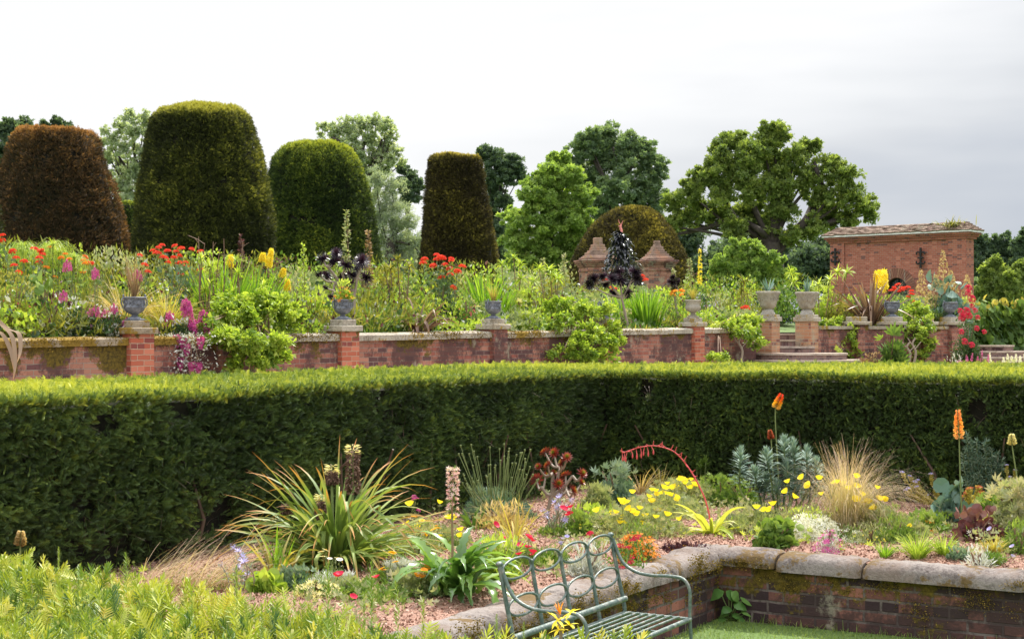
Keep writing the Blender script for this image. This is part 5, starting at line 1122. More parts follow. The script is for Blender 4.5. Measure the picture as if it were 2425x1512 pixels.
# leafy filler shrubs: (x, top, half width, metres behind the wall, colour, leaf, n, T, label)
FIL = [(30, 655, 62, .7, 'olive', .045, 2600, LEAF, 'small-leaved yellow-green fuchsia bush with red drops at the left edge', ('crimson', 26, .03)),
 (100, 668, 26, 1.4, 'green', .13, 160, BROAD, 'plant with big pale green leaves between the fuchsia bush and the silver shrub', None),
 (120, 700, 34, 1.2, 'purple', .09, 260, NARROW, 'dark purple banana-like leaves below the big pale green leaves', None),
 (20, 600, 60, 3.2, 'lime', .06, 1800, NARROW, 'feathery lime foliage behind the fuchsia bush at the left edge', None),
 (255, 597, 60, 3.8, 'pale', .07, 1900, LEAF, 'pinkish green rose bush against the foot of the browned yew', None),
 (320, 610, 40, 3.0, 'pale', .06, 1200, LEAF, 'thin pale shrub between the browned yew and the tallest yew', None),
 (200, 655, 60, 2.2, 'green', .07, 1500, NARROW, 'grassy green leaves behind the silver shrub', None),
 (435, 640, 48, 1.8, 'blue', .06, 1900, LEAF, 'blue-green bushy foliage under the biggest group of scarlet heads', ('pink', 30, .03)),
 (500, 630, 30, 2.6, 'lime', .09, 500, FAN5, 'yellow-green fan-leaved plant right of the biggest scarlet group', None),
 (660, 620, 52, 3.4, 'purple', .05, 1300, LEAF, 'brownish purple leaved shrub in front of the tallest yew', None),
 (700, 640, 44, 2.4, 'pale', .06, 1300, LEAF, 'grey-green leafy shrub left of the black rosettes', None),
 (745, 690, 40, 1.3, 'lime', .09, 800, LEAF, 'bright leaves and yellow blooms left of the second urn', ('yellow', 26, .05)),
 (720, 720, 36, .8, 'purple', .05, 900, NARROW, 'dark red spent stems beside the second pier', None),
 (765, 740, 34, .9, 'blue', .04, 1000, NARROW, 'fine blue-green foliage at the foot of the second urn', None),
 (850, 630, 50, 2.8, 'pale', .06, 1400, LEAF, 'rose bush with pale young leaves behind the left black rosettes', None),
 (915, 645, 46, 2.6, 'olive', .08, 1300, FAN3, 'olive leafy plant between the bell-shaped yew and the purple flax', None),
 (965, 655, 44, 2.2, 'green', .07, 1200, NARROW, 'grassy green plant with pale tips left of the slim yew', ('cream', 16, .03)),
 (1050, 660, 44, 1.6, 'deep', .07, 2000, LEAF, 'dark leafy foliage under the scarlet heads before the slim yew', None),
 (1108, 700, 34, .8, 'green', .04, 1600, LEAF, 'fine-leaved fuchsia with small red flowers left of the third urn', ('crimson', 22, .03)),
 (1090, 650, 34, 2.4, 'pale', .06, 1000, LEAF, 'pale bush behind the third urn, left of the sword leaves', None),
 (1235, 690, 50, 1.4, 'lime', .07, 1600, FAN3, 'lime leafy clump between the third and the fourth urn', ('orange', 8, .04)),
 (1250, 650, 60, 3.0, 'pale', .06, 1500, LEAF, 'dusty pink-green bush in front of the bright green tree', None),
 (1310, 665, 44, 2.2, 'olive', .08, 1100, FAN3, 'olive whorled bush left of the first pyramid pier', None),
 (1340, 635, 30, 4.2, 'pale', .06, 900, LEAF, 'climbing rose against the first pyramid pier', None),
 (1240, 745, 40, .7, 'lime', .10, 700, FAN5, 'bright palmate leaves just behind the coping right of the third urn', None),
 (1425, 722, 30, .9, 'lime', .06, 900, LEAF, 'lime plant with orange buds above the fourth urn', ('orange', 16, .035)),
 (1480, 735, 22, .8, 'pale', .05, 700, LEAF, 'greyish herb with pink spikes right of the fourth urn', ('magenta', 12, .03)),
 (1590, 690, 50, 1.6, 'lime', .06, 1700, LEAF, 'lime green bush right of the tallest sword leaves', ('crimson', 10, .03)),
 (1600, 735, 28, .7, 'green', .05, 900, LEAF, 'green bush left of the small stone urn', None),
 (1660, 685, 40, 2.2, 'green', .06, 1400, NARROW, 'soft green plumes right of the yellow candle spike', None),
 (1700, 700, 40, 1.4, 'pale', .06, 1300, LEAF, 'soft leafy perennials left of the big left stone urn', ('magenta', 8, .03)),
 (1755, 690, 34, 2.4, 'olive', .07, 1100, LEAF, 'olive shrub behind the big left stone urn', None),
 (1850, 700, 40, 3.0, 'green', .11, 700, BROAD, 'large leaved green plant seen between the two stone urns', None),
 (1855, 745, 34, 2.2, 'deep', .07, 900, LEAF, 'dark leafy plant with lilac flowers above the steps', ('lilac', 30, .03)),
 (1955, 685, 36, 1.4, 'lime', .10, 700, FAN5, 'lime whorled shrub right of the right stone urn', ('yellow', 8, .04)),
 (1990, 720, 44, .9, 'olive', .07, 1300, FAN3, 'yellow-green shrub with brown stems left of the big purple flax', None),
 (2112, 705, 42, 1.2, 'green', .06, 2000, NARROW, 'feathery bright green mound round the lead urn right of the steps', None),
 (2118, 722, 16, .5, 'deep', .05, 400, NARROW, 'dark tuft planted in the lead urn right of the steps', None),
 (2215, 745, 34, .7, 'green', .07, 1000, LEAF, 'green bush between the two right-hand lead urns', ('yellow', 10, .04))]
for i, (x, yt, w, s_, key, leaf, n, T, lab, sp) in enumerate(FIL):
    b = bp(x, s_); bush(lab, b, hgt(b, yt), wid(b, w), key, leaf, n, T, i, group='leafy shrubs in the raised border', spots=sp)

# silver shrubs with magenta flowers by the first urn
for i, (x, yt, w, s_, n) in enumerate(((185, 710, 55, .6, 1500), (265, 730, 46, .3, 1300), (425, 760, 40, .25, 1300))):
    b = bp(x, s_); h = max(.25, hgt(b, yt)); bush(('silvery white-leaved shrub between the fuchsia bush and the first urn', 'silvery shrub spilling over the mossy coping left of the first urn', 'silvery shrub with magenta spikes right of the first urn')[i], b, h, wid(b, w), 'silver', .045, n // 2, LEAF, 60 + i, group='silver shrubs by the first urn', tint0=.4)
    obj('dark_leaves', (lambda m_: (leafy(m_, rg(i), n, wid(b, w) * .9, h * .9, LEAF, .05), m_)[1])(MB()), lm('deep'), bpy.data.objects[-1] if False else [o for o in bpy.data.objects if o.get('group') == 'silver shrubs by the first urn'][-1])
mag = [B2(*q) for q in ((960, 380), (965, 760), (1150, 740), (680, 300), (640, 610), (1385, 400), (835, 985), (1280, 880), (915, 800), (1060, 800), (1100, 880))]
b = bp(235, .5); spikes('loose magenta salvia spikes rising through the silver shrub left of the first urn', b, [(x + dx, y - 11 + dy, y + 11 + dy) for x, y in mag for dx, dy in ((0, 0), (7, 5), (-6, 7))], 'magenta', 1, .04, .024, 60)
mag = [B2(*q) for q in ((1885, 700), (1680, 870), (1950, 890), (1790, 1010), (2060, 820), (2110, 930), (1720, 830), (1900, 760), (1930, 950))]
b = bp(430, .3); spikes('magenta salvia spikes above the coping right of the first urn', b, [(x + dx, y - 13 + dy, y + 13 + dy) for x, y in mag for dx, dy in ((0, 0), (7, 6), (-7, 4))], 'magenta', 2, .055, .030, 90)
# the part that hangs down the wall
b = wall(tpx(425)) + WN * .10; b[2] = 1.93
t = thing('trailing_salvia', 'magenta flowers and silvery leaves trailing down the brick wall', 'flower', b); r = rg(7); mb = MB()
hang = [B2(*q) for q in ((1830, 1290), (1890, 1150), (2030, 1080), (1850, 1080), (1790, 1060), (1690, 1110), (1940, 1330), (2010, 1340))]
for i, (x, y) in enumerate(hang):
    q = P(x, y, b[1]) - b; mm = MB(); spike_mesh(mm, q + A(0, 0, .06), q - A(0, 0, .11), .09, 120, fl=.032, seed=i); obj('flower_spike', mm, lm('magenta'), t)
    tube(mb, spline([A(q[0] * .4, .05, .03), q * A(.7, 1, .3) - WN * -.03, q], 4), .006, 4)
obj('stems', mb, lm('bstem'), t); mb = MB(); n = 700
q = np.stack([r.normal(size=n) * .22, r.normal(size=n) * .05, .05 - r.uniform(0, 1, n) ** 1.3 * .55], -1)
inst(mb, LEAF, q, frames(A(.5, -.6, -.1) + r.normal(size=(n, 3)) * .5, r), r.uniform(.03, .06, n), r.uniform(size=n)); obj('leaves', mb, lm('silver'), t)

# mop-headed papyrus
b = bp(120, 2.2); heads = [B2(*q) for q in ((225, 120), (215, 170), (535, 110), (600, 190), (755, 240), (450, 190))]
r = rg(77); t = thing('mop_head_plant', 'lime green plants with drooping mop heads of fine leaves at the left', 'plant', b); sm = MB()
for x, y in heads:
    q = P(x, y, b[1] + r.uniform(-.3, .3)) - b; mb = MB(); n = 130; az = r.uniform(0, 6.28, n)
    straps(mb, np.repeat(q[None], n, 0), az, r.uniform(.3, 1.2, n), r.uniform(.28, .46, n), .008, r.uniform(1.5, 2.9, n), 6, 0, np.clip(.6 + r.normal(size=n) * .2, 0, 1), profile='hair', pw=1.0); obj('mop_head', mb, lm('lime'), t)
    tube(sm, spline([q * A(.6, .6, 0), q * A(.85, .9, .5), q], 4), .008, 4)
obj('stems', sm, lm('stem'), t)

# scarlet heads
G5 = 'scarlet dome-headed flower clumps'
for i, (x0, s_, hd, lab) in enumerate(((70, 2.0, [B2(*q) for q in ((25, 10), (20, 60), (130, 165), (350, 150), (415, 170), (160, 240), (395, 240), (245, 275), (190, 385), (140, 315), (395, 285), (120, 185), (430, 205), (430, 190))], 'scarlet heads scattered among the lime mops at the left edge'),
  (330, 2.4, [B2(*q) for q in ((1415, 212), (1465, 310), (1495, 380), (885, 290), (915, 298), (860, 232))], 'few scarlet heads between the lime mops and the biggest scarlet group'),
  (435, 1.9, [B2(*q) for q in ((1640, 110), (1605, 135), (1545, 165), (1600, 190), (1575, 192), (1695, 170), (1770, 118), (1835, 145), (1780, 175), (1940, 150), (2030, 175), (1645, 235), (1670, 238), (1760, 235), (1820, 215), (1700, 285), (1810, 290), (1875, 285), (1880, 330), (2025, 358), (1830, 400))], 'biggest group of scarlet heads, against the tallest yew'),
  (1045, 1.6, [B4(*q) for q in ((368, 207), (400, 230), (430, 237), (375, 254), (248, 252), (233, 290), (335, 317), (520, 247), (517, 268), (452, 307), (630, 325), (583, 375), (500, 345), (508, 407), (418, 437), (540, 537))], 'scarlet heads in front of the slim yew'),
  (1500, 1.5, [B5(*q) for q in ((425, 425), (460, 460), (115, 540), (145, 555), (385, 465), (55, 462), (1475, 750), (1455, 745), (1490, 755))][:6], 'few scarlet heads beside the black rosettes under the pyramid piers'),
  (1790, .8, [B5(*q) for q in ((1475, 735), (1450, 748), (1492, 752), (1470, 762))], 'single scarlet cluster left of the big left stone urn'),
  (2110, 1.8, [B6(*q) for q in ((860, 730), (895, 705), (930, 735), (970, 730), (835, 757), (870, 750), (930, 755), (985, 730), (1020, 760), (1020, 790), (990, 815), (1050, 855), (905, 765), (955, 740))], 'scarlet heads in front of the pavilion window'))):
    b = bp(x0, s_); flowering(lab, b, hd, 'red', .062 * min(b[1], 32) / 26, i, group=G5)
b = bp(1545, 1.2); flowering('orange lily flowers beside the black rosettes right of the pyramid piers', b, [B5(*q) for q in ((760, 575), (730, 590), (735, 612), (825, 570), (825, 610), (745, 565))], 'orange', .07, 40, leafkey='green')
b = bp(160, 1.8); flowering('small orange flowers among the lime mops', b, [B2(*q) for q in ((500, 130), (660, 200), (700, 250), (860, 290), (840, 380), (620, 240), (470, 335), (560, 430), (840, 262))], 'orange', .045, 41, leafkey='lime')

# tall yellow spikes
b = bp(600, 1.6); spikes('tall yellow flower spikes rising from the sword leaves before the tallest yew', b, [(*B3(725, 140), B3(0, 330)[1], 8), (*B3(315, 210), B3(0, 330)[1], 2), (*B3(885, 455), B3(0, 560)[1], 1), (*B3(845, 350), B3(0, 430)[1], 3), (*B3(640, 190), B3(0, 270)[1], 3)], 'yellow', 3, .075, .04, 150, group='yellow flower spikes', taper=.5)
b = bp(1655, 2.0); spikes('yellow candle spike standing alone right of the broad dome yew', b, [(1657, 588, 676, 0)], 'yellow', 4, .075, .045, 110, group='yellow flower spikes', taper=.6)
b = bp(2087, 1.6); spikes('fat yellow flower head right of the big purple flax', b, [(2085, 641, 690, 1)], 'yellow', 5, .30, .09, 190, group='yellow flower spikes', taper=.25)
# swords
G6 = 'upright sword-leaved clumps'
for i, (x, s_, yt, w, n, lab) in enumerate(((525, 1.4, 592, .5, 80, 'tall bright sword leaves left of the yellow spikes'), (600, 1.5, 612, .5, 90, 'bright sword leaves under the yellow spikes'), (560, 1.0, 640, .4, 60, 'shorter sword leaves between the two tall sword clumps'),
        (1148, 1.5, 620, .35, 80, 'bright sword leaves standing directly behind the third urn'), (1180, 1.1, 655, .35, 80, 'sword leaves just right of the third urn'), (1530, .9, 668, .5, 150, 'broad stand of green sword leaves below the pyramid piers'),
        (880, .7, 690, .5, 90, 'arching grassy leaves right of the second urn'), (940, .7, 700, .4, 60, 'arching grassy leaves left of the purple flax'), (1470, 1.6, 680, .3, 40, 'thin sword leaves behind the fourth urn'), (1640, .5, 745, .3, 40, 'low sword leaves right of the small stone urn'))):
    b = bp(x, s_); swords(lab, b, hgt(b, yt) * 1.02, w, 'sword' if i != 6 and i != 7 else 'green', n, .045 if i not in (6, 7) else .025, i, droop=.35 if i not in (6, 7) else 1.1, group=G6, elv=(1.2, 1.52) if i not in (6, 7) else (1.0, 1.5), lenv=(.65, 1.02), fold=.25, foot=.6)
# grasses
for i, (x, s_, yt, w, key, n, lab) in enumerate(((300, 1.2, 648, .5, 'straw', 260, 'pale straw-coloured grass behind the first urn'), (395, .9, 665, .5, 'gold', 260, 'golden arching grass right of the first urn'), (2205, .9, 700, .4, 'sword', 200, 'fine upright grass between the hanging lime shrub and the plume poppy'), (2225, .7, 722, .4, 'pale', 160, 'pale arching grass under the plume poppy'), (500, 1.5, 640, .4, 'gold', 100, 'thin golden grass left of the sword leaves'), (2185, 1.2, 700, .2, 'straw', 60, 'straw-coloured grass heads left of the plume poppy'))):
    b = bp(x, s_); swords(lab, b, hgt(b, yt) * 1.1, w, key, n, .012, 50 + i, droop=1.3, name='ornamental_grass', cat='grass', group='ornamental grasses in the border', elv=(1.05, 1.5), fold=0, lenv=(.5, 1.1))
# whorl plants
G7 = 'bare-stemmed whorl plants'
for i, (x, s_, hd, key, lab) in enumerate(((490, 1.1, [B2(2030, 250), B2(2060, 590), B2(2130, 500), B3(50, 580), B2(2130, 330)], 'lime', 'yellow-green leaf whorls right of the biggest scarlet group'), (545, 1.0, [B3(370, 260), B3(560, 640), B3(640, 520), B3(390, 400), B3(330, 570), B3(130, 450)], 'lime', 'leaf whorls in front of the sword leaves above the big lime shrub'),
        (950, 2.2, [B3(2000, 270), B3(2120, 330), B3(1930, 350), B3(1870, 370)], 'olive', 'thin whorl-topped stems left of the slim yew'), (1240, 1.5, [B4(1150, 235, ), B4(1215, 300), B4(1220, 450), B4(1350, 470), B4(1030, 300)], 'lime', 'tall leaf whorls right of the slim yew'), (1320, 1.3, [B4(1510, 360), B4(1410, 350), B4(1600, 450), B4(1320, 560), B4(1620, 720), B4(1560, 420)], 'lime', 'leaf whorls above the left end of the hanging lime shrub'),
        (1770, 1.8, [B5(1450, 470), B5(1490, 600), B5(1440, 560), B5(820, 520)], 'olive', 'leaf whorls left of the big left stone urn'), (1945, 1.2, [B5(1940, 400), B5(1960, 490), B5(2140, 540), B6(90, 740), B6(170, 700), B6(270, 660), B6(340, 590), B6(430, 590)], 'lime', 'leaf whorls between the right stone urn and the purple flax'))):
    b = bp(x, s_); whorls(lab, b, hd, key, i, group=G7, R=.17 * b[1] / 26)
# brown twigs and spires
r = rg(90)
for i, (x, s_, ys, lab) in enumerate(((500, 1.2, [(505, 572), (470, 560), (485, 575), (520, 590), (497, 600), (530, 565)], 'bare brown stems before the tallest yew'), (570, 1.3, [(562, 600), (575, 570), (590, 610), (548, 620), (600, 640)], 'dark bare stems among the sword leaves'), (2000, 1.0, [(1975, 680), (1990, 670), (2005, 690), (1962, 700)], 'thin brown stems left of the big purple flax'))):
    b = bp(x, s_); t = thing('bare_stems', lab, 'plant', b, 'bare brown stems in the border'); mb = MB()
    for x2, y2 in ys:
        q = P(x2, y2, b[1] + r.normal() * .1) - b; tube(mb, spline([q * A(.5, 1, 0), q * A(.9, 1, .5) + A(r.normal() * .04, 0, 0), q], 4), np.linspace(.015, .006, 9), 5, tint=r.uniform())
        for _ in range(4): w = q * A(1, 1, r.uniform(.6, 1)); tube(mb, [w, w + A(r.normal() * .07, 0, .07)], [.005, .003], 4)
    obj('stems', mb, lm('bstem'), t)
for i, (x, s_, yt, yb, w, key, lab) in enumerate(((821, 2.6, 498, 640, 17, 'pale', 'tall rose spire with pale leaves in front of the bell-shaped yew'), (872, 2.6, 545, 650, 14, 'brown', 'reddish brown rose spire right of the tall pale one'), (717, 1.8, 578, 720, 15, 'lime', 'light green leafy spire left of the black rosettes'), (570, 2.8, 555, 650, 5, 'purple', 'dark thin flower spire before the tallest yew'),
        (1632, 3.6, 612, 700, 17, 'pale', 'feathery pale conifer at the right foot of the broad dome yew'), (1594, 3.6, 638, 700, 13, 'pale', 'small feathery pale conifer right of the second pyramid pier'), (780, 2.6, 600, 660, 9, 'lime', 'small lime leafy spire just left of the black rosettes'), (1285, 3.0, 612, 690, 12, 'pale', 'thin pink-green rose shoot right of the slim yew'), (1335, 3.4, 600, 690, 14, 'pale', 'arching rose shoot left of the first pyramid pier'))):
    b = bp(x, s_); h = hgt(b, yt); z0 = hgt(b, yb); r = rg(i + 900); n = 420; f = r.uniform(0, 1, n) ** 1.3; a = r.uniform(0, 6.28, n); R = wid(b, w) * (1 - f * .9) * r.uniform(.1, 1.1, n)
    t = thing('leafy_spire', lab, 'shrub', b, 'upright leafy spires in the border'); q = np.stack([R * np.cos(a), R * np.sin(a), z0 * .3 + (h - z0 * .3) * f], -1); mb = MB()
    inst(mb, LEAF, q, frames(np.stack([np.cos(a), np.sin(a), .4 + 0 * a], -1) + r.normal(size=(n, 3)) * .5, r), r.uniform(.03, .08, n), np.clip(r.uniform(.2, 1, n), 0, 1)); obj('foliage', mb, lm(key), t)
    mb = MB(); tube(mb, spline([A(0, 0, 0), A(.03, 0, h * .5), A(0, 0, h * .98)], 4), np.linspace(.012, .003, 9), 5)
    for _ in range(9): z = h * r.uniform(.35, .9); tube(mb, [A(0, 0, z), A(r.normal() * wid(b, w) * .5, 0, z + .08)], [.005, .003], 4)
    obj('stems', mb, lm('bstem'), t)
# black aeoniums
b = bp(835, .45); rosettes('black-leaved tree succulent with many spiky dark rosettes in front of the bell-shaped yew', b, [(*B3(x, y), R / 4.28 * .98) for x, y, R in ((1250, 240, 62), (1380, 185, 55), (1365, 265, 64), (1472, 300, 64), (1640, 262, 70), (1600, 320, 50), (1530, 400, 60), (1280, 410, 56), (1205, 400, 40), (1680, 430, 64), (1510, 490, 62), (1590, 400, 45), (1265, 535, 30), (1325, 630, 34), (1510, 560, 36), (1440, 420, 42))], 'black', 5, [B3(1560, 620), B3(1365, 480), B3(1590, 430), B3(1440, 400), B3(1290, 320), B3(1560, 560)], group='black-leaved tree succulents', W=.20)
b = bp(1490, .6); rosettes('black-leaved tree succulent with glossy rosettes below the leafy black obelisk', b, [(*B5(x, y), R / 4.28) for x, y, R in ((30, 420, 50), (190, 385, 60), (200, 455, 66), (350, 375, 62), (375, 445, 52), (280, 590, 48), (130, 585, 42), (-60, 440, 56), (-110, 500, 46), (60, 500, 44), (120, 440, 50))], 'black', 6, [B5(220, 640), B5(210, 480), B5(320, 460), B5(90, 470)], group='black-leaved tree succulents', W=.24)
b = bp(1610, .9); rosettes('small black-leaved tree succulent right of the second pyramid pier', b, [(*B5(x, y), R / 4.28) for x, y, R in ((725, 480, 50), (785, 480, 42), (755, 550, 38), (740, 430, 30))], 'black', 8, [B5(755, 620), B5(740, 540)], group='black-leaved tree succulents', W=.24)
# purple flaxes
M_flax = leafmat('flax blades', [(0.06, 0.03, 0.03), (0.12, 0.065, 0.05), (0.22, 0.14, 0.10), (0.40, 0.30, 0.20)], tip=(0.42, 0.24, 0.11), t0=.75, t1=1.0, trans=.2, rough=.4)
b = bp(985, .5); swords('bronze-purple flax with long arching leaves reaching over the coping', b, .95, .5, n=46, W=.06, seed=70, droop=1.5, name='purple_flax', cat='plant', group='bronze-purple flaxes', elv=(.7, 1.5), kink=True, tipmat=M_flax, segs=9, foot=.3, lenv=(.5, 1.1))
t = [o for o in bpy.data.objects if o.get('cat_') or o.get('category')][-1]
mb = MB(); k2 = 0
for pts_, w_ in (([(985, 775), (1005, 715), (1045, 690), (1075, 685)], .07), ([(985, 775), (1020, 720), (1055, 705), (1062, 735), (1065, 755)], .05), ([(990, 778), (1040, 745), (1075, 765), (1108, 800), (1108, 845)], .06), ([(978, 775), (970, 730), (965, 690), (962, 650)], .06), ([(980, 775), (975, 740), (985, 700), (990, 668)], .06), ([(985, 778), (1000, 770), (996, 785), (993, 802)], .07)):
    pp = spline([P(x, y, b[1] - .55 * (i / 3)) - b for i, (x, y) in enumerate(pts_)], 6); m = len(pp); f = np.linspace(0, 1, m); wv = w_ * (.4 + 1.9 * f * (1 - f)) * (1 - f ** 6)
    v = np.concatenate([pp + A(.6, 0, -.5) * wv[:, None] * .5, pp - A(.6, 0, -.5) * wv[:, None] * .5]); d = np.stack([np.full(2 * m, .3 + .1 * k2), np.tile(f, 2), np.zeros(2 * m)], -1); mb.add(v, [[i, i + 1, m + i + 1, m + i] for i in range(m - 1)], d, smooth=True); k2 += 1
obj('long_leaves', mb, M_flax, t)
b = bp(2062, .7); swords('big bronze-purple flax with stiff broad leaves in front of the pavilion', b, 1.55, .5, n=80, W=.10, seed=71, droop=.5, name='purple_flax', cat='plant', group='bronze-purple flaxes', elv=(.85, 1.55), kink=True, tipmat=M_flax, segs=7, foot=.25, lenv=(.4, 1.05))
b = P(12, 800, 20.6) + A(0, 0, .03); b = bp(12, .1); t = thing('withered_leaves', 'long withered flax leaves hanging over the mossy wall at the left edge', 'leaf', b); mb = MB()
for i, pts_ in enumerate((((-10, 760), (10, 775), (30, 800), (36, 860), (30, 905)), ((-15, 745), (20, 778), (45, 790), (48, 830), (40, 860)), ((-20, 780), (5, 790), (25, 830), (33, 880)))):
    pp = spline([P(x, y, b[1] - .12 * j) - b for j, (x, y) in enumerate(pts_)], 6); m = len(pp); f = np.linspace(0, 1, m); wv = .07 * (.4 + 1.9 * f * (1 - f)) * (1 - f ** 6)
    v = np.concatenate([pp + A(.5, 0, 0) * wv[:, None], pp - A(.5, 0, 0) * wv[:, None]]); mb.add(v, [[q, q + 1, m + q + 1, m + q] for q in range(m - 1)], np.stack([np.full(2 * m, .8), np.tile(f, 2), np.zeros(2 * m)], -1), smooth=True)
obj('leaves', mb, M_flax, t)

# lime shrubs hanging over the wall
PINN = _fan(7, 2.6, 1.0, .12)
def hanging(label, px, s_, masses, leaf, n, seed, dens=1.0):
    """masses: (x, y, half width, half height, metres in front of the wall line)"""
    b = bp(px, s_); r = rg(seed); t = thing('lime_shrub', label, 'shrub', b, 'lime green shrubs hanging over the wall'); tot = sum(m[2] * m[3] for m in masses); sm = MB(); mb = MB()
    for x, y, w, h, off in masses:
        k = (x - CX) / F; Y = (-off - .8 * WP[0] + .6 * WP[1]) / (.6 - .8 * k) if px < 1835 else 38.4 + (x - 1900) / 400 * 1.8 - off
        c = P(x, y, Y) - b; W_, H_ = w / F * Y, h / F * Y; m = int(n * w * h / tot); nt_ = max(6, m // 60)
        cc = c + nrm(r.normal(size=(nt_, 3))) * (r.uniform(.2, 1, nt_) ** .5)[:, None] * A(W_ * .85, .28, H_ * .85)
        for q in cc:                                                        # sprays of leaflets
            a = r.uniform(0, 6.28); d = nrm(A((q - c)[0] / W_ + r.normal() * .4, -.5 + r.normal() * .3, .1 + r.normal() * .35)); L = r.uniform(.15, .30) * (W_ + .3); k2 = max(4, m // nt_)
            f = r.uniform(0, 1, k2); p = q + d * (f * L)[:, None] + A(0, 0, -.35) * (f ** 2 * L)[:, None] + r.normal(size=(k2, 3)) * .035
            inst(mb, LEAF, p, frames(d * .8 + A(0, -.2, -.15) + r.normal(size=(k2, 3)) * .55, r), leaf * r.uniform(.6, 1.3, k2), np.clip(.38 + .25 * (q[2] - c[2]) / H_ + r.normal(size=k2) * .16 + .15 * r.normal(), 0, 1))
        for _ in range(4):
            e = c + nrm(r.normal(size=3)) * A(W_ * .6, .1, H_ * .6); s = spline([A(r.normal() * .1, 0, 0), (e + A(0, 0, .3)) * A(.5, .5, .6), e], 4); tube(sm, s, np.linspace(.016, .005, len(s)), 5)
    obj('foliage', mb, lm('lime'), t); obj('stems', sm, lm('bstem'), t); return t
hanging('largest lime green shrub hanging over the wall between the first and second urn', 600, .5, [(590, 715, 78, 26, -.4), (640, 735, 70, 34, -.2), (560, 745, 55, 30, -.1), (690, 745, 34, 26, -.3), (560, 800, 62, 26, .35), (620, 815, 66, 28, .4), (590, 845, 58, 26, .35), (650, 850, 34, 20, .35), (530, 795, 36, 22, .3), (500, 760, 20, 20, 0)], .085, 9500, 500)
hanging('lime green shrub hanging over the wall between the third and fourth urn', 1375, .5, [(1340, 725, 50, 22, -.3), (1390, 735, 60, 26, -.2), (1330, 760, 34, 24, 0), (1380, 790, 52, 30, .3), (1420, 800, 48, 30, .3), (1355, 830, 50, 22, .35), (1410, 838, 46, 18, .35), (1445, 780, 28, 22, .1), (1460, 815, 20, 16, .3)], .085, 7500, 501)
hanging('lime green shrub with bare trunk against the wall left of the steps', 1750, .4, [(1740, 757, 46, 14, -.1), (1770, 762, 34, 16, 0), (1760, 785, 36, 22, .3), (1785, 808, 24, 18, .35), (1720, 770, 30, 12, .1)], .08, 3200, 502)
hanging('low bright green shrub at the foot of the wall left of the steps', 1700, .3, [(1705, 845, 26, 9, .6)], .07, 700, 505)
hanging('lime green shrub cascading over the wall right of the steps', 1985, .5, [(1975, 765, 34, 16, 0), (1990, 785, 34, 20, .3), (2005, 815, 26, 26, .4), (2012, 840, 18, 12, .4)], .08, 2600, 503)
hanging('lime green climber covering the wall between the two right-hand lead urns', 2170, .4, [(2165, 735, 30, 22, -.1), (2175, 765, 32, 24, .2), (2160, 790, 28, 22, .35), (2185, 815, 24, 22, .4), (2172, 840, 20, 12, .4)], .08, 3200, 504)
for i, (x0, y0, y1, Y_) in enumerate(((1752, 795, 855, 34.6), (2163, 800, 856, 38.4), (2150, 810, 856, 38.2))):
    b = P(x0, y1, Y_); t = thing('climber_trunk', ('thin grey trunk under the lime shrub left of the steps', 'twisted trunk under the lime climber, right one', 'twisted trunk under the lime climber, left one')[i], 'trunk', b); h = P(x0, y0, Y_)[2] - b[2]; mb = MB()
    tube(mb, spline([A(0, 0, -.1), A(.05, 0, h * .4), A(-.03, 0, h * .75), A(.04, 0, h)], 4), np.linspace(.035, .02, 13), 6); tube(mb, [A(.02, 0, h * .5), A(.18, 0, h * .85)], [.015, .01], 5); tube(mb, [A(0, 0, h * .6), A(-.15, 0, h)], [.015, .01], 5); obj('stem', mb, lm('greystem'), t)

# urn plants
def urnplant(i, label, kind):
    u = urns[i].copy(); z = {0: .305, 1: .30, 2: .30, 3: .29, 4: .36, 5: .36, 6: 0, 7: 0, 8: 0}[i]; u[2] += z
    if kind == 'grass': return swords(label, u, .62, .1, 'brown', 60, .010, 600 + i, droop=.5, name='urn_grass', cat='grass', elv=(1.2, 1.55), fold=0)
    if kind == 'bush': return bush(label, u, .30, .19, 'lime', .045, 700, LEAF, 600 + i, name='urn_geranium', cat='plant', spots=('orange', 22, .035))
    if kind == 'agave': return swords(label, u, .40, .1, 'glauc', 14, .075, 600 + i, droop=.15, name='agave', cat='agave', elv=(.7, 1.5), fold=.35, foot=.5, lenv=(.6, 1.0))
    if kind == 'yellowgrass': return swords(label, u, .34, .1, 'gold', 60, .012, 600 + i, droop=.5, name='urn_grass', cat='grass', elv=(1.25, 1.55), fold=0)
urnplant(0, 'brown upright grass tuft planted in the first lead urn', 'grass'); urnplant(1, 'round green geranium with orange tints planted in the second lead urn', 'bush'); urnplant(2, 'yellowing grass tuft planted in the third lead urn', 'yellowgrass')
urnplant(6, 'blue-green agave with broad upright leaves in the left big stone urn', 'agave'); a_ = urnplant(7, 'thin grey agave in the right big stone urn', 'agave'); a_.scale = (.7, .7, 1.15); urnplant(8, 'dry wispy grass in the small stone urn', 'yellowgrass')

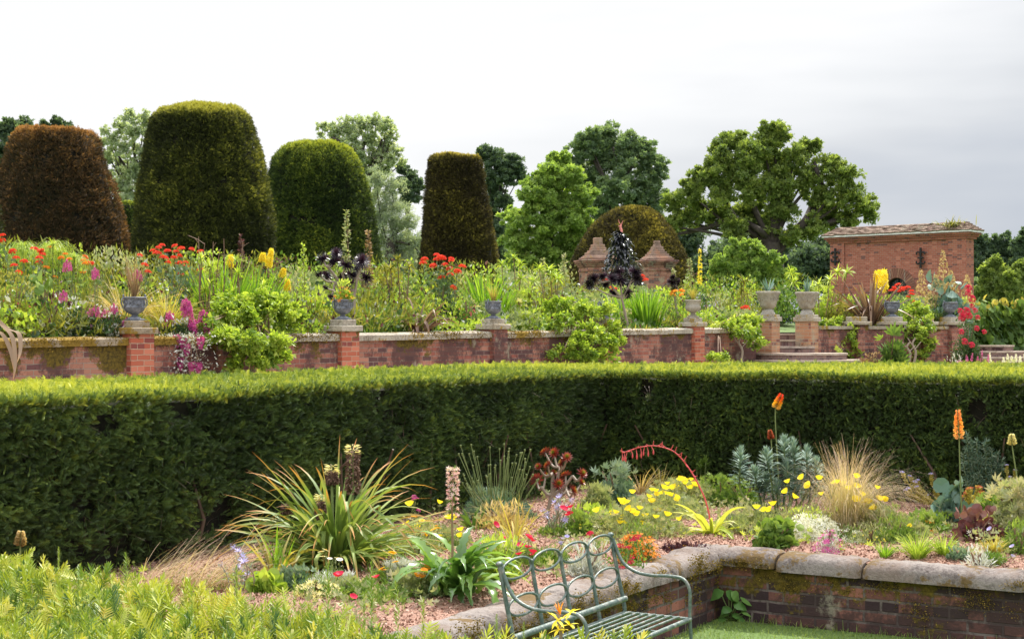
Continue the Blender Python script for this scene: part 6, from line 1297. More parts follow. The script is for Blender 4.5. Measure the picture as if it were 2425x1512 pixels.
# plume poppy, roses, vine
b = bp(2240, .8); bush('plume poppy with big blue-grey lobed leaves in front of the pavilion right end', b, hgt(b, 672), wid(b, 52), 'glauc', .24, 420, BROAD, 700, name='plume_poppy', cat='plant', tiers=4, tint0=.25)
t = [o for o in bpy.data.objects if o.name.startswith('plume_poppy')][0]; mb = MB(); r = rg(5)
for x, y0, y1 in ((2232, 592, 690), (2180, 640, 720), (2215, 650, 720), (2250, 640, 700), (2200, 690, 730), (2288, 650, 730)):
    q0, q1 = P(x + 3, y1, b[1]) - b, P(x, y0, b[1]) - b; spike_mesh(mb, q0, q1, .34, 190, fl=.045, taper=.85, seed=x); tube(mb, [q0 * A(.8, 1, .3), q0, q1], [.014, .01, .004], 5)
obj('plumes', mb, lm('straw'), t)
b = P(2292, 856, 37.6); b[2] = 1.2
t = bush('dark-leaved climbing rose with crimson blooms at the right end of the wall', b, hgt(b, 742), wid(b, 40), 'deep', .06, 3600, LEAF, 701, name='climbing_rose', cat='rose', tiers=5, tint0=.5)
me = head_dome('crimson', .085, 60, 4, .7)
for x, y in ((1540, 730), (1535, 775), (1570, 895), (1465, 940), (1520, 945), (1490, 990), (1545, 985), (1625, 1000), (1615, 1100), (1685, 1130), (1505, 1220), (1570, 1250), (1600, 935), (1480, 1000), (1570, 830), (1475, 1130)):
    o = bpy.data.objects.new('rose_bloom', me); COL.objects.link(o); o.parent = t; o.location = tuple(P(*B6(x, y), b[1] - .75 + .3 * r.uniform()) - b); o.rotation_euler = (1.2, r.normal() * .3, 0); s_ = r.uniform(.7, 1.3); o.scale = (s_,) * 3
vb = P(2372, 790, 45); vb[2] = 1.4; vt = thing('vine_covered_wall', 'wall buried under large rounded vine leaves at the right edge', 'hedge', vb); mb = MB()
va, vc = P(2296, 780, 42.5) * A(1, 1, 0), P(2520, 780, 47.5) * A(1, 1, 0); vd = nrm(vc - va); vn_ = A(vd[1], -vd[0], 0); slab(mb, va - vb - vn_ * .3, vc - vb - vn_ * .3, -vn_ * .4, 0, 1.05, z1b=1.1); obj('hidden_wall', mb, M_wb, vt)
r = rg(8); n = 1500; f = r.uniform(0, 1, n); q = va + (vc - va) * f[:, None] - vb * A(1, 1, 0); q[:, 2] = r.uniform(0.02, 1.42, n) + .12 * vn(q, 1.6, 4); q += vn_ * (.22 * vn(q, 1.3, 5) - .1 - .1 * r.uniform(size=n))[:, None]
mb = MB(); inst(mb, ROUND, q, frames(vn_ * .3 + A(0, 0, -.5) + r.normal(size=(n, 3)) * .35, r, up=vn_)[:, :, :], r.uniform(.16, .30, n), np.clip(.25 + .35 * (q[:, 2] > 1.0) + r.normal(size=n) * .2, 0, 1)); obj('vine_leaves', mb, lm('green'), vt)
n = 60; k = r.integers(0, len(q), n); mb = MB(); qq = q[k]; qq[:, 2] = 1.2 + .25 * r.uniform(size=n); inst(mb, BROAD, qq + vn_ * .1, frames(A(0, 0, .7) + r.normal(size=(n, 3)) * .5, r), r.uniform(.12, .2, n), r.uniform(size=n)); obj('yellow_shoots', mb, lm('gold'), vt)
# plants at the wall foot on the right
b = P(2108, 870, 37.4); b[2] = 1.15; t = bush('melianthus with big toothed blue-green leaves at the wall foot right of the steps', b, hgt(b, 775), wid(b, 36), 'green', .26, 90, PINN, 710, name='toothed_leaf_plant', cat='plant', tiers=2)
b = P(1985, 862, 37.0); b[2] = 1.15; bush('small whorled lime plant at the wall foot right of the curved steps', b, hgt(b, 822), wid(b, 16), 'lime', .10, 120, FAN5, 711, tiers=2, name='wall_foot_plant', cat='plant')
b = P(2060, 866, 37.0); b[2] = 1.15; bush('brown-red low plant at the wall foot below the purple flax', b, hgt(b, 838), wid(b, 30), 'brown', .06, 400, LEAF, 712, tiers=3, name='wall_foot_plant', cat='plant')
b = P(2265, 870, 34.0); b[2] = .98; bush('silvery low plant with pink flowers beyond the hedge at the right', b, hgt(b, 842), wid(b, 36), 'silver', .06, 500, NARROW, 713, tiers=4, spots=('magenta', 20, .05), name='low_border_plant', cat='plant')
b = P(2330, 874, 34.0); b[2] = .98; spikes('dark red and pink flower spires beyond the hedge at the right', b, [(2288, 840, 856), (2302, 836, 856), (2315, 842, 858), (2325, 828, 856), (2340, 838, 858)], 'magenta', 20, .035, .025, 40, leafkey='purple')
b = P(2400, 874, 34.0); b[2] = .98; spikes('pale lilac-white flower spires beyond the hedge at the right edge', b, [(2343, 835, 858), (2385, 838, 858), (2395, 842, 858), (2405, 836, 858), (2415, 842, 858), (2424, 838, 858), (2375, 846, 858)], 'white', 21, .045, .03, 50, leafkey='pale')
b = P(2262, 506, 70.0); t = thing('roof_weeds', 'tuft of green weeds growing on the pavilion roof', 'weeds', A(b[0], b[1] + .35, zr + hr + 2.2)); mb = MB(); n = 130; r = rg(3)
straps(mb, np.stack([r.normal(size=n) * .3, r.normal(size=n) * .12, -.12 - .1 * r.uniform(size=n)], -1), r.uniform(0, 6.28, n), r.uniform(.1, 1.5, n), r.uniform(.25, .65, n), .035, r.uniform(.3, 1.8, n), 4, 0, r.uniform(size=n)); obj('leaves', mb, lm('olive'), t)
# ================================================================ GREEN METAL BENCH
M_bench = solid('green bench paint', (0.10, 0.15, 0.13), .38, .1, var=.45, scale=24, bmp=.4, col2=(0.27, 0.26, 0.23), spec=.8)
SR = A(.6475, 8.95, 0); SL = A(.017, 7.82, 0); UB = nrm(SR - SL); VB = A(UB[1], -UB[0], 0); LB = float(np.linalg.norm(SR - SL)); ND = .40
bench = thing('garden_bench', 'green painted metal bench with looped ring back and slatted seat beside the low wall', 'bench', SL); e3 = A(0, 0, 1)
BP = lambda u, v, z: UB * u + VB * v + e3 * z
lean = lambda z: -.09 * (z - .42) / .43
posts = [0.0, LB * .25, LB * .5, LB * .75, LB]
for i, u in enumerate(posts):
    end = i in (0, 4); mb = MB()
    if end: tube(mb, spline([BP(u, -.05, 0), BP(u, -.01, .2), BP(u, 0, .42), BP(u, lean(.65), .65), BP(u, lean(.86), .86)], 5), .0115, 8)
    else: tube(mb, [BP(u, 0, .425), BP(u, lean(.65), .65), BP(u, lean(.83), .83)], .0105, 8)
    if end: lathe(mb, [(.004, -.006), (.018, .0), (.02, .01), (.012, .018), (.004, .02)], 10, BP(u, lean(.86), .855))
    else: lathe(mb, [(.004, -.006), (.013, .0), (.013, .012), (.004, .016)], 8, BP(u, lean(.83), .83))
    obj('leg' if end else 'back_post', mb, M_bench, bench)
for zc_ in (.822, .64):                                                     # two rows of rings, each wave crossing at the posts
    for k in range(4):
        mb = MB(); th = np.linspace(0, 2 * math.pi, 33); a_ = LB / 8 - .006
        pts_ = [BP(LB * (k + .5) / 4 + a_ * math.cos(t), lean(zc_) + .004, zc_ + .052 * math.copysign(abs(math.sin(t)) ** .9, math.sin(t))) for t in th]
        tube(mb, pts_, .0068, 7, cap=False); obj('ring', mb, M_bench, bench)
mb = MB(); tube(mb, [BP(-.01, lean(.5) + .012, .50), BP(LB + .015, lean(.5) + .012, .50)], .017, 10); obj('back_rail', mb, M_bench, bench)
mb = MB(); tube(mb, [BP(0, 0, .42), BP(LB, 0, .42)], .014, 8); tube(mb, [BP(LB, 0, .42), BP(LB, ND, .42)], .010, 8); tube(mb, [BP(LB, ND, .42), BP(0, ND, .42)], .014, 8); tube(mb, [BP(0, ND, .42), BP(0, 0, .42)], .010, 8); obj('seat_frame', mb, M_bench, bench)
for k in range(7):
    v = ND * (k + 1) / 8; mb = MB(); tube(mb, [BP(.03, v, .432), BP(.06, v, .437), BP(LB - .06, v, .437), BP(LB - .03, v, .432)], .0068, 7); obj('slat', mb, M_bench, bench)
for u in (LB * .33, LB * .66): mb = MB(); tube(mb, [BP(u, 0, .424), BP(u, ND, .424)], .007, 6); obj('cross_bar', mb, M_bench, bench)
for u in (0, LB):
    mb = MB(); tube(mb, spline([BP(u, lean(.84) + .01, .84), BP(u, -.045, .76), BP(u, -.005, .70), BP(u, .07, .66), BP(u, .16, .648), BP(u, .28, .652), BP(u, .36, .64), BP(u, .397, .585), BP(u, ND, .5), BP(u, ND, .42), BP(u, ND + .015, .2), BP(u, ND + .03, 0)], 6), .0098, 8); obj('arm', mb, M_bench, bench)

# ================================================================ FLOWER BED
def bedp(px, py):
    z = .485
    for _ in range(3): p = G(px, py, z); z = float(bedz(p[0], p[1]))
    p[2] = z; return p
Z1, Z2, Z3, Z4, Z5, Z6, ZN = Z(0, 1800, 2.541), Z(800, 1600, 1.902), Z(1500, 1600, 1.902), Z(2200, 1550, 2.326), Z(2600, 1450, 1.6), Z(1750, 1950, 2.694), Z(3000, 1650, 2.887)
def cup(key, R=.024, seed=0, lobes=4, depth=.85):
    r = rg(seed); mb = MB(); lathe(mb, [(R * .08, 0), (R * .5, R * .28 * depth), (R * .82, R * .75 * depth), (R, R * 1.15 * depth)], 20, wave=lambda q, z, a: 1 + (.16 * abs(math.cos(a * lobes / 2)) - .06) * (z / R))
    f = mb.f[-1]; mb.f = [x for x in mb.f if x[0].shape[1] == 4]; mb.d = [np.stack([np.full(len(d), .6), np.linspace(0, 1, len(d)), np.zeros(len(d))], -1) for d in mb.d]
    inst(mb, STAR, A([0, 0, R * .25]), frames(A([0, 0, 1.]), r), R * .5, .1); return mb.mesh('flower', [lm(key)])
def daisy(key, R=.025, n=14, seed=0, flat=1.35, eye=True):
    mb = MB(); a = np.arange(n) / n * 6.283; straps(mb, np.zeros((n, 3)), a, np.full(n, 1.57 - flat), R, R * .42, .2, 3, .2, .8, profile='blade')
    if eye: r = rg(seed); e = nrm(r.normal(size=(26, 3))); e[:, 2] = abs(e[:, 2]); inst(mb, STAR, e * R * .26, frames(e, r), R * .14, .1, 1)
    return mb.mesh('flower', [lm(key), lm('gazania')])
def mound(label, base, w, h, key, leaf, n, T=NARROW, seed=0, spots=None, name='ground_cover_plant', cat='plant', group='low plants filling the flower bed', tiers=3, tint0=.5, lump=.3):
    return bush(label, base, h, w, key, leaf, n, T, seed + 40, name=name, cat=cat, group=group, stems=3, spots=spots, tiers=tiers, tint0=tint0, lump=lump)
px2m = lambda b, d: d / F * b[1]
# --- big strap-leaved plant with spent pokers
b = bedp(795, 1335); r = rg(1)
M_knip = leafmat('poker leaves', [(0.10, 0.17, 0.045), (0.17, 0.26, 0.065), (0.28, 0.37, 0.10), (0.42, 0.46, 0.18)], tip=(0.52, 0.24, 0.08), t0=.70, t1=.97, trans=.32, rough=.5)
t = swords('large clump of arching strap leaves with browned tips and spent flower pokers', b, .94, .34, n=270, W=.033, seed=1, droop=1.25, name='poker_plant', cat='plant', elv=(.35, 1.5), kink=True, tipmat=M_knip, segs=10, foot=.25, lenv=(.55, 1.02))
t2mb = MB(); n = 40; straps(t2mb, r.normal(size=(n, 3)) * A(.05, .05, 0), r.uniform(0, 6.28, n), r.uniform(-.1, .5, n), r.uniform(.3, .6, n), .05, r.uniform(.6, 1.4, n), 8, .3, r.uniform(0, .6, n)); obj('lower_leaves', t2mb, M_knip, t)
M_spent = leafmat('spent florets', [(0.07, 0.035, 0.025), (0.16, 0.09, 0.06), (0.27, 0.17, 0.12)], trans=.05, rough=.8)
for (x, y0, y1, R) in ((995, 140, 470, .044), (845, 285, 400, .036), (765, 495, 690, .030), (522, 520, 610, .026)):
    p1, p0 = Z2(x, y0), Z2(x, y1); q1 = P(*p1, b[1] - .05) - b; q0 = P(*p0, b[1] - .05) - b; mb = MB()
    tube(mb, spline([q0 * A(.4, .3, 0), q0 * A(.8, 1, .6), q0, q1 - A(0, 0, .02)], 5), [.009] * 10 + [.005] * 6, 7, m=1, tint=.5)
    spike_mesh(mb, q0, q1 - A(0, 0, .02), R * 1.5, 620, fl=.026, T=LEAF, down=.9, taper=.25, seed=int(x)); o = obj('flower_poker', mb, [M_spent, lm('stem')], t)
    if x != 522: mb = MB(); spike_mesh(mb, q1 - A(0, 0, .055), q1 + A(0, 0, .012), R * 1.15, 110, fl=.034, T=NARROW, down=.2, taper=.2, seed=int(x) + 1); obj('fresh_florets', mb, lm('cream'), o)
b = bedp(655, 1372); swords('smaller clump of upright yellowing strap leaves in front of the large poker plant', b, .42, .2, 'gold', 26, .02, 3, droop=1.0, name='strap_leaf_plant', elv=(1.0, 1.5), kink=True, fold=.2, segs=8, lenv=(.6, 1.1))
o = obj('fresh_leaves', (lambda m_: (straps(m_, rg(4).normal(size=(14, 3)) * A(.03, .03, 0), rg(4).uniform(0, 6.28, 14), rg(5).uniform(1.25, 1.5, 14), rg(6).uniform(.2, .38, 14), .018, .3, 6, .25, .6), m_)[1])(MB()), lm('sword'), bpy.data.objects['strap_leaf_plant'])
# --- sea hollies
def holly(R=.034):
    mb = MB(); n = 9; straps(mb, np.zeros((n, 3)), np.arange(n) * .698, np.tile([.25, .55, .1], 3), R, R * .28, -.2, 3, .2, .6, profile='blade'); r = rg(3); e = nrm(r.normal(size=(50, 3))); inst(mb, NARROW, e * A(.3, .3, .5) * R + A(0, 0, R * .4), frames(e, r), R * .25, .2); return mb.mesh('flower', [lm('lilac')])
me = holly()
b = bedp(572, 1400); flowering('steel-blue thistle flowers beside the foreground hedge left of the poker plant', b, [Z2(*q) for q in ((175, 885), (205, 918), (60, 985), (180, 1003), (245, 1055), (200, 1030), (150, 860), (215, 960))], 'lilac', .03, 2, me=me, name='sea_holly', stem='greystem', leafkey='glauc', leafs=.025, group='steel-blue thistles', T=NARROW, tiltx=.5)
b = bedp(1305, 1262); flowering('steel-blue thistle flowers between the bench back and the dark red succulent', b, [Z3(*q) for q in ((1130, 505), (1105, 535), (1215, 532), (1020, 600), (1050, 622), (1170, 590), (1180, 660), (1130, 560), (1190, 572), (1145, 495), (1050, 650), (1110, 580), (1160, 665))], 'lilac', .03, 3, me=me, name='sea_holly', stem='greystem', leafkey='glauc', leafs=.025, group='steel-blue thistles', T=NARROW, tiltx=.5)
# --- flopping pony-tail grass at left and stipa at right
M_stipa = leafmat('feather grass', [(0.30, 0.30, 0.14), (0.50, 0.44, 0.26), (0.70, 0.60, 0.42)], tip=(0.62, 0.46, 0.36), t0=.45, t1=.95, trans=.35, rough=.6)
b = bedp(440, 1395); t = thing('feather_grass', 'pinkish feathery grass flopping beside the foreground hedge at the left', 'grass', b, 'feather grasses'); mb = MB(); r = rg(9); n = 300
straps(mb, np.stack([r.uniform(-.32, .26, n), r.normal(size=n) * .06, 0 * r.uniform(size=n)], -1), r.normal(size=n) * .45 + .2, r.uniform(.5, 1.15, n), r.uniform(.28, .50, n), .0055, r.uniform(.2, 1.1, n), 7, 0, r.uniform(.5, 1, n), profile='hair'); obj('blades', mb, M_stipa, t)
b = bedp(2005, 1268); t = thing('feather_grass', 'tall wispy tan feather grass among the yellow poppies at the right', 'grass', b, 'feather grasses'); mb = MB(); n = 1500; az = r.uniform(0, 6.28, n)
straps(mb, np.stack([np.cos(az) * .10 * r.uniform(size=n), np.sin(az) * .08 * r.uniform(size=n), np.zeros(n)], -1), az + r.normal(size=n) * .5, 1.56 - abs(r.normal(size=n)) * .26, r.uniform(.22, .80, n), .0030, abs(r.normal(size=n)) * 1.9, 12, 0, r.uniform(.1, 1, n), profile='hair', pw=2.6); obj('blades', mb, M_stipa, t)
mb = MB(); n = 160; straps(mb, r.normal(size=(n, 3)) * A(.03, .03, 0), r.normal(size=n) * .25 - .2, r.uniform(1.0, 1.3, n), r.uniform(.6, .95, n), .004, r.uniform(1.7, 2.3, n), 10, 0, r.uniform(.4, 1, n), profile='hair', pw=2.0); obj('plumes', mb, M_stipa, t)
# --- whorled-flower spike plant with glossy toothed leaves
b = bedp(1078, 1410); M_mor = leafmat('glossy toothed leaves', [(0.05, 0.12, 0.035), (0.10, 0.21, 0.05), (0.19, 0.34, 0.07), (0.34, 0.50, 0.13)], trans=.35, rough=.28, spec=.7)
t = thing('toothed_leaf_plant', 'plant with glossy toothed leaves and tall pale pink flower spike, left of the bench', 'plant', b); mb = MB(); r = rg(12); n = 60
straps(mb, r.normal(size=(n, 3)) * A(.05, .05, 0) + A(0, 0, .02), r.uniform(0, 6.28, n), r.uniform(.55, 1.5, n), r.uniform(.34, .56, n), .070, r.uniform(1.0, 2.6, n), 18, .35, np.clip(.5 + r.normal(size=n) * .25, 0, 1), profile='toothed', roll=r.normal(size=n) * .3); obj('leaves', mb, M_mor, t)
q1 = P(*Z3(378, 312), b[1]) - b; q0 = P(*Z3(372, 640), b[1]) - b; mb = MB(); tube(mb, spline([A(-.05, 0, 0), q0 * A(1, 1, .5), q0, q1], 5), np.linspace(.010, .005, 16), 7); obj('stem', mb, solid('reddish stem', (0.25, 0.17, 0.09), .6), t)
mb = MB(); r = rg(13)
for k, f in enumerate(np.linspace(.0, 1, 11) ** .85):
    c = q0 + (q1 - q0) * f; n = 13 if f > .3 else 6; e = nrm(np.stack([r.normal(size=n), r.normal(size=n), .35 * np.ones(n)], -1)); inst(mb, LEAF, c + e * .022, frames(e, r), (.026 - .006 * f) * r.uniform(.7, 1.2, n), r.uniform(size=n)); inst(mb, STAR, c + e * .032, frames(e + A(0, 0, .4), r), .016 * r.uniform(.8, 1.2, n), r.uniform(size=n), 0); inst(mb, NARROW, np.repeat(c[None], 8, 0), frames(nrm(r.normal(size=(8, 3))), r), .045, r.uniform(size=8), 1)
obj('flower_spike', mb, [lm('pink'), lm('green')], t)
# --- spent poppy stems
hp_ = []; b = bedp(1180, 1228); r = rg(14); t = thing('seed_head_plant', 'clump of thin upright stems with small seed heads before the hedge', 'plant', b); sm = MB(); hm = MB()
for k in range(58):
    tx = r.uniform(1085, 1275); ty = r.uniform(1050, 1150); q = P(tx, ty, b[1] + r.normal() * .15) - b; s = spline([A(q[0] * .5 + r.normal() * .05, r.normal() * .06, 0), q * A(.72, 1, .5) + A(r.normal() * .015, 0, 0), q], 5); tube(sm, s, .0032, 4, tint=r.uniform()); hp_.append(q)
obj('stems', sm, lm('stem'), t); lathe(hm, [(.002, -.016), (.007, -.006), (.008, .002), (.010, .006), (.002, .009)], 7, tint=.8); hm_ = hm.mesh('seed_head', [lm('stem')]); [obj('seed_head', hm_, None, t, q) for q in hp_]; mb = MB(); leafy(mb, r, 900, .32, .2, FAN5, .05); obj('foliage', mb, lm('blue'), t)
# --- dark red rosette succulent
M_aeo = leafmat('red rosette leaves', [(0.10, 0.02, 0.02), (0.24, 0.03, 0.025), (0.42, 0.08, 0.03), (0.30, 0.28, 0.05), (0.30, 0.45, 0.08)], trans=.2, rough=.3, spec=.6)
b = bedp(1290, 1222); rosettes('branching succulent with dark red green-centred rosettes before the hedge corner', b, [(*Z3(x, y), R / 3.013 * .82) for x, y, R in ((1035, 180, 52), (1098, 185, 48), (1190, 215, 44), (1152, 255, 42), (1055, 275, 50), (985, 282, 32), (975, 375, 56), (1180, 345, 52), (1130, 405, 50), (1235, 455, 56), (1300, 330, 46), (1295, 395, 42), (1100, 325, 32), (1040, 340, 30))], 'purple', 9, [Z3(1085, 480), Z3(1010, 430), Z3(1085, 330), Z3(1190, 460), Z3(1230, 350), Z3(1140, 290)], mat=M_aeo, sr=.013, W=.36)
# --- poppies and other cup flowers
YC = cup('yellow', .027); CC = cup('crimson', .026, 1, 5, .5); OC = cup('orange', .024, 2, 4, .6); GD = daisy('gazania', .028); WD_ = daisy('white', .022); BC = cup('lilac', .016, 3, 5, .6)
GP = 'yellow poppy clumps in the flower bed'
def poppies(label, bx, by, heads, mesh, seed, w=.25, h=.2, n=900, key='pale', zf=None, cat='flower', name='poppy_plant', group=GP, leaf=.035):
    b = bedp(bx, by); t = flowering(label, b, heads, 'yellow', .03, seed, me=mesh, name=name, cat=cat, group=group, leafkey='pale', leafs=.02, stem='stem', sw=.0028, yoff=.14, yc=-.16, T=NARROW, nl=2, tiltx=.35)
    mb = MB(); leafy(mb, rg(seed + 50), int(n * 1.6), w * 1.2, h * 1.1, FAN5, leaf, tint0=.6); obj('feathery_leaves', mb, lm(key), t); return t
poppies('yellow poppies left of the pink-spiked plant', 1010, 1290, [Z3(*q) for q in ((70, 562), (278, 545), (350, 655), (378, 662), (140, 712), (55, 703), (280, 795), (435, 740), (430, 782))], YC, 20, .30, .13, 900)
poppies('orange-yellow daisy flowers left of the pink-spiked plant', 1000, 1300, [Z3(*q) for q in ((100, 640), (85, 632), (205, 672), (258, 705), (272, 722), (175, 768), (120, 635), (155, 668), (240, 730))], GD, 21, .25, .10, 600, 'green', name='daisy_clump', group='daisy clumps')
Bl = [Z4(*q) for q in ((397, 695), (290, 770), (330, 790), (315, 770), (350, 780), (90, 858), (250, 870), (225, 885), (312, 915), (372, 840), (395, 865), (435, 885), (460, 835), (345, 965), (290, 960), (475, 970), (512, 903), (603, 912), (700, 893), (680, 1000), (807, 930))]
Bm = [Z4(*q) for q in ((565, 775), (590, 770), (610, 712), (540, 730), (570, 675), (600, 680), (690, 705), (720, 715), (660, 700), (745, 720), (790, 755), (780, 735), (700, 835), (620, 845), (650, 865), (640, 850), (690, 660), (670, 655))]
Br = [Z4(*q) for q in ((705, 618), (770, 640), (790, 665), (755, 655), (800, 575), (820, 585), (830, 578), (855, 588), (910, 585), (860, 615), (950, 630), (975, 625), (965, 640), (890, 655), (920, 650), (940, 620))]
poppies('yellow poppies nearest the bench, above the orange-red flowers', 1500, 1262, Bl, YC, 22, .36, .20, 1500)
poppies('yellow poppies in the middle of the densest group', 1570, 1225, Bm, YC, 23, .34, .20, 1500)
poppies('yellow poppies under the arching red flower stalk', 1625, 1190, Br, YC, 24, .30, .18, 1200)
poppies('yellow poppies between the arching leaves and the blue-grey spurge', 1790, 1252, [Z4(*q) for q in ((1480, 830), (1550, 850), (1600, 835), (1625, 800), (1570, 855), (1755, 603), (1742, 690), (1805, 735))], YC, 25, .28, .16, 900)
poppies('yellow poppies in front of the blue-grey spurge', 1905, 1262, [ZN(*q) for q in ((25, 415), (205, 425), (98, 500), (380, 470), (470, 480), (230, 595), (400, 465))], YC, 26, .28, .2, 900)
poppies('yellow poppies just right of the tan feather grass', 2075, 1262, [ZN(*q) for q in ((608, 405), (605, 515), (533, 535), (655, 600), (833, 525), (640, 665), (600, 655), (740, 685), (850, 640), (915, 655), (820, 750), (800, 745), (720, 675), (865, 650))], YC, 27, .32, .18, 1200)
poppies('yellow poppies near the right edge beside the hedge', 2380, 1235, [ZN(*q) for q in ((2215, 530), (2230, 565), (2065, 655), (2400, 600), (2380, 675), (2330, 620))], YC, 28, .32, .2, 1200)
poppies('single yellow poppy above the yellow-green grass tufts', 2160, 1268, [ZN(1200, 935)], YC, 29, .12, .08, 200)
CR_ = 'small crimson flax flowers'
poppies('crimson flax flowers scattered on the mulch behind the bench', 1215, 1330, [Z3(*q) for q in ((680, 700), (725, 790), (915, 785), (940, 812), (920, 795), (855, 850), (905, 860), (945, 895), (950, 910), (850, 910))], CC, 30, .25, .07, 260, 'green', name='flax_clump', group=CR_)
poppies('crimson flax flowers around the steel-blue thistle behind the bench', 1345, 1262, [Z3(*q) for q in ((1165, 585), (1215, 575), (1210, 620), (1200, 630), (1355, 765), (1400, 790), (1170, 590))], CC, 31, .2, .07, 260, 'green', name='flax_clump', group=CR_)
poppies('few crimson flowers below the large poker plant', 880, 1412, [Z2(*q) for q in ((903, 1052), (890, 1062), (1160, 1075), (997, 1215), (1110, 1300))], CC, 32, .2, .07, 200, 'green', name='flax_clump', group=CR_)
poppies('orange poppies left of the glossy toothed leaves', 1000, 1400, [Z3(*q) for q in ((185, 1010), (195, 1020), (120, 1065), (155, 1072), (170, 1030))], OC, 33, .18, .08, 300, 'green', group='orange flowers')
poppies('orange daisies between the poker plant and the toothed leaves', 935, 1372, [Z2(*q) for q in ((1285, 905), (1300, 962), (1210, 1020), (1200, 1010), (1275, 895))], GD, 34, .14, .06, 200, 'green', name='daisy_clump', group='daisy clumps')
poppies('white daisies in front of the poker plant', 785, 1392, [Z2(*q) for q in ((800, 878), (780, 925), (830, 938), (900, 945), (770, 890), (885, 938))], WD_, 35, .14, .08, 300, 'silver', name='daisy_clump', group='daisy clumps')
poppies('small blue flowers behind the bench back', 1285, 1330, [Z3(*q) for q in ((1145, 840), (1190, 785), (1160, 800), (1120, 885), (1240, 845), (1150, 830))], BC, 36, .16, .07, 300, 'green', name='blue_flower_clump', group='small blue flowers')
poppies('two small blue flowers near the low wall at the right', 2345, 1330, [Z5(1915, 960), Z5(1915, 1018), Z5(1780, 855)], BC, 37, .08, .06, 120, 'green', name='blue_flower_clump', group='small blue flowers')
poppies('violet verbena heads beside the poker plant on the right', 975, 1262, [Z3(*q) for q in ((100, 500), (115, 515), (130, 598), (95, 515))], head_dome('magenta', .022, 30, 2), 38, .1, .05, 100, 'green', name='verbena_plant', group='violet flowers')
# --- orange-red flowered shrublet
b = bedp(1508, 1332); t = mound('dense shrublet covered with small orange-red flowers right behind the bench', b, px2m(b, 62), px2m(b, 88), 'green', .03, 3200, NARROW, 2, spots=('orange', 380, .018), name='flowering_shrublet', cat='shrub', group=None, tiers=5)
b = bedp(1500, 1352); flowering('hot pink flowers hanging over the coping behind the bench arm', b, [Z4(*q) for q in ((425, 1095), (410, 1110), (440, 1080), (365, 1175), (290, 1155), (390, 1270), (395, 1330), (385, 1300), (305, 1345), (380, 1250), (400, 1345), (30, 1050), (85, 1085))], 'crimson', .026, 42, leafs=.025, leafkey='green', sw=.003, hn=36)
# --- arching red flower stalk
b = bedp(*Z4(1092, 1042)); M_var = leafmat('striped leaves', [(0.28, 0.36, 0.05), (0.45, 0.52, 0.08), (0.66, 0.66, 0.16)], trans=.35, rough=.4)
t = swords('plant with yellow-green arching leaves and a long arching coral-red flower stalk', b, .42, .15, n=22, W=.040, seed=5, droop=1.4, name='arching_stalk_plant', tipmat=M_var, elv=(.45, 1.4), fold=.35, segs=9, foot=.3, lenv=(.6, 1.1))
M_cor = solid('coral stalk', (0.62, 0.09, 0.09), .5, var=.2)
st = [Z4(*q) for q in ((1080, 960), (1062, 850), (1030, 740), (985, 640), (935, 545), (880, 460), (820, 385), (750, 325), (650, 290), (560, 280), (470, 292), (370, 322), (310, 345))]
pp = [A(0, 0, .02)] + [P(x, y, b[1] + .010 * i) - b for i, (x, y) in enumerate(st)]; s = spline(pp, 5); mb = MB(); tube(mb, s, np.linspace(.0075, .003, len(s)), 7); r = rg(15)
for k in range(int(len(s) * .36), len(s), 2):
    d = nrm(A(r.normal() * .8, -.5, r.uniform(-.2, 1))); tube(mb, [s[k], s[k] + d * .022, s[k] + d * .04 + A(0, 0, .008)], [.004, .004, .002], 5)
so = obj('flower_stalk', mb, M_cor, t)
for k in np.linspace(len(s) * .76, len(s) - 1, 9).astype(int):
    mb = MB(); L = r.uniform(.05, .09); q = s[k] + A(r.normal() * .01, -.01, 0); tube(mb, [s[k], q - A(0, 0, L * .5), q - A(0, 0, L * .75), q - A(0, 0, L)], [.0022, .0035, .008, .0035], 6); obj('hanging_flower', mb, M_cor, so)
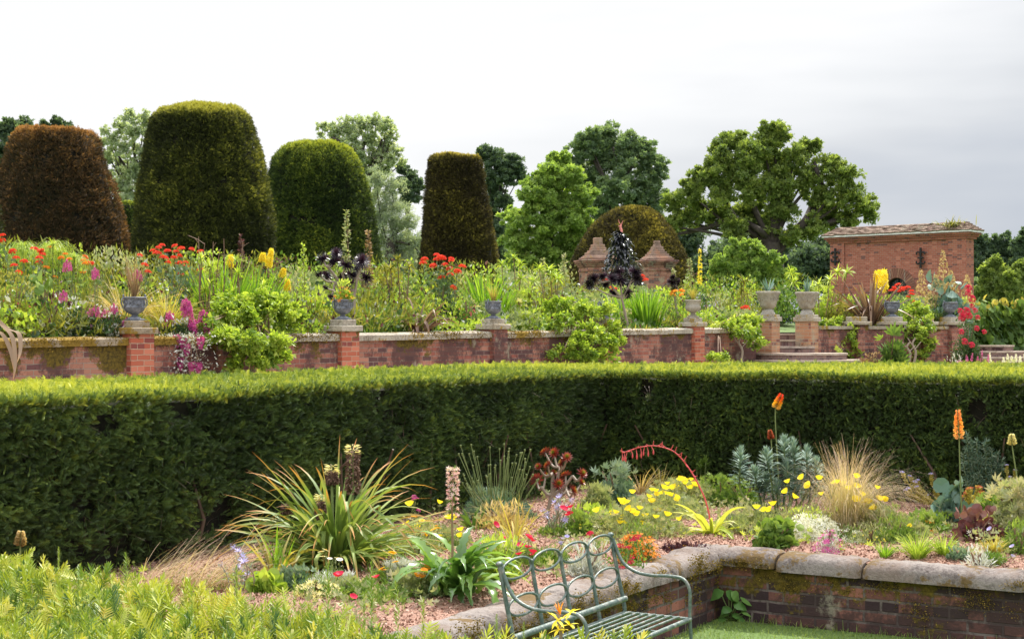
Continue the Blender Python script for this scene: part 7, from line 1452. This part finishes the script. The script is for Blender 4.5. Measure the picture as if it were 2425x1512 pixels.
# --- plants along the hedge foot, right of the corner
b = bedp(*Z4(350, 600)); swords('spiky upright green leaves before the hedge under the red stalk tip', b, .36, .1, 'sword', 24, .024, 6, droop=.25, name='spiky_plant', elv=(.7, 1.5), fold=.35, foot=.4, lenv=(.6, 1.05))
b = bedp(*Z4(640, 680)); swords('dry yellowing strap leaves below the arching red stalk', b, .36, .15, 'gold', 50, .014, 7, droop=1.0, name='dry_strap_plant', elv=(.9, 1.5), kink=True, fold=.15)
b = bedp(*Z4(470, 700)); swords('tan dry stalks left of the dry strap leaves', b, .34, .1, 'straw', 34, .01, 8, droop=.7, name='dry_strap_plant', elv=(.9, 1.5), kink=True, fold=.1)
def shoots(label, base, list_, key, seed, R=.055, name='spurge', cat='shrub', group=None, nl=230, leaf=.07):
    r = rg(seed + 70); t = thing(name, label, cat, base, group); sm = MB(); L = sorted(list_, key=lambda q: -q[1])
    for x, y0, y1, *ln in list_:
        Y = base[1] + r.uniform(-.2, .2); q1 = P(x, y0, Y) - base; q0 = P(x - (ln[0] if ln else r.normal() * 5), y1, Y) - base; mb = MB(); f = r.uniform(0, 1, nl) ** .75; a = r.uniform(0, 6.28, nl); el = .05 + 1.35 * f ** 3
        d = np.stack([np.cos(a) * np.cos(el), np.sin(a) * np.cos(el), np.sin(el)], -1); p = q0 + (q1 - A(0, 0, .03) - q0) * f[:, None]
        inst(mb, (A([-.035, 0, 0], [.035, 0, 0], [.075, .03, .55], [-.075, .03, .55], [.01, 0, 1], [-.01, 0, 1]), np.array([[0, 1, 2, 3], [3, 2, 4, 5]])), p + d * .008, frames(d, r, up=A(0, 0, 1)), leaf * (1.05 - .45 * f ** 4) * r.uniform(.8, 1.2, nl), np.clip(.35 + .35 * f + r.normal(size=nl) * .15, 0, 1)); obj('shoot', mb, lm(key), t)
        s = spline([q0 * A(.35, .4, 0), q0 * A(.85, 1, .6), q0, q1 - A(0, 0, .04)], 4); tube(sm, s, np.linspace(.011, .006, len(s)), 6)
    obj('stems', sm, lm('stem'), t); return t
b = bedp(1850, 1232); shoots('large blue-grey spurge with bottle-brush shoots before the dark hedge', b, [(*Z5(285, 365), Z5(0, 590)[1]), (*Z5(435, 372), Z5(0, 560)[1]), (*Z5(445, 520), Z5(0, 700)[1]), (*Z5(545, 298), Z5(0, 520)[1]), (*Z5(598, 318), Z5(0, 560)[1]), (*Z5(680, 360), Z5(0, 600)[1]), (*Z5(735, 430), Z5(0, 620)[1]), (*Z5(365, 480), Z5(0, 640)[1]), (*Z5(610, 540), Z5(0, 690)[1]), (*Z5(560, 440), Z5(0, 660)[1]), (*Z5(500, 560), Z5(0, 720)[1]), (*Z5(700, 500), Z5(0, 690)[1])], 'glauc', 1, leaf=.085)
b = bedp(1665, 1165); shoots('small dark green bottle-brush plant before the hedge right of the red stalk', b, [(*Z4(960, 375), Z4(0, 520)[1]), (*Z4(1040, 370), Z4(0, 520)[1]), (*Z4(1000, 400), Z4(0, 540)[1])], 'green', 2, leaf=.055, nl=150)
# --- tall pokers
def poker(label, foot, top, hb, R, cols, seed, name='tall_poker', stemlean=None):
    r = rg(seed); b = foot; t = thing(name, label, 'flower', b, 'tall single flower spikes above the bed'); q1 = P(*top, b[1]) - b; q0 = P(*hb, b[1]) - b; mb = MB(); tube(mb, spline([A(0, 0, 0), q0 * A(.6, 1, .5), q0, q1], 5), np.linspace(.007, .004, 16), 6); obj('stem', mb, lm('stem'), t)
    mb = MB(); spike_mesh(mb, q0, q1, R * 1.25, 520, fl=.022, T=LEAF, down=.3, taper=.72, seed=seed, tint=lambda f: f); obj('flower_head', mb, cols, t); return t
fire = leafmat('fire florets', [(0.72, 0.50, 0.16), (0.85, 0.55, 0.03), (0.85, 0.18, 0.03), (0.75, 0.04, 0.03)], trans=.45); fox = leafmat('foxtail florets', [(0.75, 0.48, 0.26), (0.92, 0.52, 0.14), (0.92, 0.42, 0.10), (0.85, 0.36, 0.16)], trans=.5)
poker('red and yellow poker on a thin stem above the blue-grey spurge', bedp(1848, 1215), Z5(530, 42), Z5(492, 128), .034, fire, 1)
poker('small unopened red poker left of the red and yellow one', bedp(1838, 1215), Z5(458, 258), Z5(466, 310), .014, lm('rust'), 2)
poker('tall orange foxtail flower spike at the right before the hedge', bedp(2278, 1250), Z5(1586, 138), Z5(1594, 310), .036, fox, 3)
poker('pale seed head on a leaning stem at the right edge', bedp(2436, 1250), Z5(1910, 282), Z5(1911, 345), .026, lm('cream'), 4)
poker('pale spent flower stalk at the far left behind the foreground hedge', bedp(46, 1440), (50, 1256), (48, 1290), .024, lm('straw'), 5)
# --- white, cream and magenta low flowers
def low(label, x, y, w, h, key, leaf, n, T=NARROW, spots=None, seed=0, **k): b = bedp(x, y); return mound(label, b, px2m(b, w) * 1.45, px2m(b, h) * 1.45, key, leaf * 1.15, int(n * 1.25), T, seed, spots, **k)
low('mass of small white flowers below the tan feather grass', *Z5(700, 905), 56, 46, 'lime', .022, 1200, LEAF, ('white', 800, .027), 1)
low('white chamomile-like daisies right of the magenta flowers', *Z5(930, 925), 30, 22, 'green', .022, 600, NARROW, ('white', 60, .026), 2)
low('magenta-flowered succulent mound near the low wall', *Z5(810, 985), 26, 44, 'silver', .024, 450, NARROW, ('magenta', 40, .026), 3)
low('rounded scalloped green mound near the corner of the low wall', *Z5(505, 950), 36, 34, 'green', .042, 700, ROUND, None, 4, tint0=.55)
low('cream and yellow flower mat in front of the poker plant', *Z2(745, 1200), 44, 30, 'green', .022, 900, NARROW, ('cream', 150, .022), 5)
low('silvery feathery mound between poker plant and toothed leaves', *Z2(1330, 1090), 34, 26, 'silver', .025, 1500, FAN5, None, 6, tint0=.35)
low('silvery mound behind the bench back', *Z3(1330, 1060), 42, 50, 'silver', .040, 900, NARROW, None, 7, tint0=.45)
low('feathery lime green mound left of the bench', *Z3(700, 1090), 46, 60, 'lime', .05, 1500, NARROW, None, 8, tint0=.4)
low('white woolly plant on the mulch near the low wall at the right', *Z5(1700, 1058), 26, 28, 'silver', .03, 420, NARROW, None, 9, tint0=.75)
low('grey-green creeping plant left of the white woolly plant', *Z5(1600, 1030), 22, 16, 'blue', .025, 400, LEAF, None, 10, tint0=.6)
low('purple-black creeping leaves behind the coping near the bench arm', *Z4(880, 1195), 48, 9, 'purple', .022, 900, LEAF, ('gazania', 8, .02), 11, tint0=.2)
low('clump of green rosettes behind the foreground hedge', *Z2(400, 1180), 34, 24, 'lime', .05, 160, ROUND, None, 12, tint0=.35)
low('grey-green thistly foliage left of the densest yellow poppies', *Z4(260, 780), 46, 60, 'blue', .05, 800, FAN5, None, 13, tint0=.6)
low('pale toothed foliage between thistles and yellow poppies', *Z4(90, 830), 34, 34, 'pale', .05, 500, FAN5, None, 14, tint0=.4)
low('bright green leafy plant behind the bench top ring', *Z4(60, 1010), 44, 34, 'lime', .05, 700, LEAF, ('cream', 8, .02), 15, tint0=.35)
low('clipped round green cushion under the red stalk arch', *Z4(1010, 660), 26, 26, 'green', .02, 1400, LEAF, None, 16, tint0=.6)
low('fine green mound left of the blue-grey spurge', *Z4(1180, 790), 44, 44, 'green', .024, 2000, FAN5, None, 17, tint0=.6)
low('low green mound in front of the blue-grey spurge', *Z4(1340, 800), 44, 38, 'green', .022, 1800, LEAF, None, 18, tint0=.55)
low('feathery pale green plant below the left poppies of the feather grass', *Z4(1400, 990), 56, 34, 'pale', .03, 1500, NARROW, None, 19, tint0=.5)
low('fine green foliage under the poppies right of the feather grass', *Z5(1090, 850), 50, 36, 'green', .035, 1500, NARROW, None, 20, tint0=.65)
low('hazy pale foliage with tiny yellow flowers below the feather grass', *Z5(1060, 930), 46, 26, 'pale', .025, 1200, NARROW, ('yellow', 40, .010), 21)
low('feathery green foliage above the yellow-green grass tufts', *Z5(1210, 920), 44, 34, 'green', .035, 1300, NARROW, None, 22, tint0=.65)
low('green and orange mixed clump behind the grass tufts', *Z5(1400, 860), 46, 26, 'green', .035, 1000, FAN3, ('orange', 14, .02), 23, tint0=.6)
low('plant with large blue-green and yellowing leaves below the orange succulent', *Z5(1560, 830), 30, 52, 'glauc', .10, 60, ROUND, None, 24, tint0=.2)
low('plant with dark bronze round leaves right of the grass tufts', *Z5(1690, 920), 44, 44, 'purple', .05, 260, ROUND, ('white', 12, .02), 25, tint0=.7)
low('patch of golden yellow leaves among the bronze ones', *Z5(1770, 890), 26, 26, 'gold', .04, 200, LEAF, ('yellow', 50, .03), 26)
low('pale green feathery foliage filling the bed at the right edge', *Z5(1930, 880), 56, 80, 'pale', .05, 1600, FAN5, ('white', 14, .015), 27, tint0=.6)
low('green foliage behind the bronze-leaved plant', *Z5(1840, 830), 44, 50, 'green', .045, 1000, FAN3, None, 28, tint0=.6)
low('wispy green plant at the right edge near the low wall', *Z5(1950, 1000), 30, 50, 'green', .04, 700, NARROW, ('orange', 3, .02), 29, tint0=.6)
low('grey-green foliage under the spent stems before the hedge', *Z3(650, 600), 44, 34, 'blue', .04, 900, FAN5, None, 30, tint0=.5)
low('dry mossy-looking hummock right of the pink-spiked plant', *Z3(760, 720), 60, 34, 'straw', .05, 900, NARROW, None, 31, tint0=.4)
low('pale green fine foliage left of the toothed leaves', *Z3(120, 900), 52, 40, 'pale', .035, 1300, NARROW, None, 32, tint0=.5)
low('low mixed greenery along the foot of the toothed leaves', *Z3(100, 1180), 56, 30, 'pale', .03, 1100, FAN3, None, 33, tint0=.5)
low('grey-green creeping mat below the poker plant', *Z2(960, 1180), 50, 18, 'pale', .028, 900, FAN3, None, 34, tint0=.4)
low('green sprawling plant left of the white daisies', *Z2(560, 1150), 44, 30, 'blue', .03, 900, FAN3, None, 35, tint0=.5)
low('broken mat of tiny leaves on the mulch behind the bench', *Z3(1000, 960), 50, 10, 'pale', .02, 500, NARROW, ('crimson', 6, .012), 36)
low('sparse herb with yellow-green tips before the thistles', *Z3(1290, 760), 36, 30, 'green', .045, 400, FAN3, ('yellow', 6, .02), 37, tint0=.7)
low('thin green seedlings near the corner of the low wall', *Z4(1270, 1010), 30, 16, 'lime', .025, 160, LEAF, ('yellow', 5, .012), 38)
# agave-like green star, dry arching grasses
b = bedp(*Z3(520, 720)); swords('green starry succulent right of the pink flower spike', b, .28, .1, 'green', 16, .035, 31, droop=.6, name='starry_succulent', elv=(.1, 1.5), fold=.35, foot=.3, lenv=(.6, 1.0))
b = bedp(*Z3(820, 800)); swords('yellowing iris-like leaves behind the crimson flax flowers', b, .36, .1, 'gold', 20, .018, 32, droop=.6, name='iris_clump', elv=(.8, 1.45), kink=True, fold=.25, foot=.8)
b = bedp(*Z3(700, 690)); swords('arching dry grass before the spent stems', b, .35, .1, 'straw', 120, .005, 33, droop=1.6, name='dry_grass', cat='grass', elv=(.5, 1.4), fold=0)
for i, (x, y, top, w, lab) in enumerate(((1345, 1022, 845, 1.0, 'bright yellow-green grass tuft by the low wall, largest of the tufts'), (1505, 1008, 868, .8, 'yellow-green grass tuft with dark base, second from the feather grass'), (1805, 1000, 872, .75, 'thin yellow-green tuft among the bronze leaves'), (1150, 1012, 905, .45, 'small sparse green tuft left of the largest yellow-green tuft'))):
    b = bedp(*Z5(x, y)); h = P(0, Z5(0, top)[1], b[1])[2] - b[2]; swords(lab, b, h * 1.15, h * .5, 'sword' if i == 3 else 'gold' if i == 2 else 'lime', int(190 * w), .0075, 80 + i, droop=.9, name='grass_tuft', cat='grass', group='yellow-green grass tufts', elv=(.95, 1.5), fold=.1, foot=.35, lenv=(.55, 1.1))
# scaly stems with lilac and rust heads
def scaly(label, base, tips, hk, hR, seed, name, group=None, R=.016):
    r = rg(seed); t = thing(name, label, 'succulent', base, group); me = head_dome(hk, hR, 40, seed, .45)
    for x, y, *m in tips:
        q = P(x, y, base[1] + r.uniform(-.1, .1)) - base; s = spline([A(r.normal() * .02, r.normal() * .03, .0), q * A(.55, 1, .25) + A(0, 0, .02), q * A(.9, 1, .75), q], 6); mb = MB(); tube(mb, s, .006, 5, tint=.2); n = 130; f = r.uniform(.15, 1, n); idx = f * (len(s) - 1); i0 = idx.astype(int).clip(0, len(s) - 2); p = s[i0] + (s[i0 + 1] - s[i0]) * (idx - i0)[:, None]; d = nrm(s[i0 + 1] - s[i0]); e = nrm(np.cross(d, r.normal(size=(n, 3))))
        inst(mb, LEAF, p + e * .004, frames(e + d * .7, r), R * 1.35 * r.uniform(.7, 1.2, n), r.uniform(.2, 1, n)); obj('scaly_stem', mb, lm('gold'), t)
        o = bpy.data.objects.new('flower_head', me); COL.objects.link(o); o.parent = t; o.location = tuple(q); o.rotation_euler = (r.normal() * .2, r.normal() * .2, 0)
    return t
b = bedp(*Z5(1520, 735)); scaly('sprawling scaly-stemmed succulent with lilac flower tips before the hedge', b, [Z5(*q) for q in ((1252, 512), (1300, 535), (1345, 560), (1425, 522), (1290, 610), (1275, 620), (1340, 600), (1400, 650), (1330, 570), (1450, 600))], 'lilac', .022, 1, 'scaly_succulent')
b = bedp(*Z5(1650, 790)); scaly('cluster of stout scaly stems with flat rust-orange heads', b, [Z5(*q) for q in ((1552, 600), (1552, 628), (1655, 612), (1640, 642), (1712, 603), (1727, 634), (1610, 662), (1690, 735), (1768, 735), (1590, 655), (1740, 690))], 'rust', .032, 2, 'scaly_succulent', R=.024)
b = bedp(*Z5(1870, 740)); scaly('thin scaly stems with lilac tips at the right edge', b, [Z5(*q) for q in ((1843, 553), (1900, 540), (1955, 585), (1935, 560), (1880, 470), (1930, 500))], 'lilac', .018, 3, 'scaly_succulent', R=.014)
b = bedp(2335, 1205); t = thing('rosemary_like_shrub', 'faint dark needle-leaved shrub against the hedge behind the orange spike', 'shrub', b); mb = MB(); sm = MB(); r = rg(6)
for x, y0 in ((1640, 290), (1665, 330), (1700, 330), (1755, 330), (1790, 380), (1820, 400), (1720, 420), (1850, 440), (1680, 420), (1620, 400)):
    q = P(*Z5(x, y0), b[1]) - b; s = spline([A(q[0] * .5, 0, 0), q * A(.9, 1, .6), q], 12); tube(sm, s, .003, 4); p = np.repeat(s, 9, 0); inst(mb, NARROW, p, frames(r.normal(size=(len(p), 3)) + A(0, 0, .4), r), .05, r.uniform(size=len(p)))
obj('needles', mb, lm('blue'), t); obj('stems', sm, lm('stem'), t)
# arum at the foot of the wall
b = G(*Z5(215, 1392), .0); t = thing('broad_leaf_weed', 'broad-leaved green plant growing on the lawn in the corner of the low wall', 'plant', b); mb = MB(); sm = MB(); r = rg(16)
for x, y, L, az in ((165, 1235, .12, 2.4), (205, 1235, .09, 1.2), (235, 1240, .09, 1.2), (300, 1270, .12, .6), (255, 1305, .09, -.3), (215, 1330, .08, 3.6), (300, 1345, .08, -.6), (240, 1370, .07, .2), (330, 1360, .07, -.2), (200, 1360, .06, 2.8), (185, 1390, .06, 3.3), (270, 1385, .06, -.4)):
    q = P(*Z5(x, y), b[1] - .05) - b; d = A(math.cos(az), math.sin(az) * .4 - .3, -.45); inst(mb, BROAD, q[None] - nrm(d)[None] * L * .2, frames(d[None], r, up=A(0, -.6, .8)), L * 1.1, r.uniform(.3, .9)); tube(sm, spline([A(r.normal() * .02, 0, 0), q * A(.5, 1, .6), q], 4), .004, 5)
obj('leaves', mb, leafmat('broad weed leaf', [(0.05, 0.13, 0.04), (0.10, 0.22, 0.05), (0.18, 0.32, 0.08)], trans=.25, rough=.3, spec=.6), t); obj('stems', sm, lm('stem'), t)
# yellow star flower rising from the foreground hedge before the bench
b = P(1322, 1540, 2.62); t = thing('yellow_star_flower', 'bright yellow starry flower poking up from the foreground hedge in front of the bench', 'flower', b); mb = MB(); q = P(1325, 1470, 2.62) - b; tube(mb, spline([A(0, 0, -.03), q * .5 + A(.003, 0, 0), q, q + A(-.004, 0, .035)], 4), [.0035] * 9 + [.002] * 4, 6); obj('stem', mb, lm('greystem'), t)
for k, (dx, dz, s_) in enumerate(((-.004, .004, 1), (.018, .016, .8), (-.002, -.012, .8), (.016, -.004, .7))):
    mb = MB(); straps(mb, np.repeat((q + A(dx, -.008, dz))[None], 6, 0), np.arange(6) * 1.047, r.uniform(-.5, .9, 6), .024 * s_, .007, .4, 5, .25, .6, profile='blade'); obj('flower', mb, lm('yellow'), t)
mb = MB(); straps(mb, np.repeat((q + A(0, 0, .01))[None], 7, 0), r.uniform(0, 6.28, 7), r.uniform(.6, 1.5, 7), .028, .003, .5, 4, 0, .5); obj('buds', mb, lm('orange'), t)

r = rg(555); mb = MB(); n = 26000
du, dv = r.uniform(-4.2, 3.8, n), r.uniform(-3.2, 5.0, n); q = K * A(1, 1, 0) + U * du[:, None] + V * dv[:, None]
ok = (((dv < -.35) | (du > .4))) & (vn(q, 1.6, 21) + .6 * vn(q, 5, 22) > .12) & (du < 3.9); q = q[ok]; n = len(q); q[:, 2] = bedz(q[:, 0], q[:, 1]) + r.uniform(0, 1, n) ** 2 * .10
c3 = (np.clip(.5 + .6 * vn(q, 1.1, 23), 0, .999) * 3).astype(int)
for c_ in range(3):
    m = c3 == c_; inst(mb, (FAN3, NARROW, FAN5)[c_], q[m], frames(A(0, 0, .9) + r.normal(size=(m.sum(), 3)) * .6, r), r.uniform(.02, .05, m.sum()), np.clip(.6 + r.normal(size=m.sum()) * .2, 0, 1), c_)
tag(obj('seedlings', mb, [lm('pale'), lm('green'), lm('lime')]), 'thin mat of small green seedlings and herbs between the clumps in the flower bed', 'foliage', kind='stuff')
r = rg(556); mb = MB(); n = 900; du, dv = r.uniform(-4.2, 3.6, n), r.uniform(-2.8, 5.0, n); q = K * A(1, 1, 0) + U * du[:, None] + V * dv[:, None]; q = q[(dv < -.35) | (du > .4)]; n = len(q); q[:, 2] = bedz(q[:, 0], q[:, 1]) + .008
inst(mb, LEAF, q, frames(A(0, 0, .1) + r.normal(size=(n, 3)) * A(1, 1, .25), r), r.uniform(.02, .05, n), r.uniform(size=n)); tag(obj('fallen_leaves', mb, lm('brown')), 'dry fallen leaves and petals lying on the mulch', 'leaves', kind='stuff')
